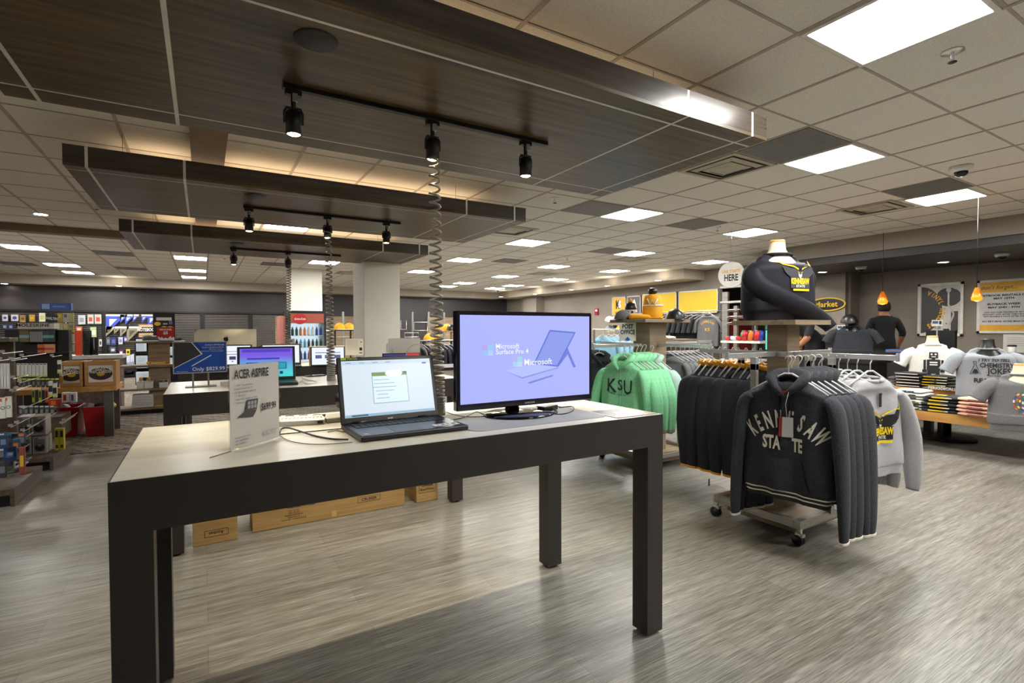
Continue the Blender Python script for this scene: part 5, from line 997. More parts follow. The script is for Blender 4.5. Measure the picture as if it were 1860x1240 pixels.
# tan paper rolls and stacks on the back shelf, left of the tall shelf unit
for k in range(4): goods('paper_roll', 'white paper roll pack standing on the back shelf, %s from left' % (['first']+ORD)[k], 'paper roll', 230+k*3.4, 646-k, 233+k*3.4, 670, 17.6, .1, (208, 214, 226), [(.2, .2, .8, .5, (110, 120, 190))], 'paper rolls on the back shelf')
goods('paper_ream', 'blue and white wide paper pack on the back shelf', 'paper', 218, 671, 243, 680, 17.5, .2, (206, 212, 222), [(.0, .3, .8, .7, (40, 60, 170)), (.5, .5, .9, .9, (210, 170, 60))])
b = MB(); b.b2((-2.2, 17.3, .2), (-.9, 18.15, .32)); b.b2((-2.2, 17.5, .0), (-.9, 18.15, .2)); tag(b.build('back_shelf', BLK), 'low black shelf along the back wall behind the crates', 'shelf')
# binder shelves between (white packs in black bays)
by_ = thing('black_shelf_bay', 'tall black shelf bay of clear-wrapped paper behind the oak shelf unit', 'shelf', (at_y(300, 650, 15).x, 15.0, 0)); x0_, x1_ = at_y(245, 650, 15).x-by_.location.x, at_y(330, 650, 15).x-by_.location.x
b = MB()
for z in (.02, .38, .74, 1.07): b.b2((x0_, 0, z), (x1_, .4, z+.03))
for x in (x0_, x1_-.03): b.b2((x, 0, 0), (x+.03, .4, 1.10))
b.b2((x0_, .38, 0), (x1_, .4, 1.1)); b.build('carcass', BLK, by_)
for k, (u0, v0, u1, v1) in enumerate([(247, 616, 265, 638), (247, 646, 268, 668), (247, 675, 276, 697), (270, 646, 283, 660), (309, 630, 316, 645), (317, 630, 323, 645), (309, 650, 322, 664)]): goods('paper_pack', 'white wrapped paper pack in the black bay, '+['top left', 'second shelf left', 'third shelf left', 'second shelf middle', 'upright by the price sign', 'upright right of that', 'lower right'][k], 'paper', u0, v0, u1, v1, 14.93, .2, (196, 204, 214), [(.12, .12, .88, .88, (176, 190, 206))])
# oak tiered shelf unit with the red sign
ot = thing('oak_shelf_unit', 'tiered oak shelf unit with white boxes, left of the second table', 'shelf', (-.72, 9.9, 0))
for w, z, d in ((.36, 1.09, .3), (.42, .72, .36), (.48, .36, .40), (.52, .07, .44)): b = MB(); b.b2((-w+.05, -d/2, z), (w+.1, d/2, z+.03)); b.build('shelf_board', OAKX, ot, bevel=.002)
b = MB(); b.b2((-.02, -.06, .0), (.26, .0, 1.09)); b.build('spine_board', OAK, ot); b = MB(); b.b2((-.4, -.18, 0), (.5, .18, .069)); b.build('kick_base', BLK, ot)
OY = 9.76
rs = board('sale_sign', 'red sale sign reading $5 on the oak shelf unit', 'sign', (at_y(301, 605, OY).x, OY-.02, at_y(301, 617, OY).z), .235, .20, .005, 0, col(178, 34, 38, r=.4), [('t', WINK, 0, .15, .038, {'s': 'ABOUND', 'bold': .03}), ('t', WINK, 0, .09, .062, {'s': '$5', 'bold': .03}), ('p', WINK, [(-.115, .002), (-.115, .03), (-.09, .055), (-.07, .03), (-.05, .05), (-.03, .02), (0, .035), (.03, .02), (.06, .06), (.08, .03), (.1, .05), (.115, .03), (.115, .002)])])
goods('tissue_box', 'blue and white box below the red sale sign', 'box', 292, 617, 316, 624, OY-.06, .08, (226, 226, 232), [(0, .1, 1, .5, (40, 60, 150))], rest=1.121)
def shoe(label, u, v, y, z, rz, c):
    p = at_y(u, v, y); t = thing('shoe', label, 'shoe', (p.x, y, z), rz); b = MB(); b.tube([(-.11, 0, .045), (-.06, 0, .05), (0, 0, .05), (.07, 0, .035), (.13, 0, .025)], [.03, .04, .038, .034, .012], 12, flat=1); b.build('upper', col(*c, r=.6), t)
    b = MB(); slab(b, [(-.14, -.035), (.1, -.04), (.145, 0), (.1, .04), (-.14, .035)], 0, .016); b.build('sole', WHITE, t); return t
shoe('grey and black sneaker on the top of the oak shelf unit, left', 274, 618, OY-.05, 1.121, .5, (90, 92, 98)); shoe('dark sneaker leaning beside the red sale sign', 284, 612, OY+.08, 1.121, .9, (52, 54, 60))
for k, (u0, u1, v0, v1, z, lb) in enumerate([(268, 322, 661, 667, .751, 'yellow and white box strip on the second oak shelf'), (266, 300, 657, 661, None, 'second yellow strip on top of the lower one'), (280, 322, 736, 742, .101, 'yellow pack on the bottom oak shelf')]): goods('yellow_pack', lb, 'pack', u0, v0, u1, v1, OY-.02, .12, (232, 172, 30), [(.1, .2, .9, .5, (226, 220, 200)), (.15, .3, .25, .7, (40, 80, 170))], rest=z)
for k, (u0, u1, v0, c, lb) in enumerate([(248, 261, 693, (222, 222, 218), 'white small box, left of two on the third oak shelf'), (262, 278, 692, (222, 222, 218), 'white small box with yellow mugs on it, third oak shelf'), (289, 305, 690, (222, 222, 218), 'white small box with black lid, right on the third oak shelf')]):
    goods('gift_box', lb, 'box', u0, v0, u1, 705, OY, .12, c, [(.0, .9, 1, 1, (200, 200, 196))] if k < 2 else [(.0, .72, 1, 1, (50, 50, 52)), (.4, .8, .6, .95, (150, 150, 150))], rest=.391)
for k in range(3):
    p = at_y(256+k*7, 688, OY+.04); b = MB(); b.lathe([(0, 0), (.022, .0), (.026, .03), (.024, .05), (0, .055)], n=14); tag(b.build('small_toy', [FAB['gold'], BLK, FAB['gold']][k], loc=(p.x, OY+.05, at_y(256, 692, OY).z)), 'small %s ornament on the white boxes, %s' % (['gold', 'black', 'gold'][k], ['left', 'middle', 'right'][k]), 'ornament')
for k in range(5): goods('paper_ream', 'white paper ream in the stack on the bottom oak shelf, %s from top' % (['first']+ORD)[k], 'paper', 240-k*.3, 717+k*4.6, 277+k*.2, 721.2+k*4.6, OY-.06, .25, (220, 220, 222), [(.05, .2, .5, .6, (206, 206, 208))], 'paper reams on the bottom oak shelf')
kz = goods('banner_kiosk', 'black banner panel with yellow badges behind the red sale sign', 'banner', 278, 567, 318, 622, 11.2, .1, (24, 24, 28)); 
for (X, Z, w, h, c, nm) in [(0, .78, .7, .1, (206, 206, 206), 'r'), (-.3, .62, .09, .09, (226, 190, 40), 'o'), (.0, .48, .07, .07, (226, 190, 40), 'o'), (.28, .48, .09, .09, (210, 170, 80), 'o'), (-.3, .48, .08, .05, (206, 206, 210), 'r'), (.05, .62, .2, .04, (200, 200, 200), 'r'), (.3, .66, .16, .12, (80, 120, 160), 'r')]:
    ww, hh = at_y(318, 600, 11.2).x-at_y(278, 600, 11.2).x, at_y(300, 567, 11.2).z-at_y(300, 622, 11.2).z; b = MB(); X *= ww; Z *= hh
    if nm == 'o': b.poly([(X+.05*cos(a*pi/8), Z+.035*sin(a*pi/8)) for a in range(16)], -.003, .001)
    else: b.poly([(X-w*ww/2, Z-h*hh/2), (X+w*ww/2, Z-h*hh/2), (X+w*ww/2, Z+h*hh/2), (X-w*ww/2, Z+h*hh/2)], -.003, .001)
    b.build('badge', col(*c, r=.5), kz)
b = MB(); b.b2((-.02, .03, -1.3), (.02, .07, 0)); b.build('post', BLK, kz)
# ------------------------------------------------------------------ middle distance: cooler, racks, counter
ck = thing('drinks_cooler', 'glass-door drinks cooler with a red round logo by the far white column', 'cooler', (at_y(559, 600, 12.2).x, 12.2, 0)); w = .40
b = MB(); b.b2((-w, .02, 0), (w, .75, .04)); b.b2((-w, .02, 1.66), (w, .75, 1.72)); b.b2((-w, .02, .04), (-w+.05, .75, 1.66)); b.b2((w-.05, .02, .04), (w, .75, 1.66)); b.b2((-w+.05, .7, .04), (w-.05, .75, 1.66)); b.build('cabinet', BLK, ck)
b = MB(); b.b2((-w+.05, .66, .3), (w-.05, .69, 1.45)); b.build('lit_back', em(206, 226, 240, s=1.1), ck)
b = MB(); b.b2((-w+.05, .015, 1.45), (w-.05, .05, 1.66)); hdn = b.build('header', em(200, 90, 60, s=.7), ck)
b = MB(); b.poly([(-.16+.15*cos(a*pi/12), 1.54+.12*sin(a*pi/12)) for a in range(24)], .012, .001); lg = b.build('logo_disc', em(200, 20, 30, s=.8), hdn); b = MB(); text_to(b, 'Coca-Cola', -.16, 1.52, .06, .009, bold=.01, shear=.2, sx=.9); b.build('lettering', WINK, lg)
for z in (.35, .62, .89, 1.16): b = MB(); b.b2((-w+.05, .1, z), (w-.05, .6, z+.012)); b.build('shelf', WHITE, ck)
b = MB(); b.b2((-w+.05, .0, .04), (w-.05, .012, 1.45)); b.build('door_glass', GLASS, ck)
b0 = None
BC = [(60, 30, 26), (40, 90, 60), (230, 130, 40), (220, 220, 226), (40, 70, 160), (170, 24, 34), (30, 30, 34), (90, 160, 190)]
for r_, z in enumerate((.362, .632, .902, 1.172)):
    for k in range(8):
        c = BC[(r_*3+k//2) % 8]; x = ck.location.x-.30+k*.085
        b = MB(); b.lathe([(0, 0), (.028, 0), (.03, .02), (.03, .12), (.012, .17), (.012, .19), (0, .19)], n=10); o = b.build('bottle', col(*c, r=.25), loc=(x, 12.32, z)); tag(o, 'drink bottle in the cooler, %s from left on the %s shelf' % ((['first']+ORD)[k], ['lowest', 'second', 'third', 'top'][r_]), 'bottle', 'bottles in the drinks cooler')
b = MB(); b.b2((0, 0, 0), (.12, .5, 1.6)); tag(b.build('side_panel', col(190, 120, 110, r=.5), loc=(ck.location.x-.56, 12.3, 0)), 'pinkish narrow panel left of the drinks cooler', 'panel')
sgn = board('small_sign', 'small white sign with a brown leaf mark left of the cooler', 'sign', (at_y(528, 622, 9.5).x, 9.5, at_y(528, 632, 9.5).z), .13, .16, .004, 0, PAPER, [('e', col(130, 80, 40, r=.5), 0, .12, .03, .015), ('t', INK, 0, .05, .035, {'s': 'FALCON', 'bold': .02, 'sx': .7})])
b = MB(); b.b2((-.01, .0, -1.0), (.01, .01, 0)); b.build('post', STEEL, sgn)
wc_ = thing('white_counter', 'low cream counter with a dark top edge behind the laptop and monitor', 'counter', (at_y(728, 680, 5.3).x, 5.3, 0)); cw = at_y(1010, 680, 5.3).x-wc_.location.x
b = MB(); b.b2((0, 0, 0), (cw, .55, .83)); b.build('body', col(206, 200, 186, r=.5), wc_); b = MB(); b.b2((-.01, -.01, .83), (cw+.01, .56, .86)); b.build('top', BLKM, wc_)
sw = board('switch_plate', 'pale switch plate on the near white column', 'switch', (2.25+.42, 8.392, at_y(699, 640, 8.39).z), .1, .15, .006, 0, col(200, 198, 188, r=.4), [('r', GRYI, 0, .075, .03, .07)])
# fixtures and caps against the tan slatwall
def caprack(label, u0, u1, v, y, cs):
    a, b_ = at_y(u0, v, y), at_y(u1, v, y); t = thing('wall_rail', label, 'rail', (a.x, y, a.z)); b = MB(); b.tube([(0, 0, 0), (b_.x-a.x, 0, 0)], .012, 8); b.tube([(0, .3, .0), (b_.x-a.x, .3, 0)], .012, 8); b.tube([(0, 0, 0), (0, .5, 0)], .012, 8); b.build('rail', CHROME, t); return t
for k, (u, v0, v1, y) in enumerate([(750, 566, 640, 15.5), (624, 566, 640, 15.5), (590, 565, 625, 15.5), (779, 566, 600, 15.5), (807, 567, 600, 15.5)]):
    p = at_y(u, v1, y); b = MB(); h = at_y(u, v0, y).z; b.b2((-.03, 0, 0), (.03, .03, h)); tag(b.build('fixture_post', STEEL, loc=(p.x, y, 0)), 'tall steel fixture post, '+['right of the white column', 'left of the white column', 'right of the drinks cooler', 'first behind the coil', 'second behind the coil'][k], 'post')
for k, (u0, v0, u1, v1) in enumerate([(728, 582, 738, 598), (752, 585, 776, 600), (735, 604, 760, 612), (586, 600, 640, 612)]):
    a, b_ = at_y(u0, v1, 15.4), at_y(u1, v0, 15.4); b = MB(); b.tube([(a.x, 15.4, a.z), (b_.x, 15.4, a.z), (b_.x, 15.4, b_.z), (a.x, 15.4, b_.z), (a.x, 15.4, a.z)], .012, 6); tag(b.build('clothes_rail', CHROME), 'rectangular wire display frame '+['nearest the white column', 'between the two steel posts', 'low beside the steel post', 'left of the white column'][k], 'display frame')
def cap(label, p, rz, c, c2, s_=1.0, group=None):
    t = thing('cap', label, 'cap', p, rz, group); b = MB(); b.lathe([(.095*cos(a*pi/16)*s_, .11*sin(a*pi/16)*s_) for a in range(9)], n=20); b.build('crown', c, t)
    b = MB(); vs = []; n = 9
    for i in range(n): a = pi+pi*i/(n-1); vs += [(.092*cos(a)*s_, .092*sin(a)*s_, .008), (.085*cos(a)*s_, (.092*sin(a)-.075*abs(sin(a)))*s_, -.004)]
    b.add(vs, [(2*i, 2*i+1, 2*i+3, 2*i+2) for i in range(n-1)], 0, True); o = b.build('brim', c2, t); md = o.modifiers.new('t', 'SOLIDIFY'); md.thickness = .004
    b = MB(); b.lathe([(.0, .112*s_), (.01, .111*s_), (.011, .106*s_)], n=8); b.build('button', c2, t); return t
for k, (u, v, y, c, c2) in enumerate([(800, 600, 11.5, FAB['gold'], FAB['gold']), (812, 600, 11.5, FAB['gold'], BLK), (820, 601, 11.4, BLK, FAB['gold']), (780, 618, 11.2, FAB['gold'], FAB['gold']), (790, 617, 11.2, FAB['gold'], FAB['gold']), (617, 598, 13.2, FAB['gold'], WHITE), (634, 598, 13.2, FAB['gold'], WHITE)]):
    p = at_y(u, v, y); cap(['gold cap, left on the shelf behind the coil', 'gold and black cap beside the left gold one', 'black cap with gold badge right of the gold ones', 'lower gold cap on the rail behind the coil', 'lower gold cap, second on the rail', 'orange and white cap left of the white column', 'orange and white cap nearest the white column'][k], (p.x, y, p.z), .3, c, c2, 1.5)
for u0, u1, v, y, lb in [(790, 830, 601, 11.4, 'oak cap shelf behind the coil'), (768, 830, 619, 11.2, 'lower rail shelf of gold caps behind the coil'), (606, 645, 599, 13.2, 'black wire shelf of orange caps left of the white column')]:
    a, b_ = at_y(u0, v, y), at_y(u1, v, y); b = MB(); b.b2((0, -.16, -.025), (b_.x-a.x, .2, -.001)); b.b2((.05, .17, -a.z), (.09, .2, -.025)); b.b2((b_.x-a.x-.09, .17, -a.z), (b_.x-a.x-.05, .2, -.025)); t = tag(b.build('cap_shelf', OAKX if 'oak' in lb else BLKM, loc=a), lb, 'shelf')
# navy clothes behind the coil
ng = 'dark navy shirts behind the coil'
p = at_y(790, 618, 10.6); r_ = thing('garment_rack', 'chrome clothes rail of dark navy shirts behind the coil', 'clothes rack', (p.x, 10.6, 0)); b = MB(); b.tube([(-.55, 0, p.z), (.6, 0, p.z)], .012, 8); b.build('rail', CHROME, r_)
for x in (-.53, .58): b = MB(); b.b2((x-.012, -.012, .03), (x+.012, .012, p.z)); b.build('upright', STEEL, r_); b = MB(); b.b2((x-.02, -.25, 0), (x+.02, .25, .03)); b.build('foot', STEEL, r_)
n1 = garment('shirt', 'dark navy shirt, leftmost on the rail behind the coil', 'shirt', (p.x-.42, 10.6, p.z-.13), -1.0, 'plain', 71, ng, None, True, .66, .26, 'navy', 'navy', .5, 0, .05, False, ng)
repeat(n1, [(p.x-.42+.11*k, 10.6, p.z-.13) for k in range(1, 10)], -1.0, ['dark navy shirt, %s from left on the rail behind the coil' % ORD[k-1] for k in range(1, 10)], ng, ng)
# ------------------------------------------------------------------ right wall: banners, alarm, shelves
def wallboard(name, label, cat, u0, v0, u1, v1, x, m, items=(), frame=None, t=.02, wm=None):
    um, vm = (u0+u1)/2, (v0+v1)/2; a, b_ = at_x(u0, vm, x), at_x(u1, vm, x); z1, z0 = at_x(um, v0, x).z, at_x(um, v1, x).z; w, h = a.y-b_.y, z1-z0
    it = []
    for q in items:
        if q[0] == 'r': it.append(('r', q[1], q[2]*w, q[3]*h, q[4]*w, q[5]*h))
        elif q[0] == 'p': it.append(('p', q[1], [(X*w, Z*h) for X, Z in q[2]]))
        elif q[0] == 'e': it.append(('e', q[1], q[2]*w, q[3]*h, q[4]*h, q[5]*h))
        elif q[0] == 't': it.append(('t', q[1], q[2]*w, q[3]*h, q[4]*h, q[5]))
        elif q[0] == 'a': kw = dict(q[6]); kw['size'] *= h; it.append(('a', q[1], q[2]*w, q[3]*h, q[4]*h, kw))
    return board(name, label, cat, (x, (a.y+b_.y)/2, z0), w, h, t, -pi/2, m, it, frame=frame)
GOLD = mat('gold_sign', (238, 180, 52), r=.4); DGR = col(92, 92, 100, r=.4); YB_ = mat('yellow_banner', (226, 190, 24), (216, 180, 22), r=.4, sc=(1, 1, 1)); ALF = (SILVER, .03)
X1 = 10.62
wallboard('banner', 'gold HEADWEAR banner with an interlaced letter mark, left of the grey one', 'banner', 1112, 540, 1136, 572, X1, GOLD, [('t', FAB['dkgreen'], -.08, .38, .62, {'s': 'K', 'bold': .05, 'sx': .8}), ('t', WINK, .08, .42, .55, {'s': 'S', 'bold': .05, 'sx': .8}), ('t', FAB['dkgreen'], 0, .08, .17, {'s': 'HEADWEAR', 'bold': .02, 'sx': .62})], ALF)
wallboard('banner', 'dark grey banner with a white three-bar sportswear mark', 'banner', 1139, 538, 1163, 571, X1, DGR, [('p', WINK, [(-.36, .36), (-.25, .36), (-.17, .52), (-.27, .58)]), ('p', WINK, [(-.19, .36), (-.04, .36), (.05, .66), (-.10, .74)][:4]), ('p', WINK, [(.0, .36), (.24, .36), (.08, .84), (-.03, .76)][:4]), ('t', WINK, 0, .14, .24, {'s': 'adidas', 'bold': .04, 'sx': .9})], ALF)
wallboard('banner', 'plain yellow banner, left of the two on the right wall', 'banner', 1167, 533, 1228, 570, X1, YB_, (), ALF); wallboard('banner', 'plain yellow banner, right and larger of the two on the right wall', 'banner', 1233, 528, 1303, 568, X1, YB_, (), ALF)
al = wallboard('fire_alarm', 'small red fire alarm on the right wall', 'alarm', 1080, 560, 1086, 572, XW-.04, RED, [('r', WINK, 0, .7, .6, .3)], t=.04)
# headwear shelves with caps
hs = thing('cap_shelf', 'two-tier white shelf of caps left of the yellow banners', 'shelf', (9.9, 10.8, 0))
A1 = at_x(1101, 583, 9.9); A2 = at_x(1150, 581, 9.9)
b = MB()
for z in (at_x(1120, 583, 9.9).z, at_x(1120, 600, 9.9).z, at_x(1120, 625, 9.9).z): b.b2((-.02, A2.y-10.8, z-.02), (.75, A1.y-10.8, z))
b.build('shelf_board', WHITE, hs); b = MB(); b.b2((.7, A2.y-10.8, .3), (.78, A1.y-10.8, 1.7)); b.build('back_panel', OAK, hs)
for k in range(4):
    for r_, v in enumerate((583, 600)):
        p = at_x(1107+k*10, v, 10.05); c = [FAB['white'], FAB['tee'], BLK, FAB['gold']][(k+r_) % 4]
        cap('%s cap, %s from left on the %s cap shelf' % (['white', 'grey', 'black', 'gold'][(k+r_) % 4], (['first']+ORD)[k], ['upper', 'lower'][r_]), (10.05, p.y, at_x(1120, v, 9.9).z), -pi/2+.2, c, FAB['gold'] if k % 2 else BLK, 1.4, 'caps on the headwear shelf')
# goods on the mint rack's top shelf
PX, PY, PZ = GX2, GY2, 1.376
kb = thing('knit_hat_display', 'yellow knit hat form with white W band and black pompom above POST OFFICE', 'hat display', (PX+.02, PY-.02, PZ+.03), -.75)
b = MB(); b.lathe([(.095, 0), (.10, .03), (.095, .1), (.085, .16), (.075, .2), (.03, .22), (0, .222)], n=22, sy=.7); b.build('knit_body', FAB['gold'], kb)
b = MB(); b.lathe([(.0, .215), (.03, .215), (.045, .235), (.04, .265), (.015, .28), (0, .28)], n=14); b.build('pompom', BLK, kb)
b = MB(); pts = [(-.055, .17), (-.03, .11), (-.008, .155), (.015, .11), (.045, .17)]; fn_ = lambda x: -.07*sqrt(max(0, 1-(x/.1)**2))-.004; b.tube([(x, fn_(x), z) for x, z in pts], .007, 6); b.build('letter_mark', WHITE, kb)
b = MB(); b.lathe([(.0955, .098), (.099, .098), (.099, .112), (.0925, .112)], n=22, sy=.72); b.build('band', WHITE, kb)
def folded(label, loc, rz, m, s=(.26, .3, .035), prints=(), group=None, name='folded_shirt', cat='shirt'):
    t = thing(name, label, cat, loc, rz, group); w, d, h = s; vs = []; n = 20; rows = 9; rnd = random.Random(int(loc[0]*999+loc[2]*777)); a0 = rnd.uniform(0, 6)
    b = MB()
    for i in range(rows+1):
        ph = -pi/2+pi*i/rows
        for j in range(n):
            th = 2*pi*j/n; ca, sa = cos(th), sin(th); e = .22; rr = abs(cos(ph))**.35 if abs(cos(ph)) > 1e-6 else 0
            x = w/2*abs(ca)**e*(1 if ca > 0 else -1)*rr; y = d/2*abs(sa)**e*(1 if sa > 0 else -1)*rr; z = h/2+h/2*sin(ph)
            vs.append((x+.004*sin(y*30+a0), y+.004*sin(x*25+a0), z+(.004*sin(x*28+a0+y*17) if i > rows/2 else 0)))
    b.add(vs, [(i*n+j, i*n+(j+1) % n, (i+1)*n+(j+1) % n, (i+1)*n+j) for i in range(rows) for j in range(n)], 0, True); b.build('cloth', m, t)
    for (x, y, pw, pd, c, fr) in prints:
        b = MB()
        if fr: b.box((x*w, -d/2-.001, h*.5), (pw*w, .003, h*.5*pd))
        else: b.box((x*w, y*d, h+.0035), (pw*w, pd*d, .002))
        b.build('print', c, t)
    return t
folded('folded yellow knit on the shelf above POST OFFICE, left', (PX-.14, PY+.0, PZ), -.75, FAB['gold'], (.2, .16, .05), name='folded_knit', cat='knitwear'); folded('folded yellow knit on the shelf above POST OFFICE, under the hat form', (PX+.03, PY-.02, PZ), -.75, FAB['gold'], (.18, .16, .03), name='folded_knit', cat='knitwear')
cap('black cap at the right end of the shelf above POST OFFICE', (PX+.18, PY-.16, PZ), -.5, BLK, BLK, .95); cap('black and white patterned cap at the left of the shelf above POST OFFICE', (PX-.20, PY+.16, PZ), -1.0, FAB['tee2'], BLK, .9)
pl = thing('knit_cap_figure', 'small striped knit beanie figure with gold top, left behind the hat form', 'figure', (PX-.09, PY+.17, PZ), -.8)
b = MB(); b.lathe([(.05, 0), (.055, .05), (.05, .1), (.04, .13)], n=16); b.build('head_form', FAB['white'], pl); b = MB(); b.lathe([(.053, .1), (.055, .12), (.045, .16), (0, .18)], n=16); b.build('knit_cap', BLK, pl); b = MB(); b.lathe([(0, .17), (.02, .175), (.024, .195), (0, .215)], n=12); b.build('pompom', FAB['gold'], pl)
b = MB()
for q in (-.02, .02): b.lathe([(0, 0), (.011, .002), (.011, .006), (0, .008)], M=Matrix.Translation((q, -.052, .075)) @ Matrix.Rotation(pi/2, 4, 'X'), n=10)
b.build('eyes', BLK, pl)
# black clothing hanging along the right wall
bg = 'black shirts under the yellow banners'
rl = thing('wall_rail', 'chrome wall rail of black shirts under the yellow banners', 'rail', (10.1, 9.1, 0)); b = MB(); b.tube([(0, -1.4, 1.71), (0, 1.5, 1.71)], .012, 8)
for y in (-1.35, 0, 1.45): b.tube([(0, y, 1.71), (.58, y, 1.71)], .01, 6)
b.build('rail', CHROME, rl)
bk = garment('shirt', 'black shirt at the left end of the row under the yellow banners', 'shirt', (10.1, 10.05, 1.58), -pi/2+.9, 'plain', 81, bg, None, True, .74, .26, 'blk', 'blk', .3, 0, .05, False, bg)
ys = [10.05-.165*k for k in range(1, 14)]
repeat(bk, [(10.1, y, 1.58) for y in ys], -pi/2+.9, ['black shirt, number %s along the row under the yellow banners' % w for w in 'two three four five six seven eight nine ten eleven twelve thirteen fourteen'.split()], bg, bg)
rg = garment('raglan_shirt', 'grey raglan shirt with black sleeves and gold lettering on the right wall', 'shirt', (9.8, at_x(1286, 600, 9.8).y, 1.60), -pi/2+.35, 'plain', 82, None, lambda s, r_: (lambda b: (arc_text(b, 'KENNESAW', 0, -.33, .16, .07, R(135), R(45), fn=lambda x, z: s.yf(x, z)-.004, bold=.03, sx=.6), text_to(b, 'KS', 0, -.36, .09, fn=lambda x, z: s.yf(x, z)-.004, bold=.03), b.build('lettering', FAB['gold'], r_)))(MB()), True, .76, .25, 'tee2', 'blk', .32, 0, .05, False, bg)
yj = garment('hooded_sweatshirt', 'gold hooded top hanging among the black shirts on the right wall', 'hoodie', (9.95, 9.15, 1.36), -pi/2+.3, 'plain', 83, None, None, True, .5, .16, 'gold', 'gold', .3, .05, .05, True, bg)
for k, (x, y, c, n_, lb) in enumerate([(5.9, 6.2, 'sky', 8, 'light blue'), ]):
    z = 1.15; sg2 = 'light blue shirts behind the mint rack'; t = thing('garment_rack', 'chrome rack of light blue shirts behind the mint hoodies', 'clothes rack', (x, y, 0)); b = MB(); b.tube([(-.7, 0, z+.13), (.7, 0, z+.13)], .012, 8); b.build('rail', CHROME, t)
    for q in (-.68, .68): b = MB(); b.b2((q-.012, -.012, 0), (q+.012, .012, z+.13)); b.build('upright', STEEL, t)
    q1 = garment('shirt', 'light blue shirt, leftmost on the rack behind the mint hoodies', 'shirt', (x-.5, y, z), -.9, 'plain', 91, sg2, None, True, .66, .25, c, c, .3, 0, .045, False, sg2)
    repeat(q1, [(x-.5+.12*j, y, z) for j in range(1, n_)], -.9, ['light blue shirt, %s from left behind the mint hoodies' % ORD[j-1] for j in range(1, n_)], sg2, sg2)
cs = thing('display_shelf', 'low wooden shelf with gold and white folded items behind the slate sweatshirts', 'shelf', (7.3, 6.6, 0)); b = MB()
for z in (.5, .8, 1.08): b.b2((-.5, -.25, z), (.5, .25, z+.02))
b.b2((-.5, .2, 0), (.5, .25, 1.1)); b.build('carcass', OAK, cs)
for k in range(4): folded('folded %s item, %s on the low shelf behind the slate sweatshirts' % (['gold', 'white', 'grey', 'gold'][k], (['first']+ORD)[k]), (6.95+.23*k, 6.5, [1.101, 1.101, .821, .821][k]), 0, [FAB['gold'], FAB['white'], FAB['tee'], FAB['gold']][k], (.2, .25, .06))
# hanging round sign
p = Vector((6.6, 4.78, 2.07)); t = thing('hanging_sign', 'round white hanging sign reading LINE STARTS HERE', 'sign', p, -1.28)
b = MB(); b.poly([(.185*cos(a*pi/24), .185*sin(a*pi/24)) for a in range(48)], 0, .01); b.build('disc', WHITE, t); b = MB(); b.tube([(.187*cos(a*pi/24), .005, .187*sin(a*pi/24)) for a in range(49)], .005, 6); b.build('rim', SILVER, t)
b = MB(); text_to(b, 'LINE STARTS', 0, .03, .062, -.002, bold=.03, sx=.72); b.build('lettering', FAB['gold'], t); b = MB(); text_to(b, 'HERE', 0, -.085, .13, -.002, bold=.03, sx=.66); b.build('lettering', INK, t); b = MB(); b.cyl((0, .005, .19), (0, .005, ZC-2.07-.002), .0025, 6); b.build('hanging_wire', SILVER, t)
# doorway: steel bay with chip bags, cooler, exit sign, neon
WX, WY = 9.2, 6.9
st = thing('wire_shelving', 'steel shelving bay with wire racks left of the mannequin bust', 'shelf', (0, 0, 0)); A_ = at_x(1313, 600, 9.3); B_ = at_x(1372, 600, 9.3)
b = MB(); b.b2((9.27, A_.y-.13, .0), (9.33, A_.y, 2.05)); b.b2((9.27, A_.y-.35, 0), (9.33, A_.y-.27, 1.75)); b.b2((9.27, B_.y-.03, 0), (9.33, B_.y, 2.05)); b.build('upright', STEEL, st)
b = MB()
for v in (520, 548): z = at_x(1340, v, 9.3).z; b.b2((9.2, B_.y, z-.02), (9.33, A_.y, z+.02))
b.build('cross_beam', WHITE, st)
b = MB()
for v in (563, 575, 586): z = at_x(1350, v, 9.3).z; b.tube([(9.3, A_.y-.35, z-.03), (8.95, A_.y-.35, z-.03), (8.93, A_.y-.4, z), (8.93, B_.y, z), (9.3, B_.y, z)], .011, 6)
b.build('wire_rack', SILVER, st)
zs = at_x(1340, 618, 8.6).z; a_, b2_ = at_x(1309, 618, 8.6), at_x(1380, 618, 8.6)
b = MB(); b.b2((8.6, b2_.y, zs-.05), (9.26, a_.y, zs-.01)); b.b2((8.6, b2_.y, zs-.38), (9.26, a_.y, zs-.36)); b.build('tray', WHITE, st)
CH = [(196, 40, 36), (222, 214, 200), (220, 120, 40), (40, 60, 170), (190, 30, 40), (30, 70, 190), (210, 210, 220), (60, 110, 60)]
for k in range(12):
    y = a_.y-.06-(a_.y-b2_.y-.1)*k/12; h = .09 if k < 5 else .2; b = MB()
    b.lathe([(.0, 0), (.05, .01), (.065, h*.5), (.05, h-.01), (0, h)], n=10, sx=.6); o = b.build('chip_bag', col(*CH[(k*3+(k > 5)*2) % 8], r=.25), loc=(8.72+.03*(k % 2), y, zs-.009), rz=random.uniform(-.3, .3)); o.rotation_euler.x = .25
    tag(o, '%s snack bag, %s from left on the tray by the doorway' % (['red', 'blue', 'white', 'red', 'red', 'green', 'blue', 'white', 'orange', 'blue', 'white', 'white'][k], ['first', 'second', 'third', 'fourth', 'fifth', 'sixth', 'seventh', 'eighth', 'ninth', 'tenth', 'eleventh', 'last'][k]), 'snack bag', 'snack bags on the tray')
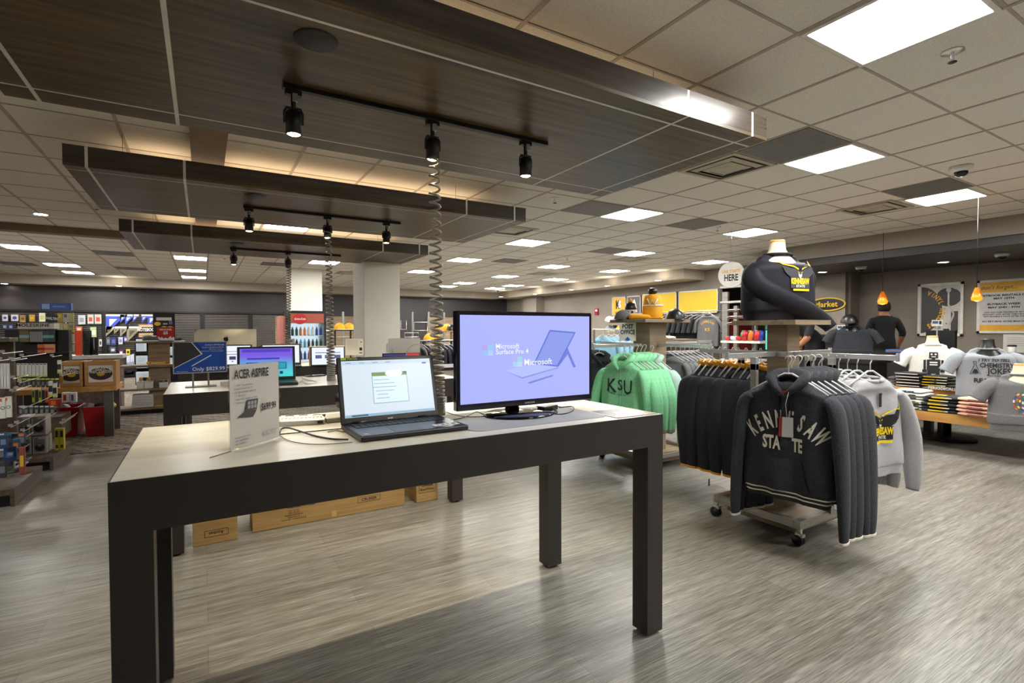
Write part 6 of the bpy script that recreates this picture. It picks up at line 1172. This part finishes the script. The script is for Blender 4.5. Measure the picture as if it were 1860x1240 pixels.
dc = goods('red_cooler', 'red drinks cooler with white script seen through the doorway', 'cooler', 1336, 566, 1365, 660, 8.2, .4, (120, 20, 26), [(.1, .05, .9, .55, (150, 40, 46)), (.15, .9, .85, .95, (230, 200, 200))], rest=.01); b = MB(); text_to(b, 'Coca-Cola', 0, 1.0, .12, -.003, shear=.2, bold=.01); b.build('lettering', WINK, dc)
b = MB(); b.b2((0, 0, 0), (.08, .2, 2.0)); tag(b.build('door_post', WHITE, loc=(at_y(1368, 600, 8.3).x, 8.3, .01)), 'white door post beside the red cooler in the corridor', 'door post')
ex = goods('exit_sign', 'small red EXIT sign above the doorway', 'sign', 1369, 497, 1392, 509, 6.0, .05, (226, 226, 226), []); b = MB(); b.poly([(-.1, .015), (.11, .015), (.11, .095), (-.1, .095)], -.002, .001); b.build('lit_face', em(214, 24, 50, s=.9), ex); b = MB(); text_to(b, 'EXIT', 0, .025, .085, -.004, bold=.04, sx=.85); b.build('lettering', WINK, ex)
b = MB(); b.b2((-.01, .02, .11), (.01, .04, ZC-ex.location.z-.26)); b.build('bracket', SILVER, ex)
nn_ = thing('neon_sign', 'green neon tube sign glowing behind the front rack post', 'neon sign', tuple(at_x(1401, 635, 9.0))); b = MB()
for k in range(4): b.tube([(0, -.11+.07*k, 0), (0, -.11+.07*k, .36)], .012, 8)
b.build('tube', em(70, 230, 200, s=1.3), nn_); b = MB(); b.b2((.03, -.15, -.02), (.05, .15, .52)); b.build('backing', BLK, nn_); b = MB(); b.b2((.02, -.13, .38), (.03, .13, .5)); b.build('unlit_tube', col(60, 120, 120, r=.3), nn_)
sr = goods('snack_rack', 'black rack of orange and red snack packs right of the front rack post', 'rack', 1438, 598, 1462, 668, 5.4, .35, (36, 34, 34), [], rest=0.01)
for r_ in range(5):
    for c_ in range(2): goods('snack_pack', '%s snack pack, row %s on the black snack rack' % (['orange left', 'red right'][c_], ['one', 'two', 'three', 'four', 'five'][r_]), 'snack', 1440+c_*9, 600+r_*10, 1448+c_*9, 608+r_*10, 5.36, .04, [(230, 120, 30), (200, 40, 30)][(r_+c_) % 2], [(.2, .3, .8, .7, (236, 206, 60))], 'snack packs on the black rack')
# ------------------------------------------------------------------ market wall
ms_ = wallboard('market_sign', 'oval black and yellow sign on the taupe wall', 'sign', 1470, 540, 1536, 565, 10.83, YEL, [], t=.02)
o = [c for c in bpy.data.objects if c.parent == ms_][0]; w_ = o.dimensions.x/2; h_ = at_x(1503, 540, 10.83).z-at_x(1503, 565, 10.83).z; aw = (at_x(1470, 553, 10.83).y-at_x(1536, 553, 10.83).y)/2
bpy.data.objects.remove(o); ell = lambda k: [(aw*k*cos(a*pi/20), h_/2+(h_/2-(1-k)*aw)*sin(a*pi/20)) for a in range(40)]
b = MB(); b.poly(ell(1.0), 0, .02); b.build('rim', YEL, ms_); b = MB(); b.poly(ell(.93), -.003, .003); b.build('panel', BLK, ms_); b = MB(); text_to(b, 'Market', -.02, h_*.32, h_*.56, -.006, bold=.02); b.build('lettering', YEL, ms_)
XM = 11.27
wallboard('poster', 'vinyl records poster with a turntable picture on the market wall', 'poster', 1669, 516, 1747, 608, XM, col(206, 204, 200, r=.4), [('p', col(70, 68, 68, r=.4), [(-.44, .03), (-.44, .96)]+[(-.44+.50*cos(a), .5+.46*sin(a)) for a in [R(q) for q in range(80, -81, -10)]]), ('e', col(60, 56, 56, r=.4), .2, .74, .2, .18), ('e', col(200, 198, 194, r=.4), .2, .88, .04, .05), ('r', col(70, 64, 62, r=.4), .34, .25, .16, .42), ('e', col(206, 204, 200, r=.4), .38, .93, .06, .045), ('e', INK, .05, .22, .012, .01), ('e', INK, .16, .22, .012, .01),
    ('p', SILVER, [(.18, .84), (.22, .84), (.22, .6), (.34, .42), (.33, .36), (.2, .12), (.17, .13), (.29, .37), (.30, .41), (.18, .58)]), ('r', INK, .16, .08, .14, .08), ('a', GOLD, -.44, .5, .31, 0, {'s': 'VINYL RECORDS', 'size': .125, 'a0': R(68), 'a1': R(-68), 'bold': .03, 'sx': .75}), ('r', col(120, 150, 150, r=.4), -.04, .15, .14, .06)], (WHITE, .04))
db = wallboard('poster', "white and gold notice poster headed don't forget, right end of the market wall", 'poster', 1777, 508, 1905, 603, XM, col(220, 218, 216, r=.4), [('r', GOLD, 0, .89, 1, .22), ('r', GOLD, 0, .07, 1, .14)]+[('t', INK, x, z, s_, {'s': q, 'bold': bo, 'sx': sx, **({'shear': .2} if z > .8 else {})}) for q, x, z, s_, bo, sx in [("don't forget...", -.2, .84, .1, .0, 1), ('TEXTBOOK RENTALS DUE', -.12, .70, .052, .04, 1.25), ('MAY 10TH', -.12, .64, .052, .04, 1.25), ('BUYBACK WEEK', -.12, .53, .052, .04, 1.25), ('MAY 2ND - 9TH', -.12, .465, .052, .04, 1.25), ('LAST DAY FOR TEXTBOOK RETURNS IS', -.05, .375, .034, .03, 1.2), ('JANUARY 21ST, AFTER THEN BOOKS ARE', -.05, .335, .034, .03, 1.2), ('RETURNABLE 3 DAYS AFTER PURCHASE', -.05, .295, .034, .03, 1.2), ('NO RETURNS AFTER MARCH 1ST', -.08, .195, .04, .03, 1.2)]], (WHITE, .04))
wallboard('paper_notice', 'plain white paper notice below the gold and white poster', 'notice', 1822, 607, 1870, 640, XM, PAPER, [('r', GRYI, 0, .8-.1*k, .7, .012) for k in range(5)])
AMB = mat('amber_glass', (210, 120, 30), r=.15, trans=.3, spec=.7)
for u, v0, v1, v2, x, lb in [(1603, 508, 529, 552, 8.9, 'small amber pendant lamp above the man in dark clothes'), (1774, 480, 522, 546, 7.4, 'amber pendant lamp in front of the gold and white poster')]:
    p = at_x(u, v2, x); h = at_x(u, v1, x).z-p.z; t = thing('pendant_lamp', lb, 'lamp', p)
    b = MB(); b.lathe([(h*.30, 0), (h*.36, h*.18), (h*.30, h*.45), (h*.16, h*.85), (.015, h)], n=20); b.build('shade', AMB, t); b = MB(); b.lathe([(0, -.01), (h*.16, .0), (h*.24, h*.2), (h*.12, h*.45), (0, h*.5)], n=16); b.build('bulb', em(255, 206, 90, s=6), t); b = MB(); b.cyl((0, 0, h), (0, 0, 2.369 - p.z if x > 9 else ZC-p.z-.001), .004, 6); b.build('cord', BLK, t)
# ------------------------------------------------------------------ service counter, registers
sc = thing('service_counter', 'dark service counter in front of the market wall', 'counter', (9.3, 2.2, 0)); b = MB(); b.b2((0, -3.4, 0), (.6, 3.1, .86)); b.build('body', col(44, 40, 40, r=.5), sc); b = MB(); b.b2((-.04, -3.42, .86), (.66, 3.12, .9)); b.build('top', col(58, 50, 46, r=.3), sc)
b = MB(); b.b2((-.042, -3.4, .78), (-.04, .9, .82)); b.build('edge_strip', col(150, 70, 44, r=.5), sc)
for u, v0, v1, lb in [(1709, 603, 634, 'black register screen in front of the record poster, beside the white shirt bust')]:
    p = at_x(u, v1, 9.4); t = thing('register', lb, 'register', (9.4, p.y, .9), -pi/2-.3); b = MB(); b.box((0, .0, .2), (.42, .04, .3)); b.build('screen', BLK, t, bevel=.005); b = MB(); b.cyl((0, .03, 0), (0, .03, .2), .04, 12); b.lathe([(0, .012), (.12, .012), (.13, 0)], n=20); b.build('stand', BLK, t)
    b = MB(); b.box((-.05, -.03, .02), (.42, .05, .09)); q = b.build('customer_display', BLK, t); b = MB(); text_to(b, 'WELLS', -.03, .0, .06, -.057, bold=.02); b.build('lettering', em(60, 170, 210, s=.9), q)
for (u, v0, v1, w, lb) in [(1495, 605, 640, .6, 'black equipment stack on the counter behind the dark shirt bust')]:
    p = at_x(u+25, v1, 9.45); b = MB(); b.b2((0, -w/2, 0), (.4, w/2, .28)); t = thing('equipment', lb, 'equipment', (9.4, p.y, .9)); b.build('cabinet', BLK, t, bevel=.005); b = MB()
    for k in range(3): b.b2((-.004, -w/2+.02, .05+k*.08), (0, w/2-.02, .055+k*.08))
    b.build('seams', col(70, 70, 72, r=.4), t)
for (u, v, lb) in [(1528, 600, 'small card sign with a photo on a clip, below the oval sign'), (1702, 592, 'small card on a clip stand in front of the record poster')]:
    p = at_x(u, v, 9.3); t = board('card_sign', lb, 'sign', (9.3, p.y, p.z-.0), .13, .09, .004, -pi/2, PAPER, [('r', col(60, 90, 130, r=.4), -.02, .055, .07, .04), ('r', col(40, 40, 40, r=.4), .04, .05, .03, .05)]); b = MB(); b.b2((-.008, 0, .9-p.z), (.008, .008, 0)); b.build('clip_stand', SILVER, t)
p = at_x(1620, 652, 9.25); b = MB(); b.b2((-.01, -.15, 0), (.2, .12, .05)); bb = thing('blue_box', 'bright blue box on the counter beside the man in dark clothes', 'box', (9.28, p.y-.02, .901)); b.build('box', col(30, 110, 190, r=.4), bb, bevel=.004); b = MB(); b.b2((-.012, -.12, .02), (-.01, .1, .035)); b.build('stripe', col(190, 120, 60, r=.4), bb)
p = at_x(1850, 640, 9.3); cu_ = thing('paper_cup', 'white paper cup with dark lid at the right end of the counter', 'cup', (9.35, at_x(1838, 640, 9.35).y, .9)); b = MB(); b.lathe([(0, 0), (.035, 0), (.046, .13), (0, .13)], n=20); b.build('cup', PAPER, cu_); b = MB(); b.lathe([(.049, .13), (.049, .142), (.038, .155), (0, .155)], n=20); b.build('lid', BLK, cu_)
# ------------------------------------------------------------------ people
def person(label, joints, radii, edges, loc, rz, mats, pick, root_i=0):
    me = bpy.data.meshes.new('body'); me.from_pydata(joints, edges, []); o = bpy.data.objects.new('tmp', me); C.objects.link(o)
    md = o.modifiers.new('skin', 'SKIN'); md.use_smooth_shade = True; md.branch_smoothing = .4
    for i, r_ in enumerate(radii): me.skin_vertices[0].data[i].radius = r_ if isinstance(r_, tuple) else (r_, r_)
    for i in range(len(joints)): me.skin_vertices[0].data[i].use_root = (i == root_i)
    sb = o.modifiers.new('s', 'SUBSURF'); sb.levels = 2; sb.render_levels = 2
    bpy.context.view_layer.update(); m2 = bpy.data.meshes.new_from_object(o.evaluated_get(bpy.context.evaluated_depsgraph_get())); bpy.data.objects.remove(o)
    m2.materials.clear()
    for q in mats: m2.materials.append(q)
    for pl_ in m2.polygons: pl_.material_index = pick(pl_.center); pl_.use_smooth = True
    root = thing('person', label, 'person', loc, rz); b_ = bpy.data.objects.new('body', m2); C.objects.link(b_); b_.parent = root; return root
SKIN = mat('skin', (176, 120, 92), (164, 108, 82), r=.55, sc=(20, 20, 20)); SKIN2 = mat('skin_dark', (150, 96, 66), (138, 86, 58), r=.55); HAIR = mat('dark_hair', (34, 26, 22), (20, 16, 14), r=.7, sc=(60, 60, 60), bump=.3); KH = mat('dark_trousers', (40, 40, 48), r=.8)
def hand(j, r_, e, wi, base, d, s=1):
    # palm and five fingers grown from wrist index wi; d = +-1 side
    w = Vector(j[wi]); pi_ = len(j); j.append(tuple(w+Vector((0, -.03, -.055)))); r_.append((.036, .018)); e.append((wi, pi_))
    for k in range(4):
        a = len(j); o_ = Vector(((k-1.5)*.02, 0, 0)); j.append(tuple(w+o_+Vector((0, -.05, -.10)))); r_.append(.0095); e.append((pi_, a)); j.append(tuple(w+o_+Vector((0, -.075, -.13-(.012 if k in (1, 2) else 0))))); r_.append(.0085); e.append((a, a+1)); j.append(tuple(w+o_+Vector((0, -.10, -.145-(.014 if k in (1, 2) else 0))))); r_.append(.007); e.append((a+1, a+2))
    a = len(j); j.append(tuple(w+Vector((-d*.04, -.05, -.045)))); r_.append(.011); e.append((pi_, a)); j.append(tuple(w+Vector((-d*.05, -.08, -.07)))); r_.append(.009); e.append((a, a+1))
J = [(0, 0, .98), (0, 0, 1.15), (0, -.01, 1.32), (0, -.02, 1.44), (0, -.03, 1.52), (0, -.05, 1.60), (0, -.055, 1.70),
     (.17, -.01, 1.42), (.25, -.02, 1.20), (.24, -.14, 1.0), (-.17, -.01, 1.42), (-.27, -.02, 1.20), (-.25, -.16, 1.0), (.10, 0, .92), (.11, -.01, .50), (.12, .0, .08), (.12, -.12, .03), (-.10, 0, .92), (-.11, -.01, .50), (-.12, .0, .08), (-.12, -.12, .03)]
RR = [(.17, .12), (.165, .12), (.19, .125), (.13, .095), (.06, .058), (.078, .09), (.07, .08), .075, .055, .034, .075, .055, .034, .1, .065, .045, .04, .1, .065, .045, .04]
E_ = [(0, 1), (1, 2), (2, 3), (3, 4), (4, 5), (5, 6), (3, 7), (7, 8), (8, 9), (3, 10), (10, 11), (11, 12), (0, 13), (13, 14), (14, 15), (15, 16), (0, 17), (17, 18), (18, 19), (19, 20)]
import copy
J1, R1, E1 = copy.deepcopy(J), list(RR), list(E_); hand(J1, R1, E1, 9, None, 1); hand(J1, R1, E1, 12, None, -1)
def pick_(c): return 0 if c.z > 1.50 else (1 if (c.z > .93 and (abs(c.x) < .2 or c.z > 1.14)) else (0 if abs(c.x) > .17 and c.z > .78 else (3 if c.z < .1 else 2)))
def head_parts(root, hy=-.055, hz=1.65, bald=False):
    b = MB(); b.lathe([(.0, .118), (.05, .108), (.085, .06), (.096, .0), (.088, -.05), (.07, -.08)], (0, 0, 0), 20, sy=1.1, M=Matrix.Translation((0, hy+.018, hz+.01))); b.build('hair', HAIR, root)
    b = MB(); b.tube([(0, hy-.088, hz+.01), (0, hy-.112, hz-.025), (0, hy-.09, hz-.032)], [.009, .014, .008], 8)
    for s_ in (-1, 1): b.lathe([(0, -.02), (.014, -.012), (.02, .006), (.012, .026), (0, .03)], (s_*.084, hy+.005, hz-.01), 8)
    b.build('nose_and_ears', root.get('skin_m') and SKIN or SKIN, root)
    b = MB()
    for s_ in (-1, 1): b.lathe([(0, -.008), (.009, -.004), (.009, .004), (0, .008)], (s_*.032, hy-.083, hz+.01), 10)
    b.build('eyes', col(30, 24, 22, r=.2), root); b = MB(); b.tube([(-.025, hy-.084, hz-.058), (0, hy-.09, hz-.06), (.025, hy-.084, hz-.058)], .005, 6); b.build('mouth', col(140, 70, 60, r=.5), root)
pm = at_x(1606, 650, 10.25)
p1 = person('man in a black polo shirt seen from behind at the service counter', J1, R1, E1, (10.25, pm.y, 0), pi/2+.35, [SKIN, FAB['blk'], KH, BLK], pick_); head_parts(p1)
p1.rotation_euler.z = pi-YAW-.35; p1.scale = (1.04, 1.04, 1.0)
b = MB(); b.tube([(.075*cos(a*pi/10), -.03+.07*sin(a*pi/10), 1.492) for a in range(21)], .014, 8); b.build('shirt_collar', FAB['blk'], p1)
J2, R2, E2 = copy.deepcopy(J), list(RR), list(E_)
for i in (2, 3, 4, 5, 6, 7, 10): x, y, z = J2[i]; f = (z-1.0); J2[i] = (x, y-f*.55, z-f*.22)
J2[8] = (.27, -.40, 1.12); J2[9] = (.20, -.52, .98); J2[11] = (-.27, -.40, 1.12); J2[12] = (-.20, -.52, .98); hand(J2, R2, E2, 9, None, 1); hand(J2, R2, E2, 12, None, -1)
def pick2(c): return 0 if (c.y < -.30 and c.z > 1.36) or (c.y < -.36 and c.z < 1.16) else (1 if c.z > .93 else (3 if c.z < .1 else 2))
pm = at_x(1489, 640, 8.6)
p2 = person('person in black leaning over, half hidden behind the mannequin sleeve', J2, R2, E2, (8.55, pm.y+.05, 0), -1.9, [SKIN2, FAB['blk'], KH, BLK], pick2)
b = MB(); b.lathe([(.0, .118), (.05, .108), (.085, .06), (.096, .0), (.088, -.05), (.07, -.08)], (0, 0, 0), 20, sy=1.1, M=Matrix.Translation((0, -.40, 1.50)) @ Matrix.Rotation(.5, 4, 'X')); b.build('hair', HAIR, p2)
# ------------------------------------------------------------------ shirt tables on the right
TX = 6.6
za = at_x(1640, 742, TX); zb_ = at_x(1848, 762, TX); ZT = za.z; L0, L1 = za.y+.9, zb_.y-.4
tt_ = thing('shirt_table', 'low pine table of folded shirts with two levels, right side', 'table', (TX, 0, 0))
b = MB(); b.b2((0, L1, ZT-.10), (.62, L0, ZT)); b.build('lower_top', PINE, tt_, bevel=.004)
ZU = ZT+.185; b = MB(); b.b2((.55, L1, ZU-.07), (1.2, L0, ZU)); b.build('upper_top', PINE, tt_, bevel=.004)
b = MB(); b.b2((.62, L1+.05, ZT-.1), (.66, L0-.05, ZU-.07)); b.build('riser', BLKM, tt_)
for y in (za.y-.02, za.y+.12, L0-.1, L1+.1):
    b = MB(); b.b2((.12, y-.04, 0), (.2, y+.04, ZT-.10)); b.b2((.95, y-.04, 0), (1.03, y+.04, ZU-.07)); b.build('leg', BLKM, tt_)
pt = thing('pedestal_base', 'round black pedestal base and column under the shirt table', 'pedestal', (7.40, 2.5, 0)); b = MB(); b.lathe([(0, 0), (.27, 0), (.28, .015), (.26, .03), (0, .04)], n=36); b.build('base', BLKM, pt); b = MB(); b.cyl((0, 0, .03), (0, 0, ZU-.071), .045, 16); b.build('column', BLKM, pt)
def stack(u, x, z, cols, lbs, grp, s=(.27, .30, .032), prt=(), jit=.01):
    y = at_x(u, 720, x).y; zz = z+.001
    for k, (c, lb) in enumerate(zip(cols, lbs)):
        folded(lb, (x+.15+random.uniform(-jit, jit), y+random.uniform(-jit, jit), zz), -pi/2+random.uniform(-.06, .06), c, s, [q for q in prt if (k == len(cols)-1 or q[5])], grp); zz += s[2]+.001
Q = lambda c, n, where: ['%s folded shirt, %s up in the stack %s' % (c, (['first']+ORD)[k], where) for k in range(n)]
W_ = FAB['white']; G_ = mat('olive_cotton', (92, 104, 72), (80, 92, 62), r=.9); PK = mat('pink_cotton', (234, 186, 164), (224, 172, 150), r=.9, sc=(40, 40, 40)); CH_ = FAB['char']; NV = mat('navy_cotton', (34, 42, 84), r=.9)
stack(1650, TX+.02, ZT, [W_]*6, Q('cream', 6, 'at the left of the lower level'), 'cream folded shirts', (.27, .30, .034), [(0, 0, .5, .8, INK, 1)], .014)
stack(1662, TX-.0, ZT, [G_]*3, Q('olive', 3, 'beside the cream stack'), 'olive folded shirts', (.25, .28, .03), [(.2, 0, .1, .8, col(210, 220, 220, r=.5), 1)])
stack(1708, TX, ZT, [CH_]*5, Q('charcoal', 5, 'in the middle of the lower level'), 'charcoal folded shirts', (.32, .32, .034), [(-.05, 0, .45, .8, FAB['yellow'], 1), (-.1, -.2, .25, .25, FAB['yellow'], 0), (.15, 0, .2, .6, W_, 1)], .02)
stack(1776, TX-.02, ZT, [PK]*5, Q('pink', 5, 'on the lower level'), 'pink folded shirts', (.36, .34, .036), [(-.05, 0, .35, .6, col(150, 90, 80, r=.7), 1)], .02)
stack(1738, TX+.22, ZT+.12, [NV], ['navy folded shirt lying behind the charcoal stack'], 'navy folded shirts')
stack(1812, TX+.3, ZT+.02, [NV]*2, Q('dark navy', 2, 'behind the pink stack'), 'dark navy folded shirts')
stack(1646, TX+.58, ZU, [FAB['blk']]*5, Q('black lettered', 5, 'at the left of the upper level'), 'black lettered shirts', (.29, .30, .034), [(0, 0, .8, .5, W_, 1)])
stack(1698, TX+.56, ZU, [FAB['blk']]*5, Q('black and gold print', 5, 'on the upper level'), 'black and gold folded shirts', (.3, .3, .03), [(-.1, 0, .6, .5, FAB['yellow'], 1), (.2, 0, .3, .6, W_, 1)])
stack(1745, TX+.56, ZU, [mat('camo_cotton', (96, 92, 76), (60, 62, 50), r=.9, sc=(18, 18, 18))]*4, Q('camouflage', 4, 'on the upper level'), 'camouflage folded shirts', (.3, .3, .034), [(0, -.2, .3, .2, FAB['yellow'], 0)])
stack(1787, TX+.55, ZU, [NV]*3, Q('navy', 3, 'beside the chemistry shirt bust'), 'navy upper folded shirts', (.3, .3, .034), [(0, 0, .7, .5, W_, 1)])
fd = folded('charcoal folded shirt reading PERIODICALLY draped over the upper edge', (TX+.56, at_x(1718, 705, TX+.55).y, ZU+.002), -pi/2, FAB['tee2'], (.42, .14, .03), name='folded_shirt'); b = MB(); text_to(b, 'PERIODICALLY', 0, .006, .05, -.074, bold=.03, sx=.85); b.build('lettering', FAB['cream'], fd)
stack(1630, TX+.75, ZU, [FAB['tee2']]*3, Q('slate', 3, 'hidden behind the grey sweatshirts'), 'slate folded shirts')
# mannequins with shirts
def shirt_bust(label, slabel, u, vtop, x, z, rz, fab, dark=False, s=1.0, logo=None, W=.24, L=.52):
    y = at_x(u, 650, x).y; neck, capm = (BLK, BLK) if dark else (CREAM, WDCAP)
    bu = bust(label, (x, y, z+.001), rz, neck, capm, L-.02, .058, .10); bu.scale = (s, s, s)
    sh_ = Shirt(L, W, .11, int(u), .006, .085); t = thing('t_shirt', slabel, 'shirt', (x, y, z+L*s+.002), rz); t.scale = (s, s, s); b = MB(); sh_.body(b, 0, 0, .02)
    for k in (-1, 1): sleeve(b, [(k*W*.68, 0, -.07), (k*W*.95, 0, -.12), (k*(W+.04), -.0, -.19), (k*(W+.075), -.0, -.25)], [.055, .085, .085, .09], cuff=0, flat=.75)
    b.build('shell', [FAB[fab]], t); b = MB(); b.tube([(.088*sin(a*pi/8), -.075*cos(a*pi/8), -.006) for a in range(17)], .009, 8); b.build('collar', FAB[fab], t)
    if logo: logo(sh_, t)
def robot(s, r_):
    b = MB(); f = s.yf; P_ = lambda x0, x1, z0, z1: patch(b, x0, x1, z0, z1, f, .004, 4, 3)
    P_(-.04, .04, -.16, -.09); P_(-.015, .015, -.175, -.16); P_(-.06, .06, -.30, -.175); P_(-.09, -.068, -.29, -.18); P_(.068, .09, -.29, -.18); P_(-.055, .055, -.335, -.30); P_(-.055, -.02, -.42, -.335); P_(.02, .055, -.42, -.335); P_(-.10, -.06, -.32, -.29); P_(.06, .10, -.32, -.29); b.build('robot_print', INK, r_)
    b = MB()
    for k in (-1, 1): pmap(b, [(k*.018+.010*cos(a*pi/6), -.115+.010*sin(a*pi/6)) for a in range(12)], f, .006)
    patch(b, -.02, .02, -.148, -.138, f, .006, 2, 1); patch(b, -.035, .035, -.215, -.2, f, .006, 3, 1); patch(b, -.035, .035, -.24, -.228, f, .006, 3, 1); b.build('print', W_, r_)
def chem(s, r_):
    b = MB(); f = lambda x, z: s.yf(x, z)-.004
    for q, x, z, sz, sx, sh2 in [('I TRY TO TELL', .03, -.13, .038, 1.0, .2), ('CHEMISTRY', .05, -.19, .062, .8, 0), ('JOKES', .07, -.255, .082, .8, 0), ('BUT THERE IS NO', .06, -.28, .018, 1, 0), ('REACTION', .03, -.345, .062, 1.0, 0)]: text_to(b, q, x, z, sz, fn=f, sx=sx, bold=.03, shear=sh2)
    b.build('lettering', INK, r_); b = MB()
    for pts in ([(-.125, -.13), (-.105, -.13), (-.105, -.17), (-.07, -.26), (-.15, -.26), (-.118, -.17)],): b.tube([(x, f(x, z), z) for x, z in pts+[pts[0]]], .0025, 5)
    pmap(b, [(-.135, -.25), (-.085, -.25), (-.1, -.21), (-.12, -.21)], s.yf, .005); b.build('flask_print', INK, r_)
def flags(s, r_):
    mbs = [MB() for _ in range(6)]
    for rr, n in ((.10, 18), (.08, 15), (.06, 11), (.04, 8), (.02, 4)):
        for k in range(n):
            a = 2*pi*k/n+rr*20; x, z = .02+rr*cos(a), -.25+rr*sin(a); mb = mbs[(k*5+int(rr*100)) % 6]; c_, s_ = cos(a), sin(a); w, h = .011, .006
            pmap(mb, [(x+c_*p-s_*q, z+s_*p+c_*q) for p, q in ((-h, -w), (h, -w), (h, w), (-h, w))][::1], s.yf, .005)
    for mb, c in zip(mbs, ((200, 40, 40), (240, 240, 240), (40, 70, 160), (240, 200, 40), (50, 120, 60), (210, 110, 110))): mb.build('flag_print', col(*c, r=.7), r_)
shirt_bust('cream mannequin bust with wooden cap under the robot shirt', 'white t-shirt with a black robot print on a mannequin bust', 1693, 608, TX+.92, ZU, -1.12, 'white', False, 1.04, robot, .225, .49)
shirt_bust('black mannequin bust under the chemistry joke shirt', 'blue-grey t-shirt reading I TRY TO TELL CHEMISTRY JOKES REACTION', 1793, 603, TX+.42, ZT, -1.10, 'tee', True, 1.02, chem, .25, .66)
shirt_bust('cream mannequin bust under the round flag print shirt', 'dark grey t-shirt with a round multicoloured flag print, right edge', 1855, 645, TX-.75+.3, ZT-.02, -1.05, 'tee2', False, .96, flags, .23, .52)
shirt_bust('dark mannequin bust between the grey sweatshirts and the man', 'charcoal t-shirt on a bust behind the grey sweatshirts', 1548, 600, 8.3, .82, -1.1, 'char', True, 1.0, None, .26, .5)
b = MB(); b.b2((8.05, at_x(1600, 650, 8.3).y, .78), (8.6, at_x(1490, 650, 8.3).y, .82)); b.b2((8.1, at_x(1596, 650, 8.3).y, 0), (8.55, at_x(1494, 650, 8.3).y, .78)); tag(b.build('display_plinth', BLKM), 'dark plinth carrying the charcoal shirt bust', 'plinth')
p = at_x(1541, 606, 8.25); cap('black cap with gold badge perched on the charcoal shirt bust', (8.24, p.y-.02, 1.36), -1.2, BLK, BLK, 1.25)
